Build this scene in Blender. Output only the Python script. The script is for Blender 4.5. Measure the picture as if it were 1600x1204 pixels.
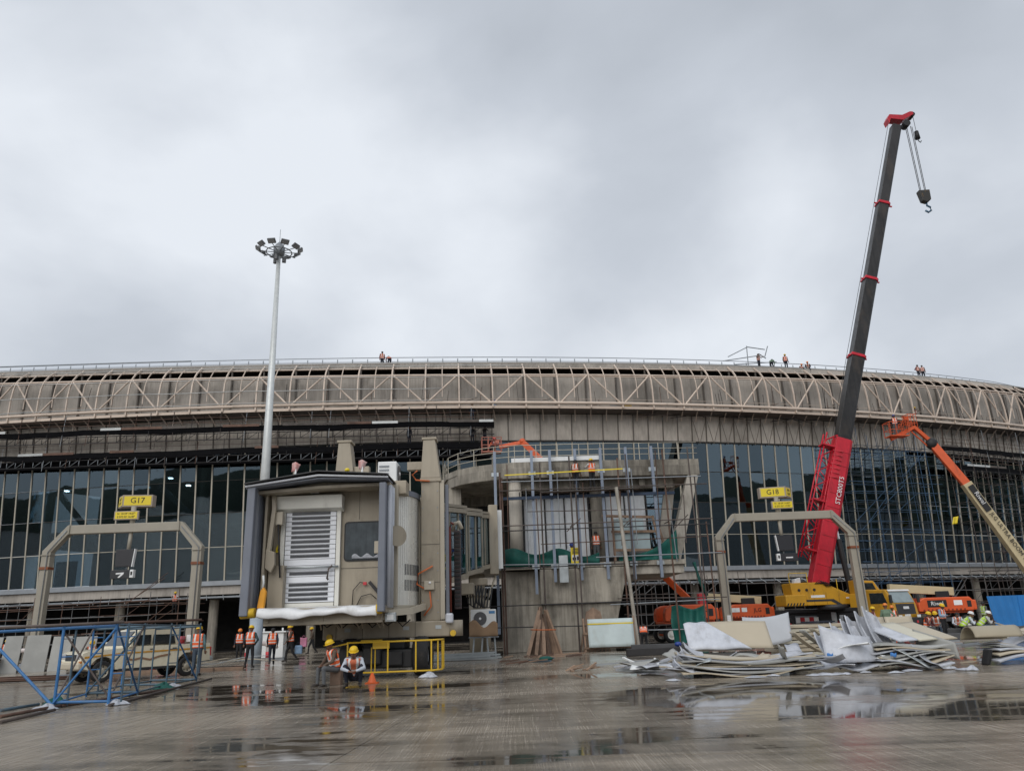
import bpy, math, random
import numpy as np
from mathutils import Vector as V, Matrix
rnd = random.Random(11)
scene = bpy.context.scene
for o in list(bpy.data.objects): bpy.data.objects.remove(o)
col = scene.collection
rad = math.radians

# ------------------------------------------------------------ camera
PITCH, ROLL, CAMZ = rad(17.3), rad(2.06), 1.55
R0 = V((1, 0, 0)); F0 = V((0, math.cos(PITCH), math.sin(PITCH))); U0 = V((0, -math.sin(PITCH), math.cos(PITCH)))
R1 = R0 * math.cos(ROLL) - U0 * math.sin(ROLL); U1 = R0 * math.sin(ROLL) + U0 * math.cos(ROLL)
cam_d = bpy.data.cameras.new('camera'); cam = bpy.data.objects.new('camera', cam_d); col.objects.link(cam)
cam_d.sensor_width = 36; cam_d.sensor_fit = 'HORIZONTAL'; cam_d.lens = 36 * 1190 / 1600
cam_d.clip_start = 0.1; cam_d.clip_end = 4000
m3 = Matrix((R1, U1, -F0)).transposed()
cam.matrix_world = Matrix.Translation((0, 0, CAMZ)) @ m3.to_4x4()
scene.camera = cam
def P(x, y, Y):
    'survey helper: the point seen at photo pixel x,y that stands Y metres in front of the camera'
    d = F0 * 1190 + R1 * (x - 800) - U1 * (y - 602)
    return V((0, 0, CAMZ)) + d * (Y / d.y)

# ------------------------------------------------------------ sky: overcast, cloud deck over a Nishita sky
SUN_EL, SUN_AZ = rad(36), rad(200)
w = bpy.data.worlds.new('World'); scene.world = w; w.use_nodes = True
nt = w.node_tree; nt.nodes.clear(); N = nt.nodes.new; L = nt.links.new
out = N('ShaderNodeOutputWorld')
sky = N('ShaderNodeTexSky'); sky.sky_type = 'NISHITA'; sky.sun_disc = False
sky.sun_elevation = SUN_EL; sky.sun_rotation = SUN_AZ; sky.air_density = 1.5; sky.dust_density = 4
bg1 = N('ShaderNodeBackground'); bg1.inputs['Strength'].default_value = 0.06; L(sky.outputs[0], bg1.inputs['Color'])
tc = N('ShaderNodeTexCoord')
def wnoise(scale, sc, detail, rough, dist, off):
    mp = N('ShaderNodeMapping'); mp.inputs['Scale'].default_value = sc; mp.inputs['Location'].default_value = off
    L(tc.outputs['Generated'], mp.inputs['Vector'])
    n = N('ShaderNodeTexNoise'); n.inputs['Scale'].default_value = scale; n.inputs['Detail'].default_value = detail
    n.inputs['Roughness'].default_value = rough; n.inputs['Distortion'].default_value = dist
    L(mp.outputs[0], n.inputs['Vector']); return n.outputs['Fac']
def wmath(op, a, b):
    m = N('ShaderNodeMath'); m.operation = op
    for i, x in enumerate((a, b)):
        if isinstance(x, (int, float)): m.inputs[i].default_value = x
        else: L(x, m.inputs[i])
    return m.outputs[0]
big = wnoise(1.5, (1, 1, 1.3), 2, .45, .2, (3.1, 1.7, .4))
small = wnoise(3.0, (1, 1, 1.5), 5, .50, .2, (7.3, 2.2, 1.1))
mixn = wmath('ADD', wmath('MULTIPLY', big, .56), wmath('MULTIPLY', small, .44))
cr = N('ShaderNodeValToRGB'); L(mixn, cr.inputs[0])
e = cr.color_ramp.elements
e[0].position = .34; e[0].color = (.465, .505, .565, 1)
e[1].position = .66; e[1].color = (.84, .885, .95, 1)
k = cr.color_ramp.elements.new(.50); k.color = (.595, .64, .71, 1)
bg2 = N('ShaderNodeBackground'); L(cr.outputs[0], bg2.inputs['Color']); bg2.inputs['Strength'].default_value = 1.0
mx = N('ShaderNodeMixShader'); mx.inputs[0].default_value = .94
L(bg1.outputs[0], mx.inputs[1]); L(bg2.outputs[0], mx.inputs[2]); L(mx.outputs[0], out.inputs['Surface'])
sd = bpy.data.lights.new('sun', 'SUN'); sd.energy = 1.5; sd.angle = rad(50); sd.color = (1, .97, .93)
so = bpy.data.objects.new('sun', sd); col.objects.link(so)
sdir = V((math.sin(SUN_AZ) * math.cos(SUN_EL), math.cos(SUN_AZ) * math.cos(SUN_EL), math.sin(SUN_EL)))
so.rotation_euler = (-sdir).to_track_quat('-Z', 'Y').to_euler(); so.location = (0, 0, 60)
vs = scene.view_settings; vs.view_transform = 'Standard'; vs.look = 'None'; vs.exposure = 0; vs.gamma = 1
try: vs.use_curve_mapping = False
except Exception: pass
scene.render.engine = 'CYCLES'
scene.cycles.max_bounces = 8; scene.cycles.transparent_max_bounces = 12

# ------------------------------------------------------------ materials
MATS = {}
def mat(name, c, rough=.6, metal=0., var=.12, scale=1.5, streak=0., bump=0., bscale=40, dirt=None, dirt_amt=0., dscale=.8, spec=.5, emit=0., coat=0.):
    'procedural paint, steel, concrete or cloth: tone variation, rain streaks, grime of its own shape, fine relief'
    if name in MATS: return MATS[name]
    m = bpy.data.materials.new(name); m.use_nodes = True; MATS[name] = m
    t = m.node_tree; n = t.nodes; b = n['Principled BSDF']; ln = t.links.new
    b.inputs['Metallic'].default_value = metal; b.inputs['Specular IOR Level'].default_value = spec
    if coat: b.inputs['Coat Weight'].default_value = coat
    geo = n.new('ShaderNodeNewGeometry')
    def noise(sc, detail=4, sv=None, rough_=.6):
        nz = n.new('ShaderNodeTexNoise'); nz.inputs['Scale'].default_value = sc; nz.inputs['Detail'].default_value = detail
        nz.inputs['Roughness'].default_value = rough_
        if sv:
            mp = n.new('ShaderNodeMapping'); mp.inputs['Scale'].default_value = sv
            ln(geo.outputs['Position'], mp.inputs['Vector']); ln(mp.outputs[0], nz.inputs['Vector'])
        else: ln(geo.outputs['Position'], nz.inputs['Vector'])
        return nz.outputs['Fac']
    def mathn(op, a, bb, clamp=False):
        q = n.new('ShaderNodeMath'); q.operation = op; q.use_clamp = clamp
        for i, x in enumerate((a, bb)):
            if isinstance(x, (int, float)): q.inputs[i].default_value = x
            else: ln(x, q.inputs[i])
        return q.outputs[0]
    f = noise(scale)
    oi = n.new('ShaderNodeObjectInfo')
    f = mathn('ADD', f, mathn('MULTIPLY', mathn('SUBTRACT', oi.outputs['Random'], .5), .35))
    if streak:
        s = noise(1.0, 3, (5.5, 5.5, .35)); f = mathn('ADD', f, mathn('MULTIPLY', mathn('SUBTRACT', s, .5), streak))
    mr = n.new('ShaderNodeMapRange'); mr.inputs['From Min'].default_value = .25; mr.inputs['From Max'].default_value = .75
    mr.inputs['To Min'].default_value = 1 - var; mr.inputs['To Max'].default_value = 1 + var; ln(f, mr.inputs['Value'])
    mul = n.new('ShaderNodeVectorMath'); mul.operation = 'SCALE'; mul.inputs[0].default_value = c[:3]; ln(mr.outputs[0], mul.inputs['Scale'])
    colr = mul.outputs[0]
    rr = mathn('ADD', mathn('MULTIPLY', noise(scale * 2.3), .3), rough - .15, True)
    if dirt:
        d = noise(dscale, 6, (1, 1, .45), .65)
        rp = n.new('ShaderNodeMapRange'); rp.inputs['From Min'].default_value = .62 - .22 * dirt_amt; rp.inputs['From Max'].default_value = .72
        rp.inputs['To Max'].default_value = min(1, .35 + dirt_amt * .6); ln(d, rp.inputs['Value'])
        mc = n.new('ShaderNodeMix'); mc.data_type = 'RGBA'; ln(rp.outputs[0], mc.inputs[0]); ln(colr, mc.inputs[6]); mc.inputs[7].default_value = (*dirt, 1)
        colr = mc.outputs[2]; rr = mathn('ADD', rr, mathn('MULTIPLY', rp.outputs[0], .2), True)
    ln(colr, b.inputs['Base Color']); ln(rr, b.inputs['Roughness'])
    if emit:
        ln(colr, b.inputs['Emission Color']); b.inputs['Emission Strength'].default_value = emit
    if bump:
        bp = n.new('ShaderNodeBump'); bp.inputs['Strength'].default_value = bump; bp.inputs['Distance'].default_value = .02
        ln(noise(bscale, 4), bp.inputs['Height']); ln(bp.outputs[0], b.inputs['Normal'])
    return m
RUST = (.10, .045, .025); GRIME = (.055, .048, .04)
beige = mat('beige_cladding', (.46, .415, .36), .55, var=.18, scale=.35, streak=1.0, dirt=(.13, .115, .095), dirt_amt=.5, dscale=.5)
backpan = mat('beige_back_panel', (.35, .318, .28), .6, var=.2, scale=.4, streak=1.0, dirt=(.10, .09, .075), dirt_amt=.5, dscale=.5)
ribm = mat('painted_beige_steel', (.62, .51, .42), .5, var=.1, scale=.8, dirt=(.16, .12, .09), dirt_amt=.2)
mullm = mat('champagne_mullion', (.46, .42, .34), .4, .2, var=.1)
darkm = mat('dark_recess', (.03, .027, .024), .85, var=.3)  # recess shade put into the colour; also the dark transoms and drip edge
galv = mat('galvanised_steel', (.42, .45, .46), .42, .55, var=.16, scale=3, dirt=(.16, .15, .14), dirt_amt=.15)
zinc = mat('weathered_grey_steel', (.27, .29, .31), .5, .35, var=.15)
bluegrey = mat('blue_grey_steel', (.22, .26, .33), .45, .15, var=.1, streak=.4)
rustp = mat('rusty_pipe', (.125, .072, .052), .75, .1, var=.35, scale=2.5, dirt=(.05, .04, .035), dirt_amt=.4)
brownp = mat('brown_scaffold_pipe', (.095, .075, .066), .7, .1, var=.3, scale=2)
darkp = mat('dark_scaffold_steel', (.035, .033, .034), .6, .2, var=.3)
bluep = mat('blue_painted_tube', (.04, .155, .36), .42, 0, var=.2, scale=3, dirt=(.10, .13, .15), dirt_amt=.35, dscale=3)
tealp = mat('faded_blue_green_tube', (.075, .125, .165), .55, .1, var=.25, scale=3, dirt=(.12, .09, .07), dirt_amt=.4, dscale=3)
blackcl = mat('black_shade_cloth', (.006, .006, .007), .9, var=.3, spec=.08)
plank = mat('dirty_scaffold_plank', (.10, .085, .075), .8, var=.35, scale=2)
conc = mat('grey_concrete', (.33, .30, .25), .8, var=.34, scale=.55, streak=1.1, bump=.5, bscale=12, dirt=(.05, .043, .032), dirt_amt=.75, dscale=.75)
conc2 = mat('pale_concrete', (.43, .395, .34), .8, var=.2, scale=.8, streak=.8, bump=.4, bscale=18, dirt=(.08, .07, .05), dirt_amt=.4, dscale=.9)
white = mat('white_paint', (.80, .81, .80), .45, var=.05, dirt=(.3, .28, .25), dirt_amt=.15)
offwh = mat('off_white_paint', (.80, .79, .72), .45, var=.06, dirt=(.2, .18, .15), dirt_amt=.15)
film = mat('white_plastic_film', (.48, .50, .545), .32, var=.22, scale=3, bump=.8, bscale=7, dirt=(.27, .26, .25), dirt_amt=.35, dscale=2.5)
whsheet = mat('white_protective_sheet', (.72, .75, .78), .5, var=.12, scale=.9, streak=.6, dirt=(.3, .3, .3), dirt_amt=.4)
jb = mat('jet_bridge_beige', (.345, .298, .225), .45, var=.12, scale=.7, streak=.7, dirt=(.13, .11, .085), dirt_amt=.4, dscale=1.2, bump=.08, bscale=3)
jbl = mat('jet_bridge_light_beige', (.47, .42, .33), .4, var=.07, scale=.6, streak=.2)
bellow = mat('blue_grey_bellows', (.17, .185, .22), .6, var=.12, scale=1.5, streak=.4)
blackr = mat('black_rubber', (.014, .014, .015), .6, var=.25)
tyre = mat('tyre_rubber', (.018, .018, .019), .75, var=.3, bump=.3, bscale=30, dirt=(.08, .07, .06), dirt_amt=.3, dscale=4)
yellow = mat('yellow_paint', (.72, .46, .03), .4, var=.1, dirt=(.2, .13, .04), dirt_amt=.2)
signy = mat('sign_yellow', (.78, .60, .02), .4, var=.03)
orange = mat('orange_machine_paint', (.66, .10, .022), .4, var=.12, dirt=(.16, .06, .03), dirt_amt=.25, dscale=2)
cream = mat('cream_machine_paint', (.55, .46, .28), .42, var=.08, dirt=(.2, .16, .1), dirt_amt=.2, dscale=2)
cranered = mat('crane_red', (.56, .012, .03), .36, var=.18, streak=.6, dirt=(.22, .012, .02), dirt_amt=.4, dscale=1.2)
craneyel = mat('crane_yellow', (.58, .30, .014), .38, var=.1, dirt=(.15, .09, .03), dirt_amt=.3, dscale=2)
craneblk = mat('boom_black', (.022, .021, .021), .42, .1, var=.5, scale=.8, streak=1.2, dirt=(.075, .055, .04), dirt_amt=.5, dscale=.9)
chrome = mat('chrome_rod', (.7, .71, .72), .15, .9, var=.05)
ink = mat('black_lettering', (.012, .012, .012), .5, var=.05)
whink = mat('white_lettering', (.75, .75, .75), .5, var=.05)
wood2 = mat('dark_weathered_timber', (.13, .085, .06), .8, var=.3, scale=3, bump=.3, bscale=20)
wood = mat('weathered_timber', (.29, .195, .135), .75, var=.3, scale=3, bump=.3, bscale=20, dirt=(.1, .07, .05), dirt_amt=.4, dscale=2)
panelb = mat('beige_aluminium_panel', (.46, .40, .30), .4, var=.07, scale=.8)
panelg = mat('grey_panel_underside', (.33, .33, .31), .5, var=.15, scale=1.2)
netg = mat('green_shade_net', (.004, .092, .074), .7, var=.35, scale=2.5, bump=.4, bscale=30)
fence_b = mat('blue_sheet_metal', (.03, .20, .52), .38, .1, var=.1, streak=.4)
redm = mat('red_plastic', (.55, .04, .05), .45, var=.12)
pinkm = mat('faded_pink_red', (.58, .12, .16), .5, var=.15)
darkglass = mat('dark_window_glass', (.015, .018, .02), .06, var=.2, spec=.8)
cardb = mat('cardboard', (.34, .22, .13), .8, var=.2)

def glass_mat(name, tint, refl):
    m = bpy.data.materials.new(name); m.use_nodes = True; t = m.node_tree; t.nodes.clear(); n = t.nodes.new; ln = t.links.new
    o = n('ShaderNodeOutputMaterial'); tr = n('ShaderNodeBsdfTransparent'); tr.inputs[0].default_value = (*tint, 1)
    gl = n('ShaderNodeBsdfGlossy'); gl.inputs['Roughness'].default_value = .015; gl.inputs['Color'].default_value = (.72, .90, 1, 1)
    lw = n('ShaderNodeFresnel'); lw.inputs['IOR'].default_value = 1.5
    mr = n('ShaderNodeMapRange'); mr.inputs['From Min'].default_value = .04; mr.inputs['From Max'].default_value = 1
    mr.inputs['To Min'].default_value = refl; mr.inputs['To Max'].default_value = 1
    ge = n('ShaderNodeNewGeometry'); nz = n('ShaderNodeTexNoise'); nz.inputs['Scale'].default_value = .55; nz.inputs['Detail'].default_value = 2
    bp = n('ShaderNodeBump'); bp.inputs['Strength'].default_value = .06; bp.inputs['Distance'].default_value = .05
    ln(ge.outputs['Position'], nz.inputs['Vector']); ln(nz.outputs[0], bp.inputs['Height']); ln(bp.outputs[0], gl.inputs['Normal'])
    mx = n('ShaderNodeMixShader'); ln(lw.outputs[0], mr.inputs['Value']); ln(mr.outputs[0], mx.inputs[0])
    ln(tr.outputs[0], mx.inputs[1]); ln(gl.outputs[0], mx.inputs[2]); ln(mx.outputs[0], o.inputs['Surface']); return m
glass = glass_mat('blue_tinted_glass', (.33, .39, .42), .135)
clearglass = glass_mat('clear_glass', (.52, .60, .66), .22)
glass_b = glass_mat('blue_tinted_glass_deep', (.25, .32, .36), .11)
glass_c = glass_mat('blue_tinted_glass_bright', (.38, .43, .45), .155)

# ------------------------------------------------------------ mesh helpers
def frame(d, up=V((0, 0, 1))):
    d = d.normalized()
    if abs(d.dot(up)) > .97: up = V((0, 1, 0))
    s = d.cross(up).normalized(); u = s.cross(d).normalized(); return s, u
class MB:
    def __init__(s): s.v = []; s.f = []; s.mi = []; s.sm = []
    def add(s, vs, fs, m=0, smooth=False):
        b = len(s.v); s.v += [V(x) for x in vs]
        for f in fs: s.f.append([b + i for i in f]); s.mi.append(m); s.sm.append(smooth)
        return s
    def box(s, c, size, rz=0, R=None, m=0):
        c = V(c); x, y, z = size[0] / 2, size[1] / 2, size[2] / 2
        if R is None: R = Matrix.Rotation(rz, 3, 'Z')
        vs = [c + R @ V((a * x, b * y, d * z)) for a in (-1, 1) for b in (-1, 1) for d in (-1, 1)]
        return s.add(vs, [(0, 1, 3, 2), (4, 6, 7, 5), (0, 4, 5, 1), (2, 3, 7, 6), (0, 2, 6, 4), (1, 5, 7, 3)], m)
    def bb(s, x0, x1, y0, y1, z0, z1, m=0): return s.box(((x0 + x1) / 2, (y0 + y1) / 2, (z0 + z1) / 2), (x1 - x0, y1 - y0, z1 - z0), m=m)
    def beam(s, a, b, w, h, m=0, up=V((0, 0, 1)), w2=None, h2=None):
        a, b = V(a), V(b); sd, u = frame(b - a, V(up)); w2 = w2 or w; h2 = h2 or h
        vs = [p + sd * (i * ww / 2) + u * (j * hh / 2) for p, ww, hh in ((a, w, h), (b, w2, h2)) for i, j in ((-1, -1), (1, -1), (1, 1), (-1, 1))]
        return s.add(vs, [(3, 2, 1, 0), (4, 5, 6, 7)] + [(i, (i + 1) % 4, 4 + (i + 1) % 4, 4 + i) for i in range(4)], m)
    def tube(s, a, b, r, n=8, m=0, r2=None, smooth=True):
        a, b = V(a), V(b); r2 = r if r2 is None else r2; sd, u = frame(b - a)
        vs = [p + (sd * math.cos(2 * math.pi * i / n) + u * math.sin(2 * math.pi * i / n)) * rr for p, rr in ((a, r), (b, r2)) for i in range(n)]
        s.add(vs, [(i, (i + 1) % n, n + (i + 1) % n, n + i) for i in range(n)], m, smooth)
        k = len(s.v) - 2 * n
        s.f += [[k + i for i in range(n - 1, -1, -1)], [k + n + i for i in range(n)]]; s.mi += [m, m]; s.sm += [False, False]; return s
    def path(s, pts, r, n=6, m=0, w=None, h=None, up=V((0, 0, 1))):
        'tube, or rectangular bar when w and h are given, along a polyline'
        pts = [V(p) for p in pts]; k = n if w is None else 4; vs = []
        for i, p in enumerate(pts):
            d = (pts[min(i + 1, len(pts) - 1)] - pts[max(i - 1, 0)]); sd, u = frame(d, V(up))
            if w is None: vs += [p + (sd * math.cos(2 * math.pi * j / n) + u * math.sin(2 * math.pi * j / n)) * r for j in range(n)]
            else: vs += [p + sd * (a * w / 2) + u * (b * h / 2) for a, b in ((-1, -1), (1, -1), (1, 1), (-1, 1))]
        fs = [(i * k + j, i * k + (j + 1) % k, (i + 1) * k + (j + 1) % k, (i + 1) * k + j) for i in range(len(pts) - 1) for j in range(k)]
        s.add(vs, fs, m, w is None); b = len(s.v) - len(vs)
        s.f += [[b + j for j in range(k - 1, -1, -1)], [b + (len(pts) - 1) * k + j for j in range(k)]]; s.mi += [m, m]; s.sm += [False, False]; return s
    def prism(s, poly, d, m=0, smooth=False):
        poly = [V(p) for p in poly]; d = V(d); n = len(poly)
        nrm = sum(((poly[i] - poly[0]).cross(poly[(i + 1) % n] - poly[0]) for i in range(1, n - 1)), V())
        if nrm.dot(d) > 0: poly = poly[::-1]
        s.add(poly + [p + d for p in poly], [list(range(n)), [n + i for i in range(n - 1, -1, -1)]], m)
        b = len(s.v) - 2 * n
        for i in range(n):
            j = (i + 1) % n; s.f.append([b + j, b + i, b + n + i, b + n + j]); s.mi.append(m); s.sm.append(smooth)
        return s
    def lathe(s, prof, n=16, M=None, m=0, smooth=True):
        M = M or Matrix.Identity(4); vs = []
        for r, z in prof: vs += [M @ V((r * math.cos(2 * math.pi * i / n), r * math.sin(2 * math.pi * i / n), z)) for i in range(n)]
        return s.add(vs, [(k * n + i, k * n + (i + 1) % n, (k + 1) * n + (i + 1) % n, (k + 1) * n + i) for k in range(len(prof) - 1) for i in range(n)], m, smooth)
    def ell(s, c, r, n=10, k=6, R=None, m=0):
        c = V(c); R = R or Matrix.Identity(3); vs = [c + R @ V((0, 0, r[2]))]
        for a in range(1, k):
            t = math.pi * a / k
            vs += [c + R @ V((r[0] * math.sin(t) * math.cos(2 * math.pi * i / n), r[1] * math.sin(t) * math.sin(2 * math.pi * i / n), r[2] * math.cos(t))) for i in range(n)]
        vs.append(c + R @ V((0, 0, -r[2]))); fs = [(0, 1 + i, 1 + (i + 1) % n) for i in range(n)]
        for a in range(k - 2): fs += [(1 + a * n + i, 1 + (a + 1) * n + i, 1 + (a + 1) * n + (i + 1) % n, 1 + a * n + (i + 1) % n) for i in range(n)]
        e = len(vs) - 1; fs += [(e, 1 + (k - 2) * n + (i + 1) % n, 1 + (k - 2) * n + i) for i in range(n)]
        return s.add(vs, fs, m, True)
    def sheet(s, fn, nu, nv, th, m=0, smooth=True):
        'curved sheet of real thickness: fn(u,v) -> point, u,v in 0..1'
        g = [[V(fn(i / nu, j / nv)) for j in range(nv + 1)] for i in range(nu + 1)]; top, bot = [], []
        for i in range(nu + 1):
            for j in range(nv + 1):
                du = g[min(i + 1, nu)][j] - g[max(i - 1, 0)][j]; dv = g[i][min(j + 1, nv)] - g[i][max(j - 1, 0)]
                n_ = du.cross(dv); n_ = n_.normalized() if n_.length > 1e-9 else V((0, 0, 1))
                top.append(g[i][j] + n_ * th / 2); bot.append(g[i][j] - n_ * th / 2)
        w_ = nv + 1; q = len(top); ix = lambda i, j: i * w_ + j; fs = []
        for i in range(nu):
            for j in range(nv):
                fs.append((ix(i, j), ix(i + 1, j), ix(i + 1, j + 1), ix(i, j + 1)))
                fs.append((q + ix(i, j), q + ix(i, j + 1), q + ix(i + 1, j + 1), q + ix(i + 1, j)))
        s.add(top + bot, fs, m, smooth)
        b = len(s.v) - 2 * q; edge = []
        for i in range(nu): edge += [(ix(i + 1, 0), ix(i, 0)), (ix(i, nv), ix(i + 1, nv))]
        for j in range(nv): edge += [(ix(0, j), ix(0, j + 1)), (ix(nu, j + 1), ix(nu, j))]
        for a, c in edge: s.f.append([b + a, b + c, b + q + c, b + q + a]); s.mi.append(m); s.sm.append(False)
        return s
    def mesh(s, name, mats, M=None):
        me = bpy.data.meshes.new(name)
        vs = [M @ v for v in s.v] if M is not None else s.v
        me.from_pydata([tuple(v) for v in vs], [], s.f)
        for mm in (mats if isinstance(mats, (list, tuple)) else [mats]): me.materials.append(mm)
        me.polygons.foreach_set('material_index', s.mi); me.polygons.foreach_set('use_smooth', s.sm); me.update(); return me
    def build(s, name, mats, parent=None, world=False, bevel=0, label=None, kind=None):
        M = ROOT[parent.name] if (world and parent) else None
        o = bpy.data.objects.new(name, s.mesh(name, mats, M)); col.objects.link(o)
        if parent: o.parent = parent; ROOT[o.name] = ROOT.get(parent.name)
        if bevel: bv(o, bevel)
        if label: o['label'] = label
        if kind: o['kind'] = kind
        return o
    def solo(s, name, mats, label, cat, group=None, bevel=0, kind=None):
        'a thing that is one mesh: origin at the middle of its base'
        xs = [v.x for v in s.v]; ys = [v.y for v in s.v]; z0 = min(v.z for v in s.v)
        c = V(((min(xs) + max(xs)) / 2, (min(ys) + max(ys)) / 2, z0))
        o = bpy.data.objects.new(name, s.mesh(name, mats, Matrix.Translation(-c))); o.location = c; col.objects.link(o)
        ROOT[o.name] = Matrix.Translation(-c)
        if bevel: bv(o, bevel)
        return tag(o, label, cat, group, kind)
def bv(o, wdt):
    b = o.modifiers.new('edge', 'BEVEL'); b.width = wdt; b.segments = 2; b.limit_method = 'ANGLE'; b.angle_limit = rad(35)
def tag(o, label, cat=None, group=None, kind=None):
    o['label'] = label
    if cat: o['category'] = cat
    if group: o['group'] = group
    if kind: o['kind'] = kind
    return o
ROOT = {}
def thing(name, label, cat, loc=(0, 0, 0), rz=0, group=None):
    o = bpy.data.objects.new(name, None); o.empty_display_size = .3; col.objects.link(o)
    o.location = loc; o.rotation_euler = (0, 0, rz)
    ROOT[o.name] = (Matrix.Translation(V(loc)) @ Matrix.Rotation(rz, 4, 'Z')).inverted()
    return tag(o, label, cat, group)
def struct(mb, name, m):
    o = mb.build(name, m); o['kind'] = 'structure'; return o
def inst(name, me, parent, M, world=True):
    'another copy of a shared mesh as a part of its own'
    o = bpy.data.objects.new(name, me); col.objects.link(o); o.parent = parent
    o.matrix_basis = (ROOT[parent.name] @ M) if world else M; return o
_rod = {}
def rod(name, parent, a, b, r, m, n=6):
    'one straight round bar (shared unit mesh) as a part of its own'
    key = (m.name, n)
    if key not in _rod: _rod[key] = MB().tube((0, 0, 0), (0, 0, 1), 1, n).mesh('rod', m)
    a, b = V(a), V(b); d = b - a; s_, u_ = frame(d); q = d.normalized()
    R = Matrix((s_ * r, u_ * r, q * d.length)).transposed().to_4x4()
    return inst(name, _rod[key], parent, Matrix.Translation(a) @ R)
_bar = {}
def bar(name, parent, a, b, w_, h_, m, up=V((0, 0, 1))):
    key = m.name
    if key not in _bar: _bar[key] = MB().box((0, 0, .5), (1, 1, 1)).mesh('bar', m)
    a, b = V(a), V(b); d = b - a; s_, u_ = frame(d, V(up)); q = d.normalized()
    R = Matrix((s_ * w_, u_ * h_, q * d.length)).transposed().to_4x4()
    return inst(name, _bar[key], parent, Matrix.Translation(a) @ R)
def lettering(txt, size, parent, origin, xdir, ydir, m, ext=.004, align='CENTER', world=True, name='lettering'):
    c = bpy.data.curves.new('lettering', 'FONT'); c.body = txt; c.size = size; c.extrude = ext; c.align_x = align; c.align_y = 'CENTER'; c.resolution_u = 2
    t = bpy.data.objects.new('tmp', c); col.objects.link(t)
    me = bpy.data.meshes.new_from_object(t.evaluated_get(bpy.context.evaluated_depsgraph_get())); bpy.data.objects.remove(t)
    me.materials.clear(); me.materials.append(m)
    x = V(xdir).normalized(); y = V(ydir).normalized(); z = x.cross(y)
    M = Matrix.Translation(V(origin)) @ Matrix((x, y, z)).transposed().to_4x4()
    return inst(name, me, parent, M, world)
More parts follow.
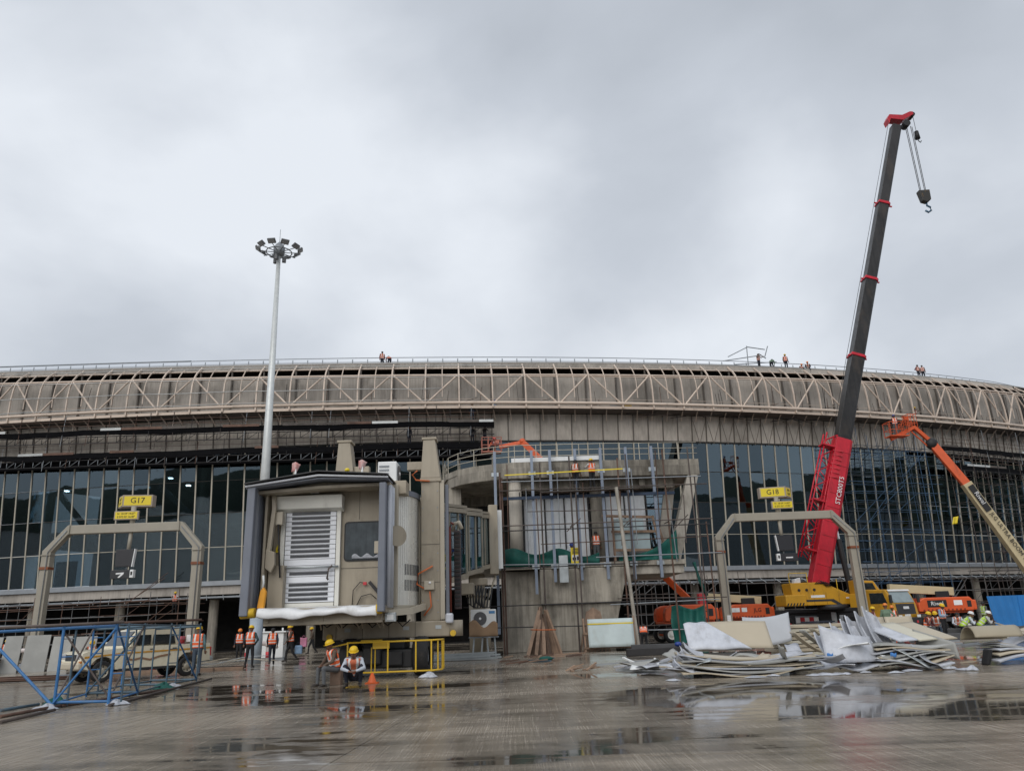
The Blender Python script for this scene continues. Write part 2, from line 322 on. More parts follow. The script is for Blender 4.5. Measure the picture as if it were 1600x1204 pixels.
# ------------------------------------------------------------ wet apron
def apron_mat():
    m = bpy.data.materials.new('wet_broomed_concrete'); m.use_nodes = True; t = m.node_tree; n = t.nodes; ln = t.links.new
    b = n['Principled BSDF']; ge = n.new('ShaderNodeNewGeometry')
    def nz(sv, detail=3, rough=.55, dist=0., loc=(0, 0, 0)):
        mp = n.new('ShaderNodeMapping'); mp.inputs['Scale'].default_value = sv; mp.inputs['Location'].default_value = loc
        mp.inputs['Rotation'].default_value = (0, 0, rad(-4))
        q = n.new('ShaderNodeTexNoise'); q.inputs['Scale'].default_value = 1; q.inputs['Detail'].default_value = detail
        q.inputs['Roughness'].default_value = rough; q.inputs['Distortion'].default_value = dist
        ln(ge.outputs['Position'], mp.inputs['Vector']); ln(mp.outputs[0], q.inputs['Vector']); return q.outputs['Fac']
    def mt(op, a, c, clamp=False):
        q = n.new('ShaderNodeMath'); q.operation = op; q.use_clamp = clamp
        for i, x in enumerate((a, c)):
            if isinstance(x, (int, float)): q.inputs[i].default_value = x
            else: ln(x, q.inputs[i])
        return q.outputs[0]
    def rng(x, a, c, lo=0., hi=1.):
        q = n.new('ShaderNodeMapRange'); q.inputs['From Min'].default_value = a; q.inputs['From Max'].default_value = c
        q.inputs['To Min'].default_value = lo; q.inputs['To Max'].default_value = hi; ln(x, q.inputs['Value']); return q.outputs[0]
    pud = nz((.11, .17, 0), 4, .55, .6, (2.4, 5.1, 0))
    mid = nz((.55, .8, 0), 5, .6, .3)
    br1 = nz((46, .5, 0), 4, .75); br2 = nz((1.4, 34, 0), 4, .75); fine = nz((60, 60, 0), 2)
    tyr = nz((.16, 2.6, 0), 3, .6, .5)
    f = mt('ADD', mt('MULTIPLY', pud, 1.0), mt('MULTIPLY', mid, .34)); f = mt('ADD', f, mt('MULTIPLY', tyr, .30)); f = mt('ADD', f, mt('MULTIPLY', nz((1.7, 2.4, 0), 6, .7, .4), .16))
    wet = rng(f, .78, 1.0)                 # damp film
    pool = rng(f, .955, .985)              # standing water with a clear edge
    st1 = rng(br1, .46, .64); st2 = rng(br2, .50, .68); fan = nz((7, .25, 0), 3, .65)
    ridge = mt('MULTIPLY', mt('ADD', mt('MULTIPLY', st1, rng(fan, .35, .62, .2, .9)), mt('MULTIPLY', st2, rng(nz((.3, 1.2, 0), 3, .6), .38, .6, .0, .5)), True), rng(pool, 0., 1., 1., 0.))
    ridge = mt('MULTIPLY', ridge, rng(wet, .2, 1., 1., .45))
    r1 = n.new('ShaderNodeValToRGB'); ln(wet, r1.inputs[0]); e = r1.color_ramp.elements
    e[0].position = 0; e[0].color = (.30, .255, .20, 1); e[1].position = 1; e[1].color = (.10, .083, .064, 1)
    mc = n.new('ShaderNodeMix'); mc.data_type = 'RGBA'; ln(mt('MULTIPLY', ridge, .33), mc.inputs[0]); ln(r1.outputs[0], mc.inputs[6]); mc.inputs[7].default_value = (.55, .485, .40, 1)  # pale streaks: dry ridge tops, and sky sheen put into the colour
    mp2 = n.new('ShaderNodeMix'); mp2.data_type = 'RGBA'; ln(mt('MULTIPLY', pool, .75), mp2.inputs[0]); ln(mc.outputs[2], mp2.inputs[6]); mp2.inputs[7].default_value = (.06, .05, .04, 1)
    # oil spots and grit
    oil = rng(nz((.9, .9, 0), 5, .6, 1.2, (9, 3, 0)), .66, .72, 0., .6); grit = rng(nz((14, 14, 0), 3, .8), .68, .74, 0., .5)
    mo = n.new('ShaderNodeMix'); mo.data_type = 'RGBA'; ln(oil, mo.inputs[0]); ln(mp2.outputs[2], mo.inputs[6]); mo.inputs[7].default_value = (.045, .038, .032, 1)
    mg = n.new('ShaderNodeMix'); mg.data_type = 'RGBA'; ln(grit, mg.inputs[0]); ln(mo.outputs[2], mg.inputs[6]); mg.inputs[7].default_value = (.09, .075, .06, 1)
    sc = n.new('ShaderNodeVectorMath'); sc.operation = 'SCALE'; ln(mg.outputs[2], sc.inputs[0])
    ln(rng(mt('ADD', fine, nz((1.2, 1.2, 0), 5)), .7, 1.3, .75, 1.25), sc.inputs['Scale'])
    ln(sc.outputs[0], b.inputs['Base Color'])
    rgh = mt('ADD', rng(wet, 0., 1., .21, .09), mt('MULTIPLY', ridge, .2), True)
    ln(mt('ADD', mt('MULTIPLY', rgh, rng(pool, 0., 1., 1., .0)), mt('MULTIPLY', pool, .025), True), b.inputs['Roughness']); b.inputs['IOR'].default_value = 1.38
    bp = n.new('ShaderNodeBump'); bp.inputs['Distance'].default_value = .004
    ln(rng(pool, 0., 1., .3, .04), bp.inputs['Strength'])
    ln(mt('ADD', mt('MULTIPLY', br1, .6), mt('ADD', mt('MULTIPLY', br2, .4), mt('MULTIPLY', fine, .3))), bp.inputs['Height']); ln(bp.outputs[0], b.inputs['Normal'])
    return m
apron = apron_mat()
g = MB().bb(-900, 900, -600, 900, -1.5, -.035); ground = struct(g, 'ground', mat('wet_joint_sealant', (.035, .032, .03), .5, var=.2))
slab_me = MB().bb(-3.739, 3.739, -3.735, 3.735, -.3, 0).mesh('concrete_slab', apron)
for i in range(-7, 8):
    for j in range(-1, 12):
        o = bpy.data.objects.new('concrete_slab', slab_me); col.objects.link(o); o.parent = ground
        o.location = (i * 7.5 + 1.1 + j * .5, j * 7.5 + 6.2, rnd.uniform(-.003, .003)); o.rotation_euler = (0, 0, rad(-3.8))
# added ridge out of view, a dark band for the glass to reflect
hm = MB(); pts = []
for i in range(73):
    a = 2 * math.pi * i / 72; r = 700
    pts.append((r * math.cos(a), r * math.sin(a), 34 + 16 * math.sin(a * 3 + 1) + 9 * math.sin(a * 7 + 2) + 5 * math.sin(a * 17)))
vsx = [(x * .93, y * .93, -1) for x, y, z in pts] + [(x, y, z) for x, y, z in pts] + [(x * 1.15, y * 1.15, -1) for x, y, z in pts]
n_ = len(pts); hm.add(vsx, [(i, i + 1, n_ + i + 1, n_ + i) for i in range(n_ - 1)] + [(n_ + i, n_ + i + 1, 2 * n_ + i + 1, 2 * n_ + i) for i in range(n_ - 1)], 0, True)
struct(hm, 'reflection_hills', mat('reflection_hillside', (.045, .06, .04), .9, var=.4, scale=.03))

# ------------------------------------------------------------ terminal building on its long curve
def Yc(x): return 69.2 + .00344 * (x + 18.4) ** 2
ST = []
x = -58.6
while x < 75:
    sl = 2 * .00344 * (x + 18.4); t = V((1, sl, 0)).normalized(); ST.append((V((x, Yc(x), 0)), t, V((t.y, -t.x, 0)))); x += 1.5 * t.x
NS = len(ST)
def rise(X, z):
    'the truss is shallower at mid-length than towards its ends'
    if z <= 17.8: return z
    X = max(-56, min(62, X)); c3 = lambda a, b, c, d: a + b * X + c * X * X + d * X ** 3
    ks = [(17.8, 0), (21.0, c3(20.82, -.0035, .000258, -.0000012) - 21.0), (24.05, c3(23.607, .0046, .00062, -.0000032) - 24.05), (25.62, c3(25.324, .0047, .00059, -.0000036) - 25.62), (27.0, c3(25.324, .0047, .00059, -.0000036) - 25.62 + .25)]
    for (z0, d0), (z1, d1) in zip(ks, ks[1:]):
        if z <= z1: return z + d0 + (d1 - d0) * (z - z0) / (z1 - z0)
    return z + ks[-1][1]
def S(k, o, z):
    i = max(0, min(NS - 2, int(math.floor(k)))); f = k - i
    p = ST[i][0].lerp(ST[i + 1][0], f); n_ = ST[i][2].lerp(ST[i + 1][2], f).normalized()
    return V((p.x + n_.x * o, p.y + n_.y * o, rise(p.x, z)))
def kx(X):  # station number at a given X
    for i in range(NS - 1):
        if ST[i + 1][0].x > X: return i + (X - ST[i][0].x) / (ST[i + 1][0].x - ST[i][0].x)
    return NS - 1
def lean(z): return (z - 6) / 11.2 * 1.0
K0, K1 = int(kx(-50)), int(kx(61))          # bays in view
TB = thing('terminal_building', 'long curved airport terminal with tinted glass wall and beige steel roof truss', 'building', (0, 72, 0))
def ring(o, z, a=0, b=None): return [S(k, o, z) for k in range(a, (b if b is not None else NS - 1) + 1)]
rows = [6.02, 8.95, 11.95, 14.85, 17.66]
pane_me = [[MB().box((0, 0, 0), (1.40, rows[r + 1] - rows[r] - .05, .03)).mesh('pane', g_) for g_ in (glass, glass_b, glass_c)] for r in range(4)]
def pane_M(k, r):
    a, b = S(k, lean(rows[r]) + .0, rows[r] + .02), S(k + 1, lean(rows[r]), rows[r] + .02)
    a2 = S(k, lean(rows[r + 1]), rows[r + 1]); b2 = S(k + 1, lean(rows[r + 1]), rows[r + 1])
    c = (a + b + a2 + b2) / 4; xx = (b - a).normalized(); yy = ((a2 + b2) - (a + b)).normalized(); zz = xx.cross(yy)
    return Matrix.Translation(c) @ Matrix((xx, yy, zz)).transposed().to_4x4() @ Matrix.Rotation(rnd.gauss(0, .006), 4, 'X') @ Matrix.Rotation(rnd.gauss(0, .009), 4, 'Y')
panes = [(k, r) for k in range(K0, K1) for r in range(4)]
for k, r in panes: inst('pane', pane_me[r][rnd.choice((0, 0, 0, 1, 1, 2))], TB, pane_M(k, r))
far = MB()
for k in list(range(0, K0)) + list(range(K1, NS - 1)):
    for r in range(4):
        M = pane_M(k, r); far.box(M.translation, (1.40, rows[r + 1] - rows[r] - .05, .03), R=M.to_3x3())
far.build('far_panes', glass, TB, True, kind='stuff')
for k in range(NS):
    bar('mullion', TB, S(k, lean(6) + .05, 5.98), S(k, lean(17.65) + .05, 17.65), .06, .12, mullm, up=ST[k][1])
for r in rows[1:4]:
    MB().path(ring(lean(r) - .02, r), 0, w=.10, h=.05).build('transom', mullm if r < 10 else darkm, TB, True)
# floor edge: bright sill, beige band, shadow gap
MB().path(ring(.22, 5.80), 0, w=.5, h=.40).build('sill', zinc, TB, True)
MB().path(ring(.05, 5.22), 0, w=.34, h=.74).build('floor_band', backpan, TB, True)
MB().path(ring(.30, 4.62), 0, w=.12, h=.14).build('cable_tray', zinc, TB, True)
# floors, back walls and closed roof behind, so that the halls stay dark
def strip(o0, z0, o1, z1, m, name, th=.3):
    mb = MB(); a, b = ring(o0, z0), ring(o1, z1); n_ = len(a)
    up = V((0, 0, th)) if abs(z1 - z0) < abs(o1 - o0) else None
    vs = a + b; q = [p + (up if up else ST[i % n_][2] * -th) for i, p in enumerate(vs)]
    fs = []
    for i in range(n_ - 1):
        fs += [(i, i + 1, n_ + i + 1, n_ + i), (2 * n_ + i, 3 * n_ + i, 3 * n_ + i + 1, 2 * n_ + i + 1), (i, 2 * n_ + i, 2 * n_ + i + 1, i + 1), (n_ + i, n_ + i + 1, 3 * n_ + i + 1, 3 * n_ + i)]
    mb.add(vs + q, fs); return mb.build(name, m, TB, True)
strip(-.12, 5.55, -22, 5.55, conc, 'floor_slab')
strip(-7, 11.6, -22, 11.6, conc, 'mezzanine_slab', .5)
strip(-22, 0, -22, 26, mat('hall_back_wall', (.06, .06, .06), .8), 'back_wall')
strip(-9, 0, -9, 5.5, mat('undercroft_wall', (.022, .021, .02), .9, var=.5, spec=.1), 'undercroft_wall')  # near-black wall, soffit and floor: undercroft shade put into their colours
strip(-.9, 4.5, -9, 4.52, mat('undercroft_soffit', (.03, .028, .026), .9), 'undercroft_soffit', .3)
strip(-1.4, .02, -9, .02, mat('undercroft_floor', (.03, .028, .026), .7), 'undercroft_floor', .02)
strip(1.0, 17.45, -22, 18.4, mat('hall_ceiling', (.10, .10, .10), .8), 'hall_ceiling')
for k in range(3, NS, 6):
    p = S(k, -1.6, 0); rod('undercroft_column', TB, p, p + V((0, 0, 5.5)), .42, conc, 14)
    p = S(k + 3, -6.5, 5.8) if k + 3 < NS else p; rod('hall_column', TB, p, V((p.x, p.y, 17.6)), .4, mullm, 14)
lampm = mat('lit_lamp', (1, 1, .97), .4, emit=22)
for X, z in ((-44.5, 15.4), (-33.5, 16.0), (-31.6, 15.2), (44.2, 13.6), (48.2, 13.9), (9.5, 9.6)):
    p = S(kx(X), -2.5, z); MB().box(p, (.34, .34, .10)).build('hall_lamp', lampm, TB, True)
# fascia below the truss
for k in range(K0 - 2, K1 + 2):
    mb = MB(); a, b = S(k + .02, 1.45, 20.35), S(k + .98, 1.45, 20.35); c, d = S(k + .98, 1.12, 17.76), S(k + .02, 1.12, 17.76)
    mb.prism([a, b, c, d], ST[k][2] * -.12); mb.build('fascia_panel', beige, TB, True)
fm = MB()
for k in list(range(0, K0 - 2)) + list(range(K1 + 2, NS - 1)):
    fm.prism([S(k + .02, 1.45, 20.35), S(k + .98, 1.45, 20.35), S(k + .98, 1.12, 17.76), S(k + .02, 1.12, 17.76)], ST[k][2] * -.12)
fm.build('far_fascia', beige, TB, True, kind='stuff')
MB().path(ring(1.08, 17.68), 0, w=.3, h=.14).build('drip_edge', darkm, TB, True)
seam = mat('panel_seam', (.115, .10, .085), .6)
for k in range(K0, K1 + 1):
    rod('slab_bracket', TB, S(k, .1, 4.86), S(k + .25, .75, 4.35), .03, galv, 5)
    bar('joint_cover', TB, S(k, 1.5, 20.3), S(k, 1.19, 17.8), .075, .07, seam, up=ST[k][1])
    MB().path([S(k, 3.05, 20.72), S(k + .12, 2.2, 20.2), S(k + .22, 1.62, 19.75 - .1 * (k % 2))], 0, w=.07, h=.09).build('bracket', ribm, TB, True)
strand = mat('wire_strand', (.13, .11, .09), .6)
for k in range(int(kx(18)), K1):
    if k % 1 == 0:
        rod('hanger', TB, S(k, 1.66, 19.85), S(k + .45, 1.32, 17.5), .028, strand, 5); rod('hanger', TB, S(k + .9, 1.66, 19.85), S(k + .45, 1.32, 17.5), .028, strand, 5)
# truss
MB().path(ring(3.2, 21.0), .15, 8).build('bottom_chord', ribm, TB, True)
MB().path(ring(3.05, 20.62), 0, w=.12, h=.26).build('walkway_edge', ribm, TB, True)
MB().path(ring(2.2, 20.5), 0, w=1.5, h=.06).build('walkway_deck', mat('walkway_grating', (.12, .10, .09), .7), TB, True)
MB().path(ring(2.86, 24.05), .10, 8).build('upper_chord', ribm, TB, True)
MB().path(ring(1.72, 25.0), .06, 8).build('eave_tube', ribm, TB, True)
MB().path(ring(2.9, 23.86), .06, 6).build('tie_tube', ribm, TB, True)
for z in (21.35, 21.75): MB().path(ring(2.05, z), .025, 5).build('guard_rail', ribm, TB, True)
rp = [(3.2, 20.55), (3.2, 21.6), (3.19, 22.5), (3.08, 23.4), (2.86, 24.1), (2.4, 24.7), (1.85, 25.15), (1.55, 25.42), (1.2, 25.85)]
for k in range(K0 - 1, K1 + 2):
    main = (k % 2 == 0); zz = rp[:-1] if main else rp[1:-2]
    MB().path([S(k, o, z) for o, z in zz], 0, w=.12 if main else .07, h=.12 if main else .07, up=ST[k][1]).build('rib', ribm, TB, True)
    if main:
        bar('inner_post', TB, S(k, 1.66, 20.55), S(k, 1.66, 24.9), .13, .13, seam, up=ST[k][1])
        bar('rib_stay', TB, S(k, 1.72, 24.4), S(k, 2.86, 24.1), .09, .09, ribm)
    if k % 4 == 0:
        rod('diagonal_brace', TB, S(k + .12, 2.95, 23.95), S(k + 1.85, 3.2, 21.1), .085, ribm, 8)
        rod('diagonal_brace', TB, S(k - .12, 2.95, 23.95), S(k - 1.85, 3.2, 21.1), .085, ribm, 8)
for k in range(K0 - 1, K1, 2):
    MB().prism([S(k + .01, 1.5, 20.45), S(k + 1.99, 1.5, 20.45), S(k + 1.99, 1.5, 24.42), S(k + .01, 1.5, 24.42)], ST[k][2] * -.1).build('back_panel', backpan, TB, True)
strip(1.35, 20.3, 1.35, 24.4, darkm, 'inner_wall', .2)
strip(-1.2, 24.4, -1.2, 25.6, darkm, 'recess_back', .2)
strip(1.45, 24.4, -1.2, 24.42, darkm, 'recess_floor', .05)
# ribbed eave band, one piece every two bays
for k in range(K0 - 1, K1, 2):
    mb = MB(); nn = 22; vs = []
    for i in range(nn * 2 + 1):
        dd = .05 if (i // 1) % 2 else -.02
        vs += [S(k + 2 * i / (2 * nn), 1.55 + dd, 25.04), S(k + 2 * i / (2 * nn), 1.28 + dd, 25.62)]
    m_ = nn * 2 + 1; b_ = [v - ST[k][2] * .16 for v in vs]
    mb.add(vs + b_, [(2 * i, 2 * i + 2, 2 * i + 3, 2 * i + 1) for i in range(m_ - 1)] + [(2 * m_ + 2 * i, 2 * m_ + 2 * i + 1, 2 * m_ + 2 * i + 3, 2 * m_ + 2 * i + 2) for i in range(m_ - 1)] + [(2 * i, 2 * m_ + 2 * i, 2 * m_ + 2 * i + 2, 2 * i + 2) for i in range(m_ - 1)])
    mb.build('eave_band', backpan, TB, True)
strip(1.32, 25.60, -22, 26.3, mat('roof_sheet', (.32, .31, .29), .5, var=.1), 'roof', .12)
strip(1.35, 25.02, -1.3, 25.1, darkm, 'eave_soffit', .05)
whitepipe = mat('white_pipe', (.5, .51, .5), .45, .2, var=.15)
for k in range(K0 - 1, K1 + 1):
    p = S(k, -1.8, 25.95); rod('rail_post', TB, p, p + V((0, 0, 1.15)), .05, zinc, 6)
for z, r in ((27.05, .04), (26.68, .03), (26.3, .06)):
    MB().path(ring(-1.8, z), r, 5).build('roof_rail', zinc, TB, True)
e1 = int(kx(-2))
for z, o in ((25.0, 2.6), (23.75, 3.3), (22.45, 3.38), (21.22, 3.42)):
    MB().path([S(k, o, z + .03 * math.sin(k * .9)) for k in range(0, e1 + (3 if z > 23 else -2))], .035, 6).build('work_rail', whitepipe, TB, True)
MB().path([S(k, -1.75, 27.05) for k in range(0, int(kx(-30)))], .07, 6).build('roof_pipe', zinc, TB, True)

# ------------------------------------------------------------ scaffolds
darkblue = mat('dark_blue_grey_tube', (.045, .065, .09), .55, .2, var=.3)
greyp = mat('shaded_grey_tube', (.15, .15, .15), .6, .2, var=.3)  # darker steel: shade below the terminal floor put into the tube colour
bluedk = mat('dull_blue_tube', (.045, .10, .18), .5, .1, var=.3, scale=2)
def scaffold(name, label, ka, kb, rows_o, zs, ztop, step, m, m2, diag=2, seed=1, zbot=0., jitter=.12, cat='scaffold', rr=.032):
    q = random.Random(seed); pc = S((ka + kb) / 2, sum(rows_o) / len(rows_o), 0); t = thing(name, label, cat, (pc.x, pc.y, zbot))
    ks = []; k = ka
    while k <= kb + 1e-6: ks.append(k); k += step
    for o in rows_o:
        for k in ks:
            tp = ztop + q.uniform(-.8, .5); rod('standard', t, S(k, o, zbot), S(k + q.uniform(-jitter, jitter) * .5, o, tp), rr, q.choice([m, m, m2]))
        for z in zs:
            z += q.uniform(-.06, .06); k = ka - .3
            while k < kb:
                e = min(kb + .3, k + q.uniform(3, 4.4)); rod('ledger', t, S(k, o + .05, z + q.uniform(-.05, .05)), S(e, o + .05, z + q.uniform(-.05, .05)), rr * .95, q.choice([m, m2])); k = e - .2
    if len(rows_o) > 1:
        for k in ks:
            for z in zs: rod('transom', t, S(k, rows_o[0] + .15, z + .05), S(k, rows_o[-1] - .15, z + .05), rr * .9, m)
    for i in range(diag):
        k = q.uniform(ka, kb - 2); z = q.choice(zs[:-1]) if len(zs) > 1 else 0
        rod('diagonal_brace', t, S(k, rows_o[0] + .1, z), S(k + q.choice([2, 2.5]) * 1, rows_o[0] + .1, z + q.uniform(1.8, 2.8)), rr * .95, m2)
    return t
def walkway(name, label, ka, kb, o, z, m_rail, hang_to, seed, net=False, warp=None):
    'suspended scaffold walkway: black toe cloth, planks, lattice beam, rails and hangers'
    q = random.Random(seed); S0 = S
    def S_(k, oo, zz):
        p = S0(k, oo, 0); return V((p.x, p.y, zz + (warp(p.x) if warp else 0)))
    pc = S_((ka + kb) / 2, o, z); t = thing(name, label, 'scaffold', pc)
    def rg(oo, zz, f=lambda k: 0):
        n_ = max(2, int(kb - ka)); return [S_(ka + (kb - ka) * i / n_, oo, zz + f(i)) for i in range(n_ + 1)]
    MB().path(rg(o + .45, z + .05, lambda i: .05 * math.sin(i * .7) + q.uniform(-.03, .03)), 0, w=.08, h=.5).build('toe_cloth', blackcl, t, True)
    if net: MB().path(rg(o - .25, z - .5), 0, w=.05, h=.85).build('dark_net', blackcl, t, True)
    k = ka
    while k < kb - .5:
        e = min(kb, k + q.uniform(1.3, 2.6)); mm = q.choice([plank, plank, plank, galv, rustp, whitepipe if q.random() < .3 else plank])
        for dd in (-.3, .1): bar('plank', t, S_(k, o + dd, z + .28 + q.uniform(-.02, .03)), S_(e - .03, o + dd, z + .28 + q.uniform(-.02, .03)), .22, .045, mm)
        if q.random() < .5: bar('toe_board', t, S_(k, o + .52, z + .36), S_(e - .05, o + .52, z + .36), .03, .22, q.choice([whitepipe, whitepipe, rustp, plank]))
        k = e
    for zz in (-.28, -.85): MB().path(rg(o + .35, z + zz), .04, 5).build('beam_chord', darkp, t, True)
    lat = MB(); k = ka; i = 0
    while k < kb - .4:
        lat.tube(S_(k, o + .35, z - .28), S_(k, o + .35, z - .85), .03, 5)
        if i % 3 != 1: lat.tube(S_(k, o + .35, z - .85), S_(k + .55, o + .35, z - .28), .025, 5)
        k += .62; i += 1
    lat.build('lattice', zinc if net else darkp, t, True, kind='stuff')
    for zz, oo in ((.75, .5), (1.15, .5)): MB().path(rg(o + oo, z + zz, lambda i: q.uniform(-.05, .05)), .025, 5).build('hand_rail', m_rail, t, True)
    k = ka + .3
    while k < kb:
        rod('hanger', t, S_(k, o + .5, z - q.uniform(.7, 1.3)), S_(k + q.uniform(-.1, .1), o + .4, hang_to + q.uniform(-.4, .1)), .026, q.choice([rustp, brownp, darkp, zinc])); k += q.uniform(.9, 2.0)
    k = ka + .6
    while k < kb:
        rod('hanger', t, S_(k, o - .5, z - .8), S_(k + q.uniform(-.2, .2), o - .5, min(hang_to, z + 1.6)), .024, q.choice([brownp, darkp, ribm])); k += q.uniform(2.0, 3.4)
    return t
ka = kx(-54); kU = kx(-2.1)
walkway('suspended_scaffold', 'upper suspended walkway with black cloth hung under the truss, left half', ka, kU, 2.75, 18.75, rustp, 20.6, 3, False, lambda X: .00065 * min(0, X + 8) ** 2)
walkway('suspended_scaffold', 'lower suspended walkway hung before the top of the glass wall, left half', ka, kx(-2.3), 2.3, 16.9, brownp, 18.2, 5, True, lambda X: .0006 * (X + 12) ** 2)
walkway('suspended_scaffold', 'short suspended brown walkway under the truss at the far right end', kx(44), kx(66), 2.9, 17.6, rustp, 20.3, 8)
walkway('suspended_scaffold', 'lowest brown walkway below another at the far right end', kx(45), kx(66), 2.7, 15.7, rustp, 17.2, 9)
scaffold('ground_scaffold', 'grey and red tube scaffold under the terminal floor behind gate G17', kx(-52), kx(-27.5), (1.4, 2.7), [1.2, 1.9, 2.7, 3.3, 4.1, 4.5], 4.9, 1.75, greyp, rustp, 8, 21)
scaffold('ground_scaffold', 'dense brown tube scaffold under the terminal floor behind the green net', kx(9.5), kx(19), (1.0, 2.2), [.9, 1.9, 2.8, 3.6, 4.4], 5.2, .75, brownp, greyp, 5, 22)
scaffold('ground_scaffold', 'tube scaffold under the terminal floor behind the crane truck', kx(20), kx(62), (1.2, 2.6), [1.8, 3.2, 4.3], 5.0, 1.9, brownp, greyp, 10, 23)
scaffold('scaffold_tower', 'tall blue and grey scaffold tower against the glass, right of the crane boom', kx(32.2), kx(42.6), (1.9, 3.3), [1, 2, 3.1, 4, 5, 6, 7.1, 8, 9, 9.9, 11, 11.8, 12.8, 13.7, 14.7, 15.6, 16.6, 17.4], 19.0, .85, darkblue, bluedk, 18, 24, rr=.026)
scaffold('scaffold_tower', 'brown scaffold tower beside the boom lift arm at the right edge', kx(46), kx(63), (2.0, 3.4), [1, 2, 3, 4, 5, 6, 7, 8, 9, 10, 11, 12, 13, 14, 15.4], 17.4, 1.3, brownp, darkp, 18, 25, rr=.028)

yb = MB().box(S(kx(10.4), 2.6, 20.62) + V((0, 0, .3)), (.62, .4, .6)).solo('yellow_box', yellow, 'yellow box on the truss walkway above the pier', 'box', bevel=.02)
MB().box(S(kx(9.2), 2.6, 20.62) + V((0, 0, .25)), (.9, .5, .5)).solo('grey_bin', zinc, 'grey bin left of the yellow box on the truss walkway', 'bin', bevel=.02)
MB().sheet(lambda u, v: S(kx(43.4) + .5 * u - .25 * v, 3.5 + .05 * math.sin(u * 9), 10.35 - .75 * v + .12 * u), 8, 6, .02).solo('yellow_sheet', signy, 'yellow plastic sheet hanging from the blue scaffold tower', 'sheet')
rk = thing('pipe_rack', 'tangle of pipes on the roof left of the crane boom', 'pipes', S(kx(25), -.4, 26))
for a, b in (((22.2, 26.6), (26.5, 27.3)), ((22.8, 27.0), (25.2, 28.2)), ((25.0, 25.9), (25.1, 28.3)), ((25.1, 28.2), (27.2, 28.0)), ((27.1, 27.2), (27.6, 28.4)), ((23.4, 26.3), (28.4, 26.7)), ((26.4, 27.5), (27.2, 27.0))):
    rod('pipe', rk, S(kx(a[0]), -.4, a[1]), S(kx(b[0]), -.4, b[1]), .05, zinc)

for X, wd, z0, z1 in ((41.2, 1.5, 8.9, 11.4), (43.2, 1.4, 8.9, 11.4), (46.0, 3.0, 8.2, 11.2), (-43.0, 2.2, 6.1, 8.4), (22.0, 3.0, 6.1, 7.6)):
    MB().prism([S(kx(X), -.7, z0), S(kx(X + wd), -.7, z0), S(kx(X + wd), -.7, z1), S(kx(X), -.7, z1)], (0, .05, 0)).build('stored_board', whsheet, TB, True)
for i in range(9): bar('hall_beam', TB, S(kx(-46 + 11 * i), -3, 15.5), S(kx(-40 + 11 * i), -3, 9.5 + (i % 3)), .3, .5, zinc)

# loose pipes and props standing inside the truss, thicker towards the right
qq = random.Random(77)
for i in range(150):
    X = -46 + 106 * (qq.random() ** .6); k = kx(X); z = 20.6 + qq.random() * .6; m_ = qq.choice((brownp, darkp, seam, rustp))
    if qq.random() < .55: rod('inner_prop', TB, S(k, 1.9 + qq.random() * .8, 20.55), S(k + qq.uniform(-.15, .15), 1.9 + qq.random() * .6, 21.6 + 2.2 * qq.random()), .026, m_, 5)
    else: rod('loose_tube', TB, S(k, 1.8 + qq.random() * .9, z), S(k + qq.uniform(1.2, 3.0), 1.8 + qq.random() * .9, z + qq.uniform(-.1, .8)), .026, m_, 5)
for i in range(60):
    k = kx(10 + 50 * qq.random()); rod('soffit_tube', TB, S(k, 1.7 + qq.random(), 19.9 + .5 * qq.random()), S(k + qq.uniform(.6, 2.4), 1.9 + qq.random(), 19.9 + .5 * qq.random()), .03, qq.choice((brownp, darkp)), 5)
# ------------------------------------------------------------ boarding pier (unfinished concrete fixed bridge)
PB = thing('boarding_pier', 'unfinished concrete boarding pier on a tapered base beside the jet bridge', 'building', (2.5, 47, 0))
MB().prism([(-1.0, 43.9, 0), (1.35, 43.9, 0), (1.35, 43.9, 4.3), (-1.0, 43.9, 4.3)], (0, 6, 0)).build('base_wing', conc, PB, True, bevel=.03)
MB().prism([(1.3, 43.45, 0), (5.1, 43.45, 0), (5.22, 43.45, 1.2), (5.55, 43.45, 2.44), (1.3, 43.45, 2.44)], (0, 6.4, 0)).build('base_lower', conc, PB, True, bevel=.03)
mb = MB(); pr = [(5.55, 2.47), (5.66, 2.9), (5.82, 3.5), (6.05, 4.32)]
mb.prism([(1.15, 43.2, 2.47)] + [(a, 43.2, b) for a, b in pr] + [(1.15, 43.2, 4.32)], (0, 6.6, 0)); mb.build('base_upper', conc, PB, True, bevel=.04)
MB().bb(-1.3, 9.3, 43.35, 51.5, 4.36, 4.62).build('deck_slab', conc, PB, True, bevel=.02)
MB().bb(6.1, 9.2, 43.55, 51, 3.9, 4.345).build('deck_beam', conc2, PB, True, bevel=.02)
arc = [(-4.5, 50.5), (-4.45, 47.6), (-4.1, 46.0), (-3.4, 44.8), (-2.4, 43.95), (-1.2, 43.4), (0, 43.15)]
plan = arc + [(5, 43.4), (10.75, 44.0), (10.6, 46), (9.8, 52), (-4.5, 52)]
MB().prism([(a, b, 9.42) for a, b in plan], (0, 0, .62)).build('roof_slab', conc, PB, True, bevel=.03)
rim = [V((a, b, 0)) for a, b in arc + [(5, 43.4), (10.75, 44.0)]]
MB().path([p + V((0, .22, 10.2)) for p in rim], 0, w=.3, h=.34).build('parapet', conc, PB, True)
for a, b in (((-.3, 44.2), (9.3, 45.0)), ((-.3, 46.8), (9.1, 47.4)), ((-3.4, 49.5), (9, 50))):
    bar('roof_beam', PB, (a[0], a[1], 9.15), (b[0], b[1], 9.15), .45, .55, conc)
for X in (1.8, 4.6, 7.4): bar('roof_beam', PB, (X, 44.3, 9.2), (X, 51.5, 9.2), .35, .45, conc)
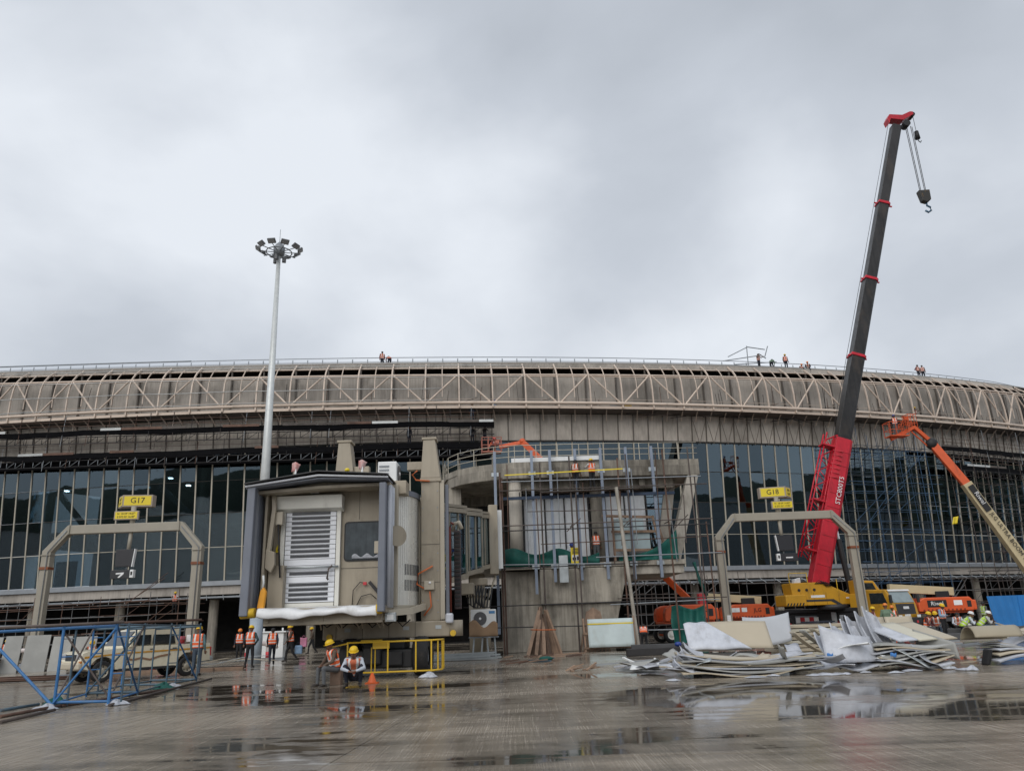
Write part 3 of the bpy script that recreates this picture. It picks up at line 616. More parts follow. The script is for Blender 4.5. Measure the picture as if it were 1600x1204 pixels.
for X, Y, r_, m_ in ((-.05, 43.75, .37, conc2), (4.72, 44.6, .40, conc), (-2.9, 50, .4, conc)):
    mb = MB().tube((X, Y, 4.6), (X, Y, 9.45), r_, 20); mb.build('round_column', m_, PB, True)
MB().bb(-4.15, -3.3, 45.75, 46.6, 4.2, 9.44).build('square_pillar', conc, PB, True, bevel=.02)
MB().bb(-4.4, -4.0, 47.3, 48.4, 4.2, 9.44).build('square_pillar', conc, PB, True, bevel=.02)
for a, b in (((8.75, 43.95, 4.6), (10.35, 44.35, 9.45)), ((8.35, 45.7, 4.6), (9.3, 45.9, 9.45))):
    MB().beam(a, b, .62, .75, up=(0, 1, 0)).build('slanted_leg', conc2, PB, True, bevel=.04)
for x0, x1, z0, z1 in ((.45, 1.62, 5.1, 8.65), (1.72, 2.78, 5.1, 8.7), (2.86, 4.2, 5.0, 8.72), (5.3, 6.35, 5.05, 8.6), (6.42, 7.6, 5.15, 8.62)):
    MB().bb(x0, x1, 45.25, 45.31, z0, z1).build('sheeted_pane', whsheet, PB, True)
for x in (.38, 1.67, 2.82, 4.27, 5.22, 6.38, 7.68): bar('window_post', PB, (x, 45.2, 4.62), (x, 45.2, 9.3), .07, .14, darkp)
for z in (5.0, 8.76): bar('window_rail', PB, (.3, 45.18, z), (7.8, 45.18, z), .1, .10, darkp)
MB().bb(7.75, 9.4, 45.6, 45.64, 4.9, 9.2).build('pane', clearglass, PB, True)
MB().bb(-4.3, 9.6, 51.6, 51.8, 4.5, 9.42).build('rear_wall', mat('dim_rear_wall', (.05, .05, .05), .8), PB, True)
for z in (10.72, 11.05, 11.38):
    MB().path([p + V((0, .15, z)) for p in rim], .022, 6).build('pier_rail', mullm, PB, True)
n_ = 0
for i in range(len(rim) - 1):
    seg = rim[i + 1] - rim[i]; c_ = max(1, round(seg.length / 1.25))
    for j in range(c_):
        p = rim[i] + seg * j / c_ + V((0, .15, 10.36)); rod('rail_post', PB, p, p + V((0, 0, 1.04)), .024, mullm)
MB().bb(-.2, 4.9, 43.28, 43.42, 10.38, 10.62).build('loose_channel', white, PB, True)
# plumb steel facade posts fixed to the slab edge
for xt, zb in ((-1.15, 1.0), (.96, 3.0), (2.0, 3.6), (3.45, 3.65), (4.9, 3.65), (6.35, 3.6), (7.82, 3.65)):
    bar('steel_post', PB, (xt, 42.9, zb), (xt, 42.9, 10.95), .15, .2, bluegrey)
    for zz in (9.65, 4.45): bar('post_clip', PB, (xt - .2, 43.02, zz), (xt + .2, 43.02, zz), .16, .22, galv)
bar('blue_lintel', PB, (-.9, 42.75, 8.22), (8.9, 42.75, 8.22), .16, .16, mat('dark_blue_beam', (.02, .04, .08), .5))
MB().bb(2.22, 2.72, 42.72, 42.88, 3.55, 5.0).build('cabinet', galv, PB, True, bevel=.02)
# nets
def net(u, v):
    return (-1 + 5.5 * u, 43.25 + .06 * math.sin(u * 30) + .05 * math.sin(v * 7 + u * 9), 4.5 + v * (.85 + .18 * math.sin(u * 13) - .3 * u * u))
MB().sheet(net, 60, 8, .012).solo('shade_net', netg, 'green shade net along the pier deck edge behind the yellow notice', 'net')
def net2(u, v):
    return (5.6 + 3.3 * u, 43.3 + .07 * math.sin(u * 24) + .06 * math.sin(v * 6), 4.64 + v * (.25 + 1.35 * u ** 2.6))
MB().sheet(net2, 40, 8, .012).solo('shade_net', netg, 'green shade net rising to the slanted concrete leg', 'net')
def net3(u, v):
    return (9.0 + .9 * u + .12 * math.sin(u * 9), 42.6 - .1 * v + .1 * math.sin(u * 14 + v * 3), 0.05 + v * (1.95 + .18 * math.sin(u * 6)))
def net3b(u, v): return (8.05 + 1.75 * u + .05 * math.sin(v * 8), 42.4 + .13 * math.sin(u * 16 + v * 2) + .06 * math.sin(v * 9), .05 + v * (2.0 + .12 * math.sin(u * 6.5 + .6)))
MB().sheet(net3b, 48, 16, .012).solo('shade_net', netg, 'green net curtain hanging to the ground before the orange lift', 'net')
MB().path([(9.65, 43.0, 4.4), (9.85, 42.9, 3.4), (10.15, 42.9, 2.6)], .10, 6).solo('net_roll', netg, 'narrow green net strip dangling beside gate G18 left leg', 'net')
sg = thing('notice_board', 'yellow safety notice on the green net of the pier', 'sign', (3.2, 43.1, 4.55))
MB().bb(2.92, 3.5, 43.06, 43.1, 4.58, 5.42).build('board', signy, sg, True); MB().bb(2.98, 3.44, 43.05, 43.058, 4.7, 5.02).build('picture', whink, sg, True)
for i, (a, b) in enumerate(((3.0, 3.2), (3.24, 3.42))): MB().bb(a, b, 43.04, 43.048, 4.74, 4.9 + .05 * i).build('figure', ink, sg, True)
for z, l in ((5.33, .36), (5.24, .44), (5.16, .4), (5.09, .44)): MB().bb(3.21 - l / 2, 3.21 + l / 2, 43.05, 43.058, z, z + .035).build('text_line', ink, sg, True)
# timber window frame parked on the pier deck
tf = thing('glazing_crate', 'large brown timber crate frame leaning on the pier deck', 'crate', (6.6, 44.4, 4.62))
for a, b in (((4.75, 44.3, 7.28), (7.95, 44.5, 7.12)), ((5.4, 44.3, 6.35), (8.0, 44.4, 6.3)), ((5.5, 44.2, 5.3), (7.9, 44.3, 5.25)), ((5.5, 44.3, 7.2), (5.5, 44.2, 4.7)), ((6.55, 44.4, 7.2), (6.6, 44.2, 4.7)), ((7.85, 44.5, 7.2), (8.15, 44.2, 5.2)), ((8.05, 44.5, 7.1), (8.4, 44.3, 5.3)), ((5.0, 44.3, 7.25), (5.02, 44.3, 6.8))):
    bar('timber', tf, a, b, .12, .14, wood)
for a, b, c, d in ((5.58, 6.48, 6.42, 7.08), (6.66, 7.3, 6.42, 7.05), (5.58, 7.6, 5.35, 6.25)): MB().bb(a, b, 44.44, 44.46, c, d).build('pale_board', mat('pale_blue_board', (.42, .52, .54), .5, var=.1), tf, True)
# pipe scaffold in front of the pier
PS = thing('pipe_scaffold', 'rusty pipe scaffold with plank lift standing in front of the concrete pier', 'scaffold', (4, 42, 0))
for xb, zt, r_, m_ in ((-.88, 9.6, .055, rustp), (-.75, 9.3, .05, rustp), (1.35, 10.1, .045, brownp), (3.05, 10.4, .045, brownp), (3.3, 8.8, .04, brownp), (5.7, 10.2, .045, rustp), (6.2, 10.4, .04, brownp), (8.3, 10.6, .045, rustp), (9.75, 10.7, .04, brownp), (9.95, 9.0, .04, brownp), (10.4, 6.5, .04, rustp)):
    rod('standard', PS, (xb, 42.2 + rnd.uniform(-.3, .2), 0), (xb + rnd.uniform(-.06, .06), 42.2, zt), r_, m_, 8)
rod('standard', PS, (6.05, 41.6, 0), (5.55, 41.9, 8.5), .10, conc2, 10)
for z, a, b, m_ in ((8.55, -.9, 10.6, brownp), (9.05, -.8, 10.3, zinc), (6.62, -.9, 10.7, brownp), (6.35, -1.0, 10.5, darkp), (4.55, -.9, 5.0, zinc), (4.78, 4.2, 11.0, zinc), (4.35, -.9, 7, darkp), (2.42, -3.0, 7.5, darkp), (2.3, 4.8, 10.6, zinc), (1.35, -2, 4.2, darkp), (.98, 5.0, 11, zinc), (2.6, 5.2, 11, brownp)):
    rod('ledger', PS, (a, 42.05, z), (b, 42.05, z + rnd.uniform(-.12, .12)), .032, m_)
for i in range(12):
    X = -.5 + 10.8 * ((i * 5 % 12) / 12) + rnd.uniform(-.3, .3); z0_ = rnd.choice((4.4, 5.4, 6.3)); rod('standard', PS, (X, 42.3 + rnd.uniform(-.3, .3), z0_), (X + rnd.uniform(-.12, .12), 42.3, min(10.6, z0_ + rnd.uniform(2.6, 5.0))), .028, rnd.choice((rustp, brownp, zinc)), 6)
for z in (7.4, 5.6): rod('ledger', PS, (rnd.uniform(-1, 3), 42.35, z), (rnd.uniform(6, 10.8), 42.35, z + rnd.uniform(-.15, .15)), .026, rnd.choice((rustp, brownp, zinc)))
for X in (-.8, 3.0, 6.2, 8.3): rod('transom', PS, (X, 42.0, 6.55), (X, 43.3, 6.6), .03, brownp)
for X in (.2, 3.1, 5.6, 8.6): rod('transom', PS, (X, 41.9, 8.4), (X, 43.3, 8.42), .03, brownp)
for X in (3.0, 5.9, 8.9): rod('diagonal_brace', PS, (X - .3, 42.0, 6.2), (X + .5, 42.1, 6.9), .03, brownp)
for i, yy in enumerate((42.15, 42.4)): bar('plank', PS, (1.4, yy, 8.42), (6.9, yy, 8.46), .23, .05, wood if i else plank)
bar('caution_tape', PS, (-.6, 42.02, 9.42), (6.0, 42.02, 9.55), .01, .06, signy)

# ------------------------------------------------------------ high mast light
HM = thing('mast_light', 'tall galvanised high mast with a ring of floodlights behind the jet bridge', 'light mast', (-18.3, 55, 0))
MB().tube((0, 0, 0), (0, 0, 31.2), .45, 16, r2=.14).build('pole', mat('bright_galvanised_mast', (.60, .62, .61), .45, .25, var=.12, scale=2, streak=.5), HM)
MB().lathe([(.17, 30.2), (.42, 30.3), (.46, 30.9), (.3, 31.2), (.12, 31.4), (.03, 31.5)], 14).build('head_drum', zinc, HM)
MB().tube((0, 0, 31.4), (0, 0, 32.6), .02, 6).build('lightning_rod', zinc, HM)
MB().path([(1.0 * math.cos(i * .4488), 1.0 * math.sin(i * .4488), 30.55) for i in range(15)], .045, 6).build('carrier_ring', zinc, HM)
for i in range(10):
    a = i * 2 * math.pi / 10 + .25; d = V((math.cos(a), math.sin(a), 0)); s_ = V((-d.y, d.x, 0)); zo = .3 if d.y > 0 else -.1
    arm = MB().tube(d * .35 + V((0, 0, 30.55)), d * 1.5 + V((0, 0, 30.6)), .035, 6).build('arm', zinc, HM)
    fl = MB(); c = d * 1.62 + V((0, 0, 30.78 + zo * .3)); ax = (d * .55 + V((0, 0, -.83))).normalized()
    fl.box(c, (.62, .14, .42), R=Matrix((s_, ax, s_.cross(ax))).transposed()); fl.box(c - ax * .12, (.3, .14, .2), R=Matrix((s_, ax, s_.cross(ax))).transposed())
    f_ = fl.build('floodlight', mat('floodlight_grey', (.12, .125, .13), .5), HM, bevel=.015)
    MB().box(c + ax * .075, (.52, .012, .32), R=Matrix((s_, ax, s_.cross(ax))).transposed()).build('lens', mat('floodlight_glass', (.35, .36, .37), .2), f_)
for i in range(3):
    a = i * 2.1 + .4; MB().box((.42 * math.cos(a), .42 * math.sin(a), 29.95), (.3, .22, .45), a).build('control_box', mat('floodlight_grey', (.12, .125, .13), .5), HM, bevel=.02)

# ------------------------------------------------------------ gate stand gantries
def gantry(label, cx, Y, wd, side, gate, lines, digit, dx):
    t = thing('gate_gantry', label, 'gantry', (cx, Y, 0), 0, 'stand gantries'); h = wd / 2
    gm = mat('gantry_beige', (.34, .31, .25), .45, var=.07, streak=.3)
    pts = [(-h, 0), (-h, 6.75), (-h + 1.15, 8.05), (h - 1.15, 8.05), (h, 6.75), (h, 0)]
    MB().path([(x_, 0, z_) for x_, z_ in pts], 0, w=.55, h=.48, up=(0, 1, 0)).build('portal', gm, t, bevel=.025)
    for s_ in (-1, 1):
        MB().box((s_ * h, 0, 5.75), (.58, .62, .16)).build('brown_band', mat('band_brown', (.20, .06, .02), .5), t)
        MB().box((s_ * h, 0, .12), (1.0, 1.0, .24)).build('base_plate', zinc, t, bevel=.02)
    for s_ in (-1, 1):
        MB().path([(s_ * h + .12, -.30, .2), (s_ * h + .12, -.30, 6.7), (s_ * (h - 1.1) + .02, -.30, 8.0)], .03, 6).build('conduit', zinc, t)
        MB().box((s_ * h, -.3, 1.35), (.26, .12, .4)).build('junction_box', white, t, bevel=.02)
        for q_ in ((.4, .4), (.4, -.4), (-.4, .4), (-.4, -.4)): MB().tube((s_ * h + q_[0], q_[1], .24), (s_ * h + q_[0], q_[1], .32), .05, 6).build('anchor_bolt', zinc, t)
        MB().box((s_ * (h - .02), 0, 6.55), (.6, .64, .05)).build('splice_flange', gm, t); MB().box((s_ * (h - 1.25), 0, 8.05), (.05, .64, .58)).build('splice_flange', gm, t)
    MB().tube((dx, 0, 8.2), (dx, 0, 9.4), .16, 12).build('sign_post', gm, t)
    MB().tube((dx, 0, 7.9), (dx, -.1, 6.6), .12, 12).build('sign_post', gm, t)
    # two-sided gate number box turned towards the aircraft lane
    fr = mat('sign_frame', (.36, .30, .24), .5)
    c = V((dx, -.1, 9.75)); a1 = rad(-12 * side); ux = V((math.cos(a1), math.sin(a1), 0)); ap = c - ux * (1.0 * side) * .7 + V((0, -.2, 0))
    a2 = rad(62 * side); 
    front0 = ap; front1 = ap + V((side * 1.75, .28, 0)); side1 = ap + V((-side * .62, .75, 0))
    box = MB().prism([front0 + V((0, 0, -.36)), front1 + V((0, 0, -.36)), front1 + V((0, .5, -.36)), side1 + V((0, .2, -.36)), side1 + V((0, 0, -.36))], (0, 0, .74)).build('number_box', fr, t)
    for q0, q1, txt, sz in ((front0, front1, gate, .50), (side1, front0, 'A' + gate[1:] + '\n' + gate, .26)) if side > 0 else ((front1, front0, gate, .50), (front0, side1, 'A' + gate[1:] + '\n' + gate, .26)):
        dd = (q1 - q0); l_ = dd.length; dd.normalize(); nn = V((dd.y, -dd.x, 0)); m_ = (q0 + q1) / 2
        pl = MB().box(m_ + nn * .012 + V((0, 0, .01)), (l_ - .16, .012, .58), R=Matrix((dd, -nn, V((0, 0, 1)))).transposed()).build('sign_face', signy, box)
        lettering(txt, sz, box, m_ + nn * .028 + V((0, 0, .01)), dd, (0, 0, 1), ink, world=False)
    b2 = MB().box((dx - side * .3, -.2, 8.82), (1.5, .16, .54), rz=rad(3 * side)).build('position_board', fr, t, bevel=.01)
    MB().box((dx - side * .3, -.287, 8.82), (1.34, .012, .42), rz=rad(3 * side)).build('sign_face', signy, b2)
    for i, s_ in enumerate(lines): lettering(s_, .165, b2, (dx - side * .3, -.305, 8.92 - .2 * i), (1, rad(3 * side), 0), (0, 0, 1), ink, world=False)
    MB().box((dx - side * .15, -.15, 6.2), (1.05, .22, 1.05), rz=rad(4 * side)).build('display_unit', mat('display_black', (.02, .02, .024), .35), t, bevel=.02)
    MB().box((dx + side * .42, -.12, 6.2), (.05, .26, 1.08), R=Matrix.Rotation(rad(5 * side), 3, 'Y')).build('display_trim', white, t)
    MB().tube((dx, -.05, 5.7), (dx, -.05, 5.5), .06, 8).build('bracket', zinc, t)
    d2 = MB().box((dx - side * .25, -.2, 5.22), (1.2, .26, .52), rz=rad(2 * side)).build('guidance_display', mat('display_black', (.02, .02, .024), .35), t, bevel=.02)
    if digit == 7:
        MB().prism([(dx - .5, -.345, 5.22), (dx - .5, -.345, 5.3), (dx + .0, -.345, 5.33), (dx - .02, -.345, 5.23), (dx - .25, -.345, 5.02), (dx - .38, -.345, 5.02), (dx - .18, -.345, 5.23)], (0, .01, 0)).build('lettering', whink, d2)
    else: MB().bb(dx + .02, dx + .5, -.345, -.335, 5.16, 5.24).build('lettering', whink, d2)
    MB().box((dx + side * .45, -.18, 5.24), (.22, .3, .48)).build('camera_unit', white, t, bevel=.02)
    MB().box((dx + side * .45, -.34, 5.26), (.1, .02, .2)).build('camera_lens', ink, t)
    return t
gantry('beige portal gantry with yellow G17 sign at the left', -24.5, 48, 9.35, 1, 'G17', ("N  18 59' 14.67\"", "E 073 03' 16.40\""), 7, 0.35)
gantry('beige portal gantry with yellow G18 sign before the red crane boom', 18.62, 54, 9.2, -1, 'G18', ("N  18 59' 14.82\"", "E 073 03' 17.95\""), 1, -.25)
# white and red pipe hoops guarding the gantry feet
def hoop(x, y, wd, h, rz, label, group='pipe hoops'):
    t = thing('pipe_hoop', label, 'barrier', (x, y, 0), rz, group); r = .13
    pts = [V((-wd / 2, 0, 0)), V((-wd / 2, 0, h - .25))] + [V((-wd / 2 + .25 - .25 * math.cos(a), 0, h - .25 + .25 * math.sin(a))) for a in (.5, 1.05, 1.57)] + [V((wd / 2 - .25 + .25 * math.sin(a), 0, h - .25 + .25 * math.cos(a))) for a in (0, .5, 1.05, 1.57)] + [V((wd / 2, 0, 0))]
    MB().path(pts, r, 10).build('pipe', mat('hoop_white', (.62, .55, .53), .5, var=.15, dirt=(.4, .2, .18), dirt_amt=.5, dscale=2), t)
    for s_ in (-1, 1): MB().tube((s_ * wd / 2, 0, .2), (s_ * wd / 2, 0, .5), r + .008, 10).build('red_band', redm, t)
hoop(14.6, 52.6, 1.25, 1.0, .2, 'white and red pipe hoop at the left foot of gantry G18')
hoop(13.4, 53.6, 1.0, .95, .9, 'red and white pipe hoop behind another at the left foot of gantry G18')
hoop(22.9, 52.6, 1.3, 1.0, .1, 'white and red pipe hoop at the right foot of gantry G18')
hoop(-14.6, 44.5, 1.1, .95, .3, 'white and red pipe hoop right of the walking men')
hoop(-20.1, 45.2, 1.1, .95, .2, 'white and red pipe hoop behind the pickup tailgate')
hoop(-29.0, 46.4, 1.3, 1.0, .2, 'white pipe hoop at the left foot of gantry G17')
# ------------------------------------------------------------ jet bridge
JB = thing('jet_bridge', 'beige passenger boarding bridge with roller-shuttered cab on yellow-caged wheels', 'jet bridge', (-4.5, 28, 0))
B = lambda n, m, x0, x1, y0, y1, z0, z1, bev=.015, par=None, lab=None: MB().bb(x0, x1, y0, y1, z0, z1).build(n, m, par or JB, True, bevel=bev, label=lab)
fz = 2.22
B('cab_floor', jb, -8.2, -4.15, 24.6, 28.6, fz - .22, fz, .02)
front = B('front_wall', jb, -8.15, -4.3, 25.75, 25.85, fz + .004, 6.1, .01)
B('cab_ceiling', jb, -8.25, -4.2, 25.0, 28.6, 6.1, 6.24)
B('cab_left_wall', jb, -8.25, -8.17, 25.0, 28.6, fz + .004, 6.095, .01)
B('side_panel', jb, -8.12, -7.62, 25.3, 25.72, fz + .01, 3.6, .02)
# roller shutter
sh = B('shutter_frame', offwh, -7.88, -7.74, 25.6, 25.74, fz + .01, 5.35, .01)
B('jamb', offwh, -6.02, -5.88, 25.6, 25.74, fz + .01, 5.35, .01, sh)
hood = MB().prism([(-8.0, 25.72, 5.32), (-8.0, 25.35, 5.42), (-8.0, 25.28, 5.85), (-8.0, 25.72, 5.85)], (2.2, 0, 0)).build('shutter_hood', offwh, JB, True, bevel=.02)
lou = mat('shutter_white', (.82, .84, .88), .4, var=.07); loug = mat('shutter_slot', (.05, .053, .06), .35, var=.2)
z = fz + .06; i = 0
B('bottom_rail', offwh, -7.72, -6.04, 25.60, 25.66, fz + .02, z + .12, .01, sh)
z += .14
while z < 5.28:
    big = abs(z - 2.98) < .08 or abs(z - 3.5) < .12 or abs(z - 3.7) < .07
    h_ = .2 if big else .155
    B('slat', lou, -7.72, -6.04, 25.62, 25.655, z, z + h_ - .012, .012, sh)
    if not big: B('slot', loug, -7.52, -6.24, 25.60, 25.616, z + .05, z + h_ - .02, 0, sh)
    z += h_; i += 1
MB().tube((-7.85, 25.52, 3.52), (-5.9, 25.52, 3.52), .035, 8).build('bar_handle', galv, JB, True)
for X in (-7.68, -6.1): MB().path([(X, 25.5, 3.55), (X - .1, 25.46, 3.45), (X - .14, 25.45, 3.15), (X - .1, 25.46, 3.1)], .035, 6).build('strap', mat('strap_brown', (.12, .10, .09), .8), JB, True)
wf = MB(); wp = []
def rrect(x0, x1, z0, z1, r, y):
    o = []
    for cx, cz, a0 in ((x1 - r, z1 - r, 0), (x0 + r, z1 - r, 90), (x0 + r, z0 + r, 180), (x1 - r, z0 + r, 270)):
        for a in (0, 30, 60, 90): o.append((cx + r * math.cos(rad(a0 + a)), y, cz + r * math.sin(rad(a0 + a))))
    return o
win = MB().prism(rrect(-5.78, -4.48, 3.68, 4.98, .12, 25.72), (0, .06, 0)).build('window_seal', blackr, JB, True)
MB().prism(rrect(-5.73, -4.53, 3.73, 4.93, .1, 25.705), (0, .02, 0)).build('pane', mat('cab_window', (.05, .062, .068), .08, var=.5, scale=2, streak=.8, spec=.7), win, True)
MB().sheet(lambda u, v: (-5.5 + .9 * u, 25.69 - .02 * v, 3.76 + .1 * v * (1 + .6 * math.sin(u * 14))), 20, 3, .01).build('crumpled_film', film, win, True)
MB().prism([(-8.02, 25.64, 4.05), (-7.86, 25.64, 4.05), (-7.86, 25.64, 4.18), (-7.94, 25.64, 4.34), (-8.02, 25.64, 4.18)], (0, .02, 0)).build('warning_sign', signy, JB, True)
MB().prism([(-7.965, 25.632, 4.1), (-7.915, 25.632, 4.1), (-7.94, 25.632, 4.22)], (0, .006, 0)).build('warning_mark', ink, JB, True)
B('tube_lamp', white, -7.15, -6.6, 25.3, 25.5, 5.93, 6.02, .02)
B('tube_lamp', white, -8.0, -7.75, 25.2, 25.4, 5.98, 6.06, .02); B('tube_lamp', white, -4.75, -4.5, 25.2, 25.4, 6.0, 6.08, .02)
for pts in ([(-5.45, 25.7, 2.3), (-5.42, 25.66, 2.75), (-5.2, 25.66, 3.0), (-5.05, 25.66, 2.96)], [(-5.3, 25.7, 2.28), (-5.15, 25.66, 2.55), (-4.85, 25.66, 2.62), (-4.65, 25.66, 2.45)]):
    MB().path(pts, .014, 5).build('loose_cable', blackr, JB, True)
B('cable_plug', redm, -5.1, -4.98, 25.62, 25.68, 2.9, 3.0, .01)
MB().beam((-4.9, 25.66, 3.0), (-4.55, 25.66, 2.6), .05, .1).build('control_arm', darkp, JB, True)
# left side gear inside the canopy
MB().path([(-8.05, 25.2, 6.0), (-7.98, 25.15, 5.4), (-8.08, 25.1, 3.9)], 0, w=.12, h=.16).build('canopy_arm', jb, JB, True)
MB().prism([(-8.15, 25.0, 4.1), (-7.86, 25.0, 4.0), (-7.84, 25.0, 3.6), (-7.95, 25.0, 3.35), (-8.15, 25.0, 3.5)], (0, .14, 0)).build('arm_housing', jb, JB, True, bevel=.02)
B('canopy_motor', jbl, -7.98, -7.72, 25.2, 25.45, 4.9, 5.32)
MB().tube((-7.82, 25.1, 4.9), (-7.7, 25.2, 3.2), .03, 6).build('gas_strut', darkp, JB, True)
MB().prism([(-8.2, 24.6, fz + .02), (-7.98, 24.6, fz + .02), (-7.93, 24.6, 2.75), (-8.02, 24.6, 2.9), (-8.12, 24.6, 2.78)], (0, .16, 0)).build('auto_leveller', mat('orange_yellow', (.75, .33, .02), .4), JB, True, bevel=.03)
MB().path([(-8.06, 24.66, 2.86), (-8.04, 24.66, 3.05), (-8.05, 24.62, 3.25)], .035, 6).build('leveller_stem', white, JB, True)
# bellows canopy: two padded side frames and a low gable hood
def bell(x0, x1, name, lean_):
    for i in range(5):
        yy = 24.25 + i * .3; zt = 6.02 - .0 * i
        mb = MB(); xx0, xx1 = (x0, x1)
        mb.beam(((xx0 + xx1) / 2 - lean_ * .02 * i, yy + .12, 2.02 + .05 * i), ((xx0 + xx1) / 2, yy + .15, zt), abs(xx1 - xx0) * (1 if i == 0 else .72), .26, up=(0, 1, 0))
        mb.build(name, bellow if i != 1 else mat('pale_bellows', (.30, .32, .36), .6, var=.1, streak=.4), JB, True, bevel=.03)
bell(-8.62, -8.36, 'bellows_fold', -1); bell(-4.38, -4.16, 'bellows_fold', 1)
for i in range(3): MB().tube((-4.12, 24.75 + .28 * i, 2.15), (-4.12, 24.78 + .28 * i, 6.0), .075, 8).build('pale_fold', mat('white_fold', (.5, .52, .56), .5, streak=.4), JB, True)
xm = -6.35
for (z0, z1, y0, y1, m_, th) in ((6.12, 6.45, 24.1, 25.9, mat('canopy_black', (.03, .03, .032), .6), .045), (6.05, 6.34, 24.2, 24.34, mat('hood_white_trim', (.6, .62, .66), .5), .06), (6.0, 6.25, 24.3, 25.2, bellow, .05), (5.93, 6.06, 24.7, 25.6, jb, .10)):
    MB().prism([(-8.68, y0, z0), (xm, y0, z1), (-4.1, y0, z0 + .16), (-4.1, y0, z0 - th + .16), (xm, y0, z1 - th), (-8.68, y0, z0 - th)], (0, y1 - y0, 0)).build('canopy_hood', m_, JB, True, bevel=.01)
MB().prism([(-8.3, 25.9, 6.24), (xm, 25.9, 6.62), (-4.15, 25.9, 6.3), (-4.15, 25.9, 6.2), (-8.3, 25.9, 6.2)], (0, 2.8, 0)).build('cab_roof', jb, JB, True, bevel=.02)
B('corner_shield', jb, -4.28, -3.75, 25.9, 26.6, 5.9, 6.35)
# white tarpaulin bumper with yellow ends
def bump(u, v):
    x_ = -8.12 + 3.72 * u; w_ = .025 * math.sin(u * 25 + v * 3) + .02 * math.sin(u * 11)
    if v < .5: t_ = v / .5; return (x_, 25.55 - 1.1 * t_, 2.27 - .05 * t_ + w_ * t_ - .03 * math.sin(u * 3.1) * t_)
    t_ = (v - .5) / .5; a = t_ * 2.4; return (x_ + w_, 24.45 - .10 * math.sin(a), 2.12 + .10 * math.cos(a) - .05 * math.sin(u * 3.1) - .12 * t_ * (.5 + .5 * math.sin(u * 8)) + w_)
MB().sheet(bump, 60, 18, .015).build('wrapped_bumper', mat('white_tarpaulin', (.74, .75, .76), .45, var=.12, scale=2, bump=.6, bscale=6, dirt=(.4, .38, .34), dirt_amt=.3, dscale=2), JB, True)
for a, b in ((-8.62, -8.18), (-4.42, -4.28)): MB().tube((a, 24.45, 2.1), (b, 24.45, 2.12), .15, 12).build('bumper_end', yellow, JB, True)
def drape(u, v): return (-8.05 + .35 * u + .1 * v, 24.6 + .05 * math.sin(u * 9), 2.05 - 1.0 * v * (1 - .35 * u) + .03 * math.sin(v * 8))
# under-cab frame
for y_ in (24.8, 26.2, 27.8): bar('cross_member', JB, (-8.0, y_, 1.85), (-4.3, y_, 1.85), .14, .26, jb)
for x_ in (-7.9, -6.2, -4.45): bar('long_member', JB, (x_, 24.7, 1.9), (x_, 28.4, 1.9), .14, .2, jb)
for i in range(7): rod('under_strut', JB, (-6.6 + .34 * i, 26.0, 1.98), (-6.42 + .34 * i + (.15 if i % 2 else -.1), 26.1, 1.55), .025, jb)
MB().path([(-4.3, 25.0, 1.98), (-3.6, 26.2, 2.05), (-3.3, 27.3, 2.2)], 0, w=.14, h=.2).build('curved_skirt', jbl, JB, True)
B('work_lamp', galv, -4.25, -3.9, 24.9, 25.05, 1.72, 2.0, .02); B('work_lamp_lens', white, -4.18, -3.97, 24.885, 24.896, 1.78, 1.94, .005)
# rotating curtain of vertical slats on the right side
sl = mat('curtain_slat', (.78, .76, .69), .3, .2, var=.07, streak=.2)
C0 = V((-5.9, 27.7, 0)); 
for i in range(22):
    a = rad(-42 + i * 2.6); r_ = 2.32
    p = C0 + V((math.cos(a), math.sin(a), 0)) * r_; tdir = V((-math.sin(a), math.cos(a), 0))
    mb = MB().box(p + V((0, 0, 4.08)), (.092, .035, 3.75), R=Matrix((tdir, -V((math.cos(a), math.sin(a), 0)), V((0, 0, 1)))).transposed()); ob = mb.build('curtain_slat', sl, JB, True)
    if 5 <= i <= 17:
        nn = V((math.cos(a), math.sin(a), 0))
        for zz in (2.9, 3.42): MB().box(p + nn * .02 + V((0, 0, zz)), (.04, .012, .36), R=Matrix((tdir, nn * -1, V((0, 0, 1)))).transposed()).build('vent_slot', loug, ob, True)
for zz, m_ in ((6.03, bellow), (2.16, jbl)):
    MB().path([C0 + V((math.cos(rad(a)), math.sin(rad(a)), 0)) * 2.34 + V((0, 0, zz)) for a in range(-44, 18, 5)], 0, w=.10, h=.18).build('curtain_rail', m_, JB, True)
MB().tube((-3.95, 25.35, 4.42), (-4.0, 25.42, 4.42), .34, 24).build('round_mirror_back', jb, JB, True); MB().path([(-4.25, 25.4, 4.0), (-4.0, 25.4, 4.4)], .03, 6).build('mirror_stay', jb, JB, True)
B('corner_post', jbl, -4.18, -4.0, 25.75, 25.95, 2.2, 6.2)
B('tunnel_collar', jb, -6.7, -3.45, 28.7, 29.4, 2.55, 6.2, .03)
B('side_window', darkglass, -3.60, -3.52, 28.0, 28.66, 2.75, 5.75, .01)
B('side_window_post', jbl, -3.62, -3.5, 27.86, 27.98, 2.3, 5.95)
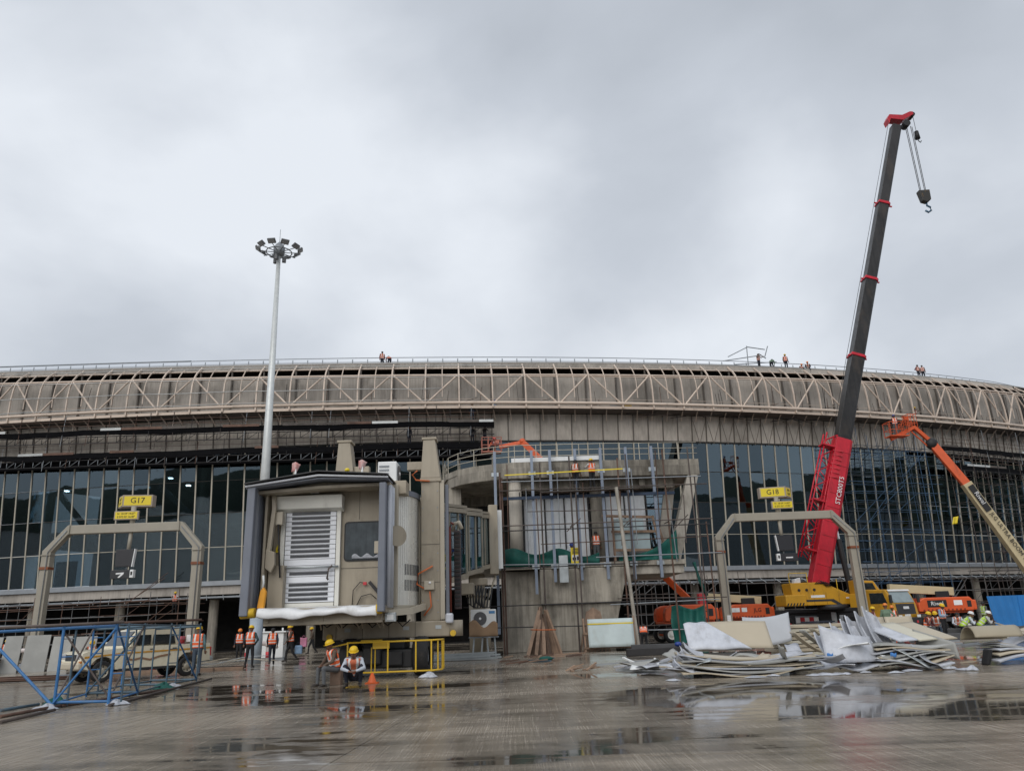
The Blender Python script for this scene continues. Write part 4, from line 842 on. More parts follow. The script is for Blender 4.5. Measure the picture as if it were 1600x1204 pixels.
# roof equipment
ac = B('roof_condenser', white, -4.75, -4.1, 26.0, 26.85, 6.3, 7.05, .03)
for i in range(4): B('grille_slat', zinc, -4.7, -4.36, 25.975, 25.99, 6.46 + .13 * i, 6.52 + .13 * i, 0, ac)
MB().tube((-4.09, 26.45, 6.68), (-4.07, 26.45, 6.68), .3, 20).build('fan_ring', mat('fan_grey', (.10, .10, .105), .5), ac, True); MB().ell((-4.06, 26.45, 6.68), (.03, .07, .07)).build('fan_hub', whink, ac, True)
for X in (-7.4, -5.15):
    st = MB().tube((X, 25.3, 6.3), (X, 25.3, 6.78), .035, 6).build('beacon_stem', white, JB, True)
    MB().sheet(lambda u, v: (X - .12 + (.24 + .04 * v) * u * (.55 + .45 * v), 25.3 + .04 * math.sin(u * 8), 6.66 + .3 * v + .04 * math.sin(u * 5)), 8, 6, .02).build('wrapped_beacon', mat('red_white_wrap', (.60, .42, .40), .5, var=.1, scale=6, dirt=(.6, .08, .06), dirt_amt=.9, dscale=9), st, True)
MB().ell((-5.72, 25.6, 6.72), (.09, .09, .07)).build('yellow_lamp', signy, JB, True)
MB().path([(-6.9, 26.0, 6.64), (-5.9, 26.0, 6.72), (-5.6, 26, 6.72)], 0, w=.3, h=.05).build('roof_tray', jb, JB, True)
# lift columns on the drive frame
def column(x0, name):
    c = MB().bb(x0, x0 + .66, 27.4, 28.0, 1.72, 6.55).build(name, jb, JB, True, bevel=.02)
    MB().bb(x0 - .04, x0 + .72, 27.36, 28.04, 6.55, 6.68).build('collar', jb, c, True, bevel=.01)
    mb = MB(); v8 = [V((x0 - .02, 27.36, 6.68)), V((x0 + .70, 27.36, 6.68)), V((x0 + .70, 28.04, 6.68)), V((x0 - .02, 28.04, 6.68)), V((x0 + .07, 27.42, 8.12)), V((x0 + .5, 27.42, 8.12)), V((x0 + .5, 27.98, 8.12)), V((x0 + .07, 27.98, 8.12))]
    mb.add(v8, [(3, 2, 1, 0), (4, 5, 6, 7), (0, 1, 5, 4), (1, 2, 6, 5), (2, 3, 7, 6), (3, 0, 4, 7)]).build('column_head', jb, c, True, bevel=.02)
    MB().bb(x0 + .02, x0 + .56, 27.38, 28.02, 8.12, 8.2).build('head_cap', jb, c, True, bevel=.01)
    return c
column(-3.42, 'lift_column'); column(-6.55, 'lift_column')
B('column_rail', jbl, -2.76, -2.6, 27.45, 27.6, 1.75, 6.6); B('column_rail', bellow, -2.58, -2.46, 27.6, 27.75, 1.72, 6.45)
B('head_bracket', jb, -3.95, -3.38, 27.5, 27.8, 7.02, 7.32); B('head_bracket', jb, -5.9, -5.35, 27.5, 27.8, 6.9, 7.22)
beam_ = B('drive_beam', jb, -6.75, -2.42, 27.2, 28.1, 1.2, 1.72, .04)
MB().tube((-2.42, 27.65, 1.2), (-2.42, 27.65, 1.72), .42, 16).build('beam_end', jb, JB, True)
for X in (-6.5, -2.3): MB().tube((X, 27.1, 1.3), (X, 27.2, 1.3), .10, 12).build('yellow_roller', yellow, JB, True)
B('wrapped_switch', film, -2.55, -2.28, 27.0, 27.18, 1.62, 1.95, .06)
for pts in ([(-3.1, 27.3, 6.55), (-3.6, 27.28, 6.6), (-3.72, 27.28, 6.8), (-3.55, 27.3, 6.95)], [(-3.0, 27.3, 3.55), (-3.5, 27.26, 3.3), (-3.55, 27.28, 2.95), (-3.3, 27.3, 2.8)], [(-3.1, 27.3, 2.7), (-3.05, 27.25, 2.2), (-3.3, 27.28, 1.9)]):
    MB().path(pts, .03, 6).build('orange_cable', mat('orange_conduit', (.62, .16, .05), .5), JB, True)
B('junction_box', jbl, -3.3, -2.95, 27.25, 27.39, 2.75, 3.05); MB().ell((-3.1, 27.24, 2.98), (.05, .03, .05)).build('lamp_button', whink, JB, True)
# bogie with tyres in a yellow guard cage
B('pivot_block', blackr, -5.3, -3.9, 26.9, 28.2, .85, 1.195, .04); B('axle_frame', blackr, -5.5, -3.6, 26.5, 28.3, .28, .85, .05); B('drive_motor', blackr, -5.2, -4.6, 26.3, 26.6, .4, .95, .06); B('cable_drum', blackr, -4.4, -3.9, 26.35, 26.6, .35, .8, .05)
for X in (-3.35, -5.75):
    for dy in (0,):
        Mw = Matrix.Translation((X, 27.0, .62)) @ Matrix.Rotation(rad(90), 4, 'Y') @ Matrix.Identity(4)
        ob = MB().lathe([(.30, -.24), (.48, -.27), (.60, -.2), (.62, -.1), (.62, .1), (.60, .2), (.48, .27), (.30, .24)], 28, Mw).build('tyre', tyre, JB, True)
        MB().lathe([(.30, -.2), (.28, -.08), (.1, -.1), (0, -.1)], 20, Mw).build('rim', zinc, ob, True); MB().lathe([(.30, .2), (.28, .08), (.1, .1), (0, .1)], 20, Mw).build('rim', zinc, ob, True)
        Mw2 = Matrix.Translation((X + .0, 28.25, .56)) @ Matrix.Rotation(rad(90), 4, 'Y')
        MB().lathe([(.30, -.2), (.46, -.22), (.56, -.12), (.56, .12), (.46, .22), (.30, .2), (.1, .15), (0, .15)], 28, Mw2).build('tyre', tyre, JB, True)
cg = [(-5.6, 25.9), (-2.85, 25.9), (-2.62, 26.4), (-2.62, 27.1)]
for z_ in (.2, 1.12): MB().path([(a, b, z_) for a, b in cg], .028, 8).build('guard_rail', yellow, JB, True)
for a, b in ((-5.6, 25.9), (-4.3, 25.9), (-3.4, 25.9), (-2.9, 25.9), (-2.72, 26.2), (-2.62, 26.6), (-2.62, 27.1)): rod('guard_post', JB, (a, b, .17), (a, b, 1.14), .026, yellow, 8)
MB().path([(-5.6, 25.9, 1.1), (-6.2, 26.4, 1.0)], .026, 6).build('guard_rail', yellow, JB, True)
B('yellow_plate', yellow, -4.85, -4.3, 26.2, 26.24, .9, 1.15, .01); B('yellow_plate', yellow, -5.3, -4.6, 26.5, 26.6, 1.1, 1.18, .01)
for X in (-4.9, -4.78): rod('yellow_stay', JB, (X, 26.3, .15), (X, 26.3, .95), .02, yellow)
# service stair at the left
for i in range(7): bar('stair_tread', JB, (-6.9 + .14 * i, 28.4, 1.75 - .2 * i), (-6.9 + .14 * i, 29.2, 1.75 - .2 * i), .24, .04, zinc)
for y_ in (28.35, 29.25): bar('stair_stringer', JB, (-7.1, y_, 1.95), (-5.85, y_, .3), .05, .16, darkp)
bar('stair_rail', JB, (-7.1, 28.35, 2.0), (-5.5, 26.9, .75), .05, .05, blackr)
# telescopic tunnel, three glazed sections sloping up to the pier
TN, TF = V((-2.95, 29.3, 0)), V((-1.12, 40.2, 0)); ax = (TF - TN).normalized(); lf = V((-ax.y, ax.x, 0))
def tun(f0, f1, inset, name):
    L_ = (TF - TN).length; a, b = TN + ax * (L_ * f0), TN + ax * (L_ * f1); za, zb = 2.95 + 1.2 * f0, 2.95 + 1.2 * f1; hh = 3.0 - inset * 1.1; wd = 3.1 - 2 * inset
    a = a + lf * inset; b = b + lf * inset; za += inset * .6; zb += inset * .6
    def q(p, z, o=0): return p + lf * o + V((0, 0, z))
    for o in (0, wd):
        bar(name + '_sill', JB, q(a, za + .12, o), q(b, zb + .12, o), .12, .18, jb); bar(name + '_head', JB, q(a, za + hh - .12, o), q(b, zb + hh - .12, o), .12, .18, jb)
    MB().prism([q(a, za, 0), q(b, zb, 0), q(b, zb, wd), q(a, za, wd)], (0, 0, .12)).build(name + '_floor', jb, JB, True)
    MB().prism([q(a, za + hh, -.05), q(b, zb + hh, -.05), q(b, zb + hh, wd + .05), q(a, za + hh, wd + .05)], (0, 0, .12)).build(name + '_roof', jb, JB, True)
    nb = max(2, int((b - a).length / 1.3))
    for o in (0, wd):
        for i in range(nb + 1):
            p = a.lerp(b, i / nb); zz = za + (zb - za) * i / nb; bar(name + '_post', JB, q(p, zz + .2, o), q(p, zz + hh - .2, o), .06, .07, jb, up=ax)
            if i < nb:
                p2 = a.lerp(b, (i + 1) / nb); z2 = za + (zb - za) * (i + 1) / nb
                MB().prism([q(p, zz + .25, o + .02), q(p2, z2 + .25, o + .02), q(p2, z2 + hh - .25, o + .02), q(p, zz + hh - .25, o + .02)], lf * .02).build('tunnel_pane', clearglass, JB, True)
tun(0, .40, 0, 'outer_tunnel'); tun(.36, .74, .12, 'middle_tunnel'); tun(.70, 1.0, .24, 'inner_tunnel')
p = TN + ax * 10.6
MB().box(p + lf * .05 + V((0, 0, 5.7)), (.45, .3, 3.5), rz=.16).build('end_post', jb, JB, True, bevel=.02)
MB().tube(p + lf * 1.6 + V((0, 1.2, 4.0)), p + lf * 1.6 + V((0, 1.2, 7.1)), 1.75, 24).build('rotunda', mat('rotunda_shell', (.32, .30, .26), .5, streak=.3), JB, True)
MB().box(p + lf * .1 + V((.25, .5, 5.75)), (.5, .05, 3.0), rz=.16).build('rotunda_flashing', white, JB, True)
rc = p + lf * 1.0 + V((0, .6, 0))
MB().tube((rc.x, rc.y, 0), (rc.x, rc.y, 4.1), .42, 18).build('support_column', jb, JB, True); MB().tube((rc.x, rc.y, 2.9), (rc.x, rc.y, 3.05), .55, 18).build('column_ring', jb, JB, True)
MB().tube((rc.x + .55, rc.y - .4, .4), (rc.x + .55, rc.y - .4, 2.7), .12, 10).build('drain_pipe', jbl, JB, True); rod('stay', JB, (rc.x + .5, rc.y - .4, 2.6), (rc.x + 1.0, rc.y - .5, 3.9), .05, jbl)
B('cable_carrier', mat('cable_chain', (.05, .035, .035), .6), -2.36, -2.12, 28.6, 28.9, 2.1, 4.9, .02)
for i in range(18): B('chain_link', blackr, -2.34, -2.14, 28.56, 28.6, 2.2 + .15 * i, 2.28 + .15 * i, 0)
MB().path([(-2.5, 28.55, 2.0), (-2.5, 28.55, 5.0), (-2.45, 28.6, 5.2), (-2.38, 28.7, 5.15)], .05, 6).build('red_hose', mat('brick_red_hose', (.25, .06, .04), .5), JB, True)
MB().path([(-2.4, 29, 4.9), (-2.38, 29, 5.2), (-2.2, 29, 5.25), (-2.1, 29, 5.0)], .09, 8).build('carrier_head', jbl, JB, True)
for i in range(6): MB().path([(-2.2 + .12 * i, 33, 3.1), (-2.15 + .12 * i, 32.9, 2.4 - .1 * (i % 3)), (-1.9 + .13 * i, 33, 2.2), (-1.75 + .12 * i, 33.2, 3.0)], .035, 5).build('slack_cable', blackr, JB, True)
B('under_tray', jb, -2.6, -1.9, 32.6, 33.6, 2.75, 3.2); B('under_tray', jb, -2.3, -1.5, 36.5, 37.5, 3.3, 3.6)

# seams, bolts and hatches on the plain panels
seamb = mat('dark_seam', (.09, .08, .065), .7)
for z_ in (3.0, 4.3): B('panel_seam', seamb, -3.42, -2.76, 27.392, 27.398, z_, z_ + .018, 0)
for z_ in (2.0, 2.4, 3.4, 4.0, 4.8, 5.6, 6.2):
    for x_ in (-3.36, -2.83): MB().tube((x_, 27.4, z_), (x_, 27.38, z_), .022, 6).build('bolt', zinc, JB, True)
for x_ in (-6.3, -5.4, -4.5, -3.6): B('panel_seam', seamb, x_, x_ + .016, 27.192, 27.198, 1.22, 1.7, 0)
for x_ in (-6.0, -4.0, -2.9): B('label_plate', galv, x_, x_ + .2, 27.185, 27.196, 1.45, 1.57, 0)
B('panel_seam', seamb, -5.86, -4.32, 25.742, 25.748, 3.45, 3.468, 0); B('panel_seam', seamb, -5.3, -5.284, 25.742, 25.748, 5.05, 6.05, 0)
B('wall_box', jbl, -4.75, -4.5, 25.6, 25.74, 3.9, 4.3); B('wall_box', jbl, -4.6, -4.42, 25.55, 25.74, 5.1, 5.4)
for i in range(6): MB().path([(-6.6 + .5 * i, 26.4, 1.78), (-6.4 + .5 * i, 26.35, 1.62 - .05 * (i % 2)), (-6.15 + .5 * i, 26.4, 1.78)], .022, 5).build('slack_cable', blackr, JB, True)
# ------------------------------------------------------------ wheels
def wheel(parent, c, axis, r, wd, rimm, world=False, name='wheel', holes=0):
    a = V(axis).normalized(); s_, u_ = frame(a); M = Matrix.Translation(V(c)) @ Matrix((s_, u_, a)).transposed().to_4x4(); h = wd / 2
    o = MB().lathe([(.58 * r, -h * .8), (.86 * r, -h), (.97 * r, -h * .8), (r, -h * .4), (r, h * .4), (.97 * r, h * .8), (.86 * r, h), (.58 * r, h * .8)], 26, M).build(name, tyre, parent, world)
    for e_ in (-1, 1):
        q = MB().lathe([(.60 * r, e_ * h * .8), (.55 * r, e_ * h * .45), (.3 * r, e_ * h * .5), (.26 * r, e_ * h * .75), (.1 * r, e_ * h * .8), (0, e_ * h * .8)], 18, M).build('rim', rimm, o, world)
    for i in range(holes):
        t = 2 * math.pi * i / holes
        for e_ in (-1, 1): MB().tube(M @ V((.43 * r * math.cos(t), .43 * r * math.sin(t), e_ * h * .46)), M @ V((.43 * r * math.cos(t), .43 * r * math.sin(t), e_ * h * .52)), .075 * r, 8).build('rim_slot', blackr, o, world)
    return o
# ------------------------------------------------------------ mobile crane
CR = thing('mobile_crane', 'yellow truck crane with raised red and black telescopic boom at the right', 'crane', (23.4, 58, 0))
hd = rad(-60); H_ = V((math.cos(hd), math.sin(hd), 0)); S_ = V((-H_.y, H_.x, 0)); O = V((23.3, 59.6, 0))
def cb(n, m, l0, l1, w0, w1, z0, z1, bev=.03, par=None):
    return MB().prism([O + H_ * a + S_ * b + V((0, 0, z0)) for a, b in ((l0, w0), (l1, w0), (l1, w1), (l0, w1))], (0, 0, z1 - z0)).build(n, m, par or CR, True, bevel=bev)
cb('chassis', mat('chassis_black', (.025, .025, .027), .6), -6.2, 5.0, -1.2, 1.2, .8, 1.5)
cb('deck', mat('chassis_black', (.025, .025, .027), .6), -6.0, 3.4, -1.32, 1.32, 1.51, 1.78)
cab = MB()
for prof, m_ in (([(3.6, .7), (5.9, .7), (6.05, 1.2), (5.95, 1.9), (5.55, 2.85), (3.6, 2.95)], 0),):
    cab.prism([O + H_ * a + S_ * -1.28 + V((0, 0, z)) for a, z in prof], S_ * 2.56)
cab = cab.build('truck_cab', craneyel, CR, True, bevel=.06)
def quad(n, m, pts, d, par): return MB().prism(pts, d).build(n, m, par, True, bevel=.008)
fr = lambda a, b, z: O + H_ * a + S_ * b + V((0, 0, z))
quad('windscreen', mat('sky_window', (.22, .27, .28), .08, var=.2, spec=.8), [fr(5.93, -1.12, 1.98), fr(5.93, 1.12, 1.98), fr(5.6, 1.08, 2.72), fr(5.6, -1.08, 2.72)], H_ * .035, cab)
quad('sun_visor', whink, [fr(5.66, -1.15, 2.74), fr(5.66, 1.15, 2.74), fr(5.6, 1.15, 2.86), fr(5.6, -1.15, 2.86)], H_ * .06, cab)
quad('side_window', darkglass, [fr(4.3, -1.27, 1.95), fr(5.6, -1.27, 1.95), fr(5.35, -1.27, 2.65), fr(4.3, -1.27, 2.68)], S_ * -.03, cab)
quad('grille', mat('grille_dark', (.03, .03, .032), .5), [fr(6.02, -1.0, 1.2), fr(6.02, 1.0, 1.2), fr(5.96, 1.0, 1.9), fr(5.96, -1.0, 1.9)], H_ * .03, cab)
quad('badge', whink, [fr(6.03, -.3, 1.55), fr(6.03, .3, 1.55), fr(6.02, .3, 1.72), fr(6.02, -.3, 1.72)], H_ * .03, cab)
quad('number_plate', white, [fr(6.05, -.3, 1.02), fr(6.05, .3, 1.02), fr(6.05, .3, 1.2), fr(6.05, -.3, 1.2)], H_ * .03, cab)
cb('bumper', mat('chassis_black', (.025, .025, .027), .6), 5.95, 6.2, -1.3, 1.3, .55, 1.0, .04, cab)
for s_ in (-1, 1):
    cb('headlight', white, 6.18, 6.23, s_ * 1.0 - .18, s_ * 1.0 + .18, .98, 1.16, .02, cab); cb('tow_mount', redm, 6.18, 6.24, s_ * .75 - .08, s_ * .75 + .08, .62, .78, .02, cab)
    cb('mirror', mat('grille_dark', (.03, .03, .032), .5), 5.95, 6.1, s_ * 1.5 - .1, s_ * 1.5 + .1, 1.95, 2.5, .03, cab)
cb('engine_cover', craneyel, 2.6, 3.55, -1.25, 1.25, 1.55, 2.7, .05)
for l in (-4.6, -3.2, 1.6, 4.4):
    for s_ in (-1, 1): wheel(CR, fr(l, s_ * 1.08, .62), S_, .62, .38, redm, True, holes=6)
for l in (-5.6, 2.6):
    for s_ in (-1, 1):
        cb('outrigger_box', mat('chassis_black', (.025, .025, .027), .6), l - .25, l + .25, s_ * 1.75 - .6, s_ * 1.75 + .6, .85, 1.2); cb('outrigger_leg', zinc, l - .12, l + .12, s_ * 2.3 - .12, s_ * 2.3 + .12, .12, 1.3); cb('outrigger_pad', yellow, l - .3, l + .3, s_ * 2.3 - .3, s_ * 2.3 + .3, 0, .12)
for i in range(5): cb('hazard_panel', redm if i % 2 else white, -2.3 + .42 * i, -1.9 + .42 * i, -1.36, -1.33, .8, 1.2, 0)
cb('side_locker', zinc, -2.4, -.4, -1.32, -1.18, .55, 1.3)
cb('ladder', galv, 1.0, 1.4, -1.4, -1.33, .5, 1.5, 0)
# superstructure, turned side-on
sx = lambda a, z: V((a, 57.2, z))
up_ = MB().prism([sx(19.4, 2.02), sx(25.9, 2.02), sx(26.1, 2.4), sx(24.6, 2.35), sx(22.3, 3.45), sx(21.6, 3.62), sx(19.6, 3.62), sx(19.7, 2.75), sx(19.4, 2.65)], (0, 1.9, 0)).build('superstructure', craneyel, CR, True, bevel=.05)
MB().bb(19.1, 20.6, 57.0, 59.4, 2.0, 2.8).build('counterweight', craneyel, CR, True, bevel=.08)
MB().tube((22.8, 58, 1.7), (22.8, 58, 2.03), 1.1, 24).build('slew_ring', mat('grille_dark', (.03, .03, .032), .5), CR, True)
MB().prism([sx(20.6, 2.42) + V((0, -.02, 0)), sx(22.6, 2.42) + V((0, -.02, 0)), sx(23.4, 1.88) + V((0, -.02, 0)), sx(23.1, 1.88) + V((0, -.02, 0)), sx(22.4, 2.28) + V((0, -.02, 0)), sx(20.6, 2.28) + V((0, -.02, 0))], (0, .015, 0)).build('dark_stripe', mat('grille_dark', (.03, .03, .032), .5), up_, True)
for i in range(3): MB().bb(23.5 + .25 * i, 24.2 + .25 * i, 57.16, 57.19, 2.42 - .2 * i, 2.52 - .2 * i).build('white_flash', whink, up_, True)
for i in range(3): MB().tube((20.2 + .55 * i, 57.19, 3.1), (20.2 + .55 * i, 57.15, 3.1), .1, 12).build('pin_boss', blackr, up_, True)
MB().prism([(20.0, 57.4, 3.6), (20.5, 57.4, 3.6), (20.5, 57.4, 4.0), (20.1, 57.4, 3.9)], (0, .6, 0)).build('winch', whink, CR, True, bevel=.05)
oc = MB().prism([(23.9, 56.4, 1.8), (26.0, 56.4, 1.8), (25.9, 56.4, 2.5), (25.3, 56.4, 3.55), (23.9, 56.4, 3.65)], (0, 1.0, 0)).build('operator_cab', craneyel, CR, True, bevel=.05)
MB().prism([(24.15, 56.39, 2.4), (25.6, 56.39, 2.4), (25.2, 56.39, 3.4), (24.15, 56.39, 3.45)], (0, -.03, 0)).build('cab_window', darkglass, oc, True)
MB().prism([(25.93, 56.5, 2.5), (25.93, 57.3, 2.5), (25.36, 57.3, 3.5), (25.36, 56.5, 3.5)], (.03, 0, .015)).build('cab_windscreen', mat('sky_window', (.22, .27, .28), .08), oc, True)
# telescopic boom
F_, T_ = V((21.95, 58, 3.35)), V((34.95, 58, 42.6)); bd = (T_ - F_).normalized(); bn = V((-bd.z, 0, bd.x)); bl = (T_ - F_).length
def section(l0, l1, dp, wd, m, name):
    dp *= .9; wd *= .9
    prof = [(-.5, -.5), (-.5, .5), (.28, .5), (.44, .34), (.5, 0), (.44, -.34), (.28, -.5)]
    o = MB().prism([F_ + bd * l0 - bn * (a * dp) + V((0, b * wd, 0)) for a, b in prof], bd * (l1 - l0)).build(name, m, CR, True, bevel=.02); return o
lz = lambda z: (z - 3.35) / bd.z
section(-.6, lz(14.2), 1.5, 1.25, cranered, 'boom_base')
lev = [14.2, 20.95, 27.6, 34.6, 42.3]; dps = [1.28, 1.17, 1.06, .96]
for i in range(4):
    section(lz(lev[i]) - .5, lz(lev[i + 1]), dps[i], dps[i] * .86, craneblk, 'boom_section')
    if i < 3: section(lz(lev[i + 1]) - .10, lz(lev[i + 1]) + .12, dps[i] + .16, dps[i] * .86 + .16, cranered, 'boom_collar')
    if i < 3: MB().beam(F_ + bd * lz(lev[i + 1]) - bn * -.75, F_ + bd * lz(lev[i + 1]) - bn * .75, .1, .1).build('collar_ear', cranered, CR, True)
# head
hp = lambda l, n_: F_ + bd * (bl + l) + bn * n_
MB().prism([hp(-.4, .75), hp(.1, .72), hp(.25, -.35), hp(1.1, -1.15), hp(1.35, -1.05), hp(1.3, -.8), hp(.75, -.2), hp(.5, .9), hp(.0, 1.0)][::-1], (0, .8, 0)).build('boom_head', cranered, CR, True, bevel=.02)
for o in CR.children:
    if o.name.startswith('boom_head'):
        for v in o.data.vertices: v.co.y -= .4
for a, n_ in ((.1, -.75), (1.15, -1.1)): MB().tube(hp(a, n_) + V((0, -.35, 0)), hp(a, n_) + V((0, .35, 0)), .3 if a < 1 else .2, 16).build('sheave', blackr, CR, True)
hk = V((hp(.1, -1.0).x, 58, 0)); hz = 35.3; topz = hp(.1, -.8).z - .2
for dx_, dy_ in ((-.28, 0), (-.1, .1), (.12, -.1), (.3, 0)): rod('hoist_rope', CR, (hk.x + dx_, 58 + dy_, topz), (hk.x + dx_ * .9, 58 + dy_, hz + .4), .028, blackr, 5)
hb = MB().prism([(hk.x - .48, 57.75, hz + .45), (hk.x + .48, 57.75, hz + .5), (hk.x + .45, 57.75, hz - .45), (hk.x + .1, 57.75, hz - .7), (hk.x - .3, 57.75, hz - .55)], (0, .5, 0)).build('hook_block', mat('hook_block_black', (.03, .028, .024), .5, dirt=(.3, .16, .04), dirt_amt=.3, dscale=5), CR, True, bevel=.05)
MB().path([(hk.x + .1, 58, hz - .65), (hk.x + .1, 58, hz - .95), (hk.x + .34, 58, hz - 1.1), (hk.x + .36, 58, hz - 1.4), (hk.x + .1, 58, hz - 1.58), (hk.x - .14, 58, hz - 1.4)], .085, 8).build('hook', mat('hook_blue', (.08, .16, .24), .45, .3), hb, True)
a2 = hp(1.2, -1.25); rod('hoist_rope', CR, a2, a2 - V((0, 0, 1.6)), .022, blackr, 5)
h2 = MB().tube(a2 - V((0, 0, 1.6)), a2 - V((0, 0, 2.35)), .17, 10, r2=.22).build('auxiliary_hook_ball', blackr, CR, True)
MB().path([a2 - V((0, 0, 2.35)), a2 - V((-.05, 0, 2.6)), a2 - V((-.18, 0, 2.72)), a2 - V((-.28, 0, 2.55))], .05, 6).build('hook', zinc, h2, True)
rod('luffing_rope', CR, F_ + bd * lz(14) + bn * .86, hp(0, .72), .02, blackr, 5)
# folded lattice jib strapped to the boom base
jl = MB(); q0, q1 = F_ + bd * 1.7 + bn * 1.3, F_ + bd * 11.6 + bn * 1.02
for dn in (.4, -.4):
    for dy in (-.35, .35): jl.tube(q0 + bn * dn + V((0, dy, 0)), q1 + bn * dn + V((0, dy, 0)), .055, 6)
for i in range(16):
    a, b = q0.lerp(q1, i / 16), q0.lerp(q1, (i + 1) / 16); s_ = 1 if i % 2 else -1
    for dy in (-.35, .35): jl.tube(a + bn * .4 * s_ + V((0, dy, 0)), b - bn * .4 * s_ + V((0, dy, 0)), .035, 5)
jl.build('folded_jib', cranered, CR, True)
for l in (2.4, 6.2, 10.6): MB().beam(F_ + bd * l + bn * .7, F_ + bd * l + bn * 1.6, .12, 1.0, up=(0, 1, 0)).build('jib_bracket', cranered, CR, True)
for i in range(7): MB().beam(F_ + bd * (8.2 + .35 * i) + bn * .78 + V((0, -.5, 0)), F_ + bd * (8.2 + .35 * i) + bn * .1 + V((0, -.68, 0)), .06, .06).build('rope_guide', cranered, CR, True)
rod('lift_cylinder', CR, (24.35, 58, 1.95), (23.95, 58, 6.7), .20, blackr, 14); rod('lift_rod', CR, (23.95, 58, 6.7), (23.72, 58, 9.3), .13, chrome, 12)
lettering('STC800T5', .5, CR, F_ + bd * 7.3 - bn * .15 + V((0, -.66, 0)), bd, bn, whink, .01)

# ------------------------------------------------------------ boom lifts
def boom_lift(label, loc, rz, booms, txts=(), hood_len=3.4, group='boom lifts', body=True):
    t = thing('boom_lift', label, 'boom lift', loc, rz, group); h = hood_len / 2
    if body:
        MB().bb(-1.6, 1.6, -.75, .75, .55, .85).build('chassis', mat('lift_grey', (.07, .07, .075), .6), t, bevel=.04)
        for X in (-1.35, 1.35):
            MB().bb(X - .16, X + .16, -1.1, 1.1, .42, .62).build('axle', orange, t, bevel=.03)
            for Y in (-1.05, 1.05): wheel(t, (X, Y, .5), (0, 1, 0), .5, .38, offwh, holes=0)
        MB().tube((0, 0, .85), (0, 0, 1.15), .6, 20).build('slew_ring', blackr, t)
        MB().bb(-h, h, -.9, .9, 1.15, 1.3).build('turntable', orange, t, bevel=.03)
        for Y, s_ in ((-.95, -1), (.95, 1)):
            p_ = [(-h, 1.3), (h - .1, 1.3), (h, 1.5), (h, 2.0), (h - .25, 2.28), (-h + .5, 2.3), (-h + .1, 2.1), (-h, 1.8)]
            hd_ = MB().prism([(a, Y - .26, b) for a, b in p_], (0, .52, 0)).build('hood', orange, t, bevel=.06)
            for i in range(11): MB().bb(-h + .3 + i * (hood_len - .8) / 11, -h + .42 + i * (hood_len - .8) / 11, Y + s_ * .262 - .01, Y + s_ * .262 + .01, 1.34, 1.46).build('vent', mat('orange_shadow_grille', (.2, .03, .01), .6), hd_)
            MB().bb(h - .5, h - .2, Y + s_ * .262 - .01, Y + s_ * .262 + .01, 1.55, 2.0).build('side_grille', blackr, hd_)
        MB().bb(h - .15, h + .25, -1.1, 1.1, 1.32, 2.05).build('counterweight', orange, t, bevel=.1)
        MB().bb(-.25, .75, -.38, .38, 1.3, 2.75).build('boom_mast', blackr, t, bevel=.06)
    for s, sz, x_, z_, m_, bgm in txts:
        if bgm: MB().bb(x_ - len(s) * sz * .33, x_ + len(s) * sz * .33, -1.23, -1.222, z_ - sz * .6, z_ + sz * .6).build('decal', bgm, t)
        lettering(s, sz, t, (x_, -1.235, z_), (1, 0, 0), (0, 0, 1), m_, .003, world=False)
    for (a, b, w_, h_, m_) in booms: MB().beam(a, b, w_, h_).build('boom', m_, t, True, bevel=.02)
    return t
def basket(t, c, rz, wd=1.9, dp=.9, h=1.1, m=None):
    m = m or orange; R = Matrix.Rotation(rz, 3, 'Z'); q = lambda x, y, z: V(c) + R @ V((x, y, z))
    MB().box(q(0, 0, .04), (wd, dp, .08), rz=rz).build('basket_floor', m, t, True)
    for z in (.55, h):
        MB().path([q(-wd / 2, -dp / 2, z), q(wd / 2, -dp / 2, z), q(wd / 2, dp / 2, z), q(-wd / 2, dp / 2, z), q(-wd / 2, -dp / 2, z)], .028, 6).build('basket_rail', m, t, True)
    for x in (-wd / 2, -wd / 6, wd / 6, wd / 2):
        for y in (-dp / 2, dp / 2): rod('basket_post', t, q(x, y, .05), q(x, y, h), .024, m)
    MB().box(q(wd / 2 - .3, dp / 2 + .1, h - .15), (.4, .2, .3), rz=rz).build('control_box', m, t, True)
rb = mat('rental_black', (.015, .015, .015), .45)
la = boom_lift('orange boom lift behind the rusty scaffold, its arm rising over the pier roof', (10.7, 52, 0), rad(8), [(V((11.2, 52.4, 2.6)), V((.62, 57.5, 14.9)), .34, .4, orange)], (('JLG', .38, .9, 1.95, ink, None),))
MB().beam((.75, 57.5, 14.85), (-1.15, 57.6, 14.55), .22, .28).build('jib', orange, la, True, bevel=.02); MB().ell((.65, 57.5, 14.9), (.26, .26, .26)).build('knuckle', orange, la, True)
basket(la, (-1.75, 57.6, 14.1), .1, 1.5, .9, 1.15, mat('basket_dusty_red', (.45, .16, .11), .5))
lb = boom_lift('orange boom lift with lowered cream boom behind the left leg of gantry G18', (16.9, 60, 0), rad(4), [(V((18.2, 60, 2.55)), V((13.9, 60.2, 2.95)), .5, .55, cream)], (('JLG', .4, .55, 1.85, ink, None),), 3.3)
MB().bb(13.5, 14.1, 59.6, 60.3, 1.2, 3.2).build('boom_rest', redm, lb, True, bevel=.05); MB().bb(-1.4, -.8, -1.235, -1.222, 1.75, 2.05).build('decal', white, lb); MB().bb(-.65, -.25, -1.235, -1.222, 1.75, 2.05).build('decal', white, lb)
lc = boom_lift('orange boom lift with white lettering parked right of the truck crane cab', (31.8, 60.5, 0), rad(-4), [(V((33.0, 60.5, 2.7)), V((28.2, 60.5, 3.1)), .5, .6, cream)], (('Riwal', .42, -.65, 1.85, whink, rb),), 4.0)
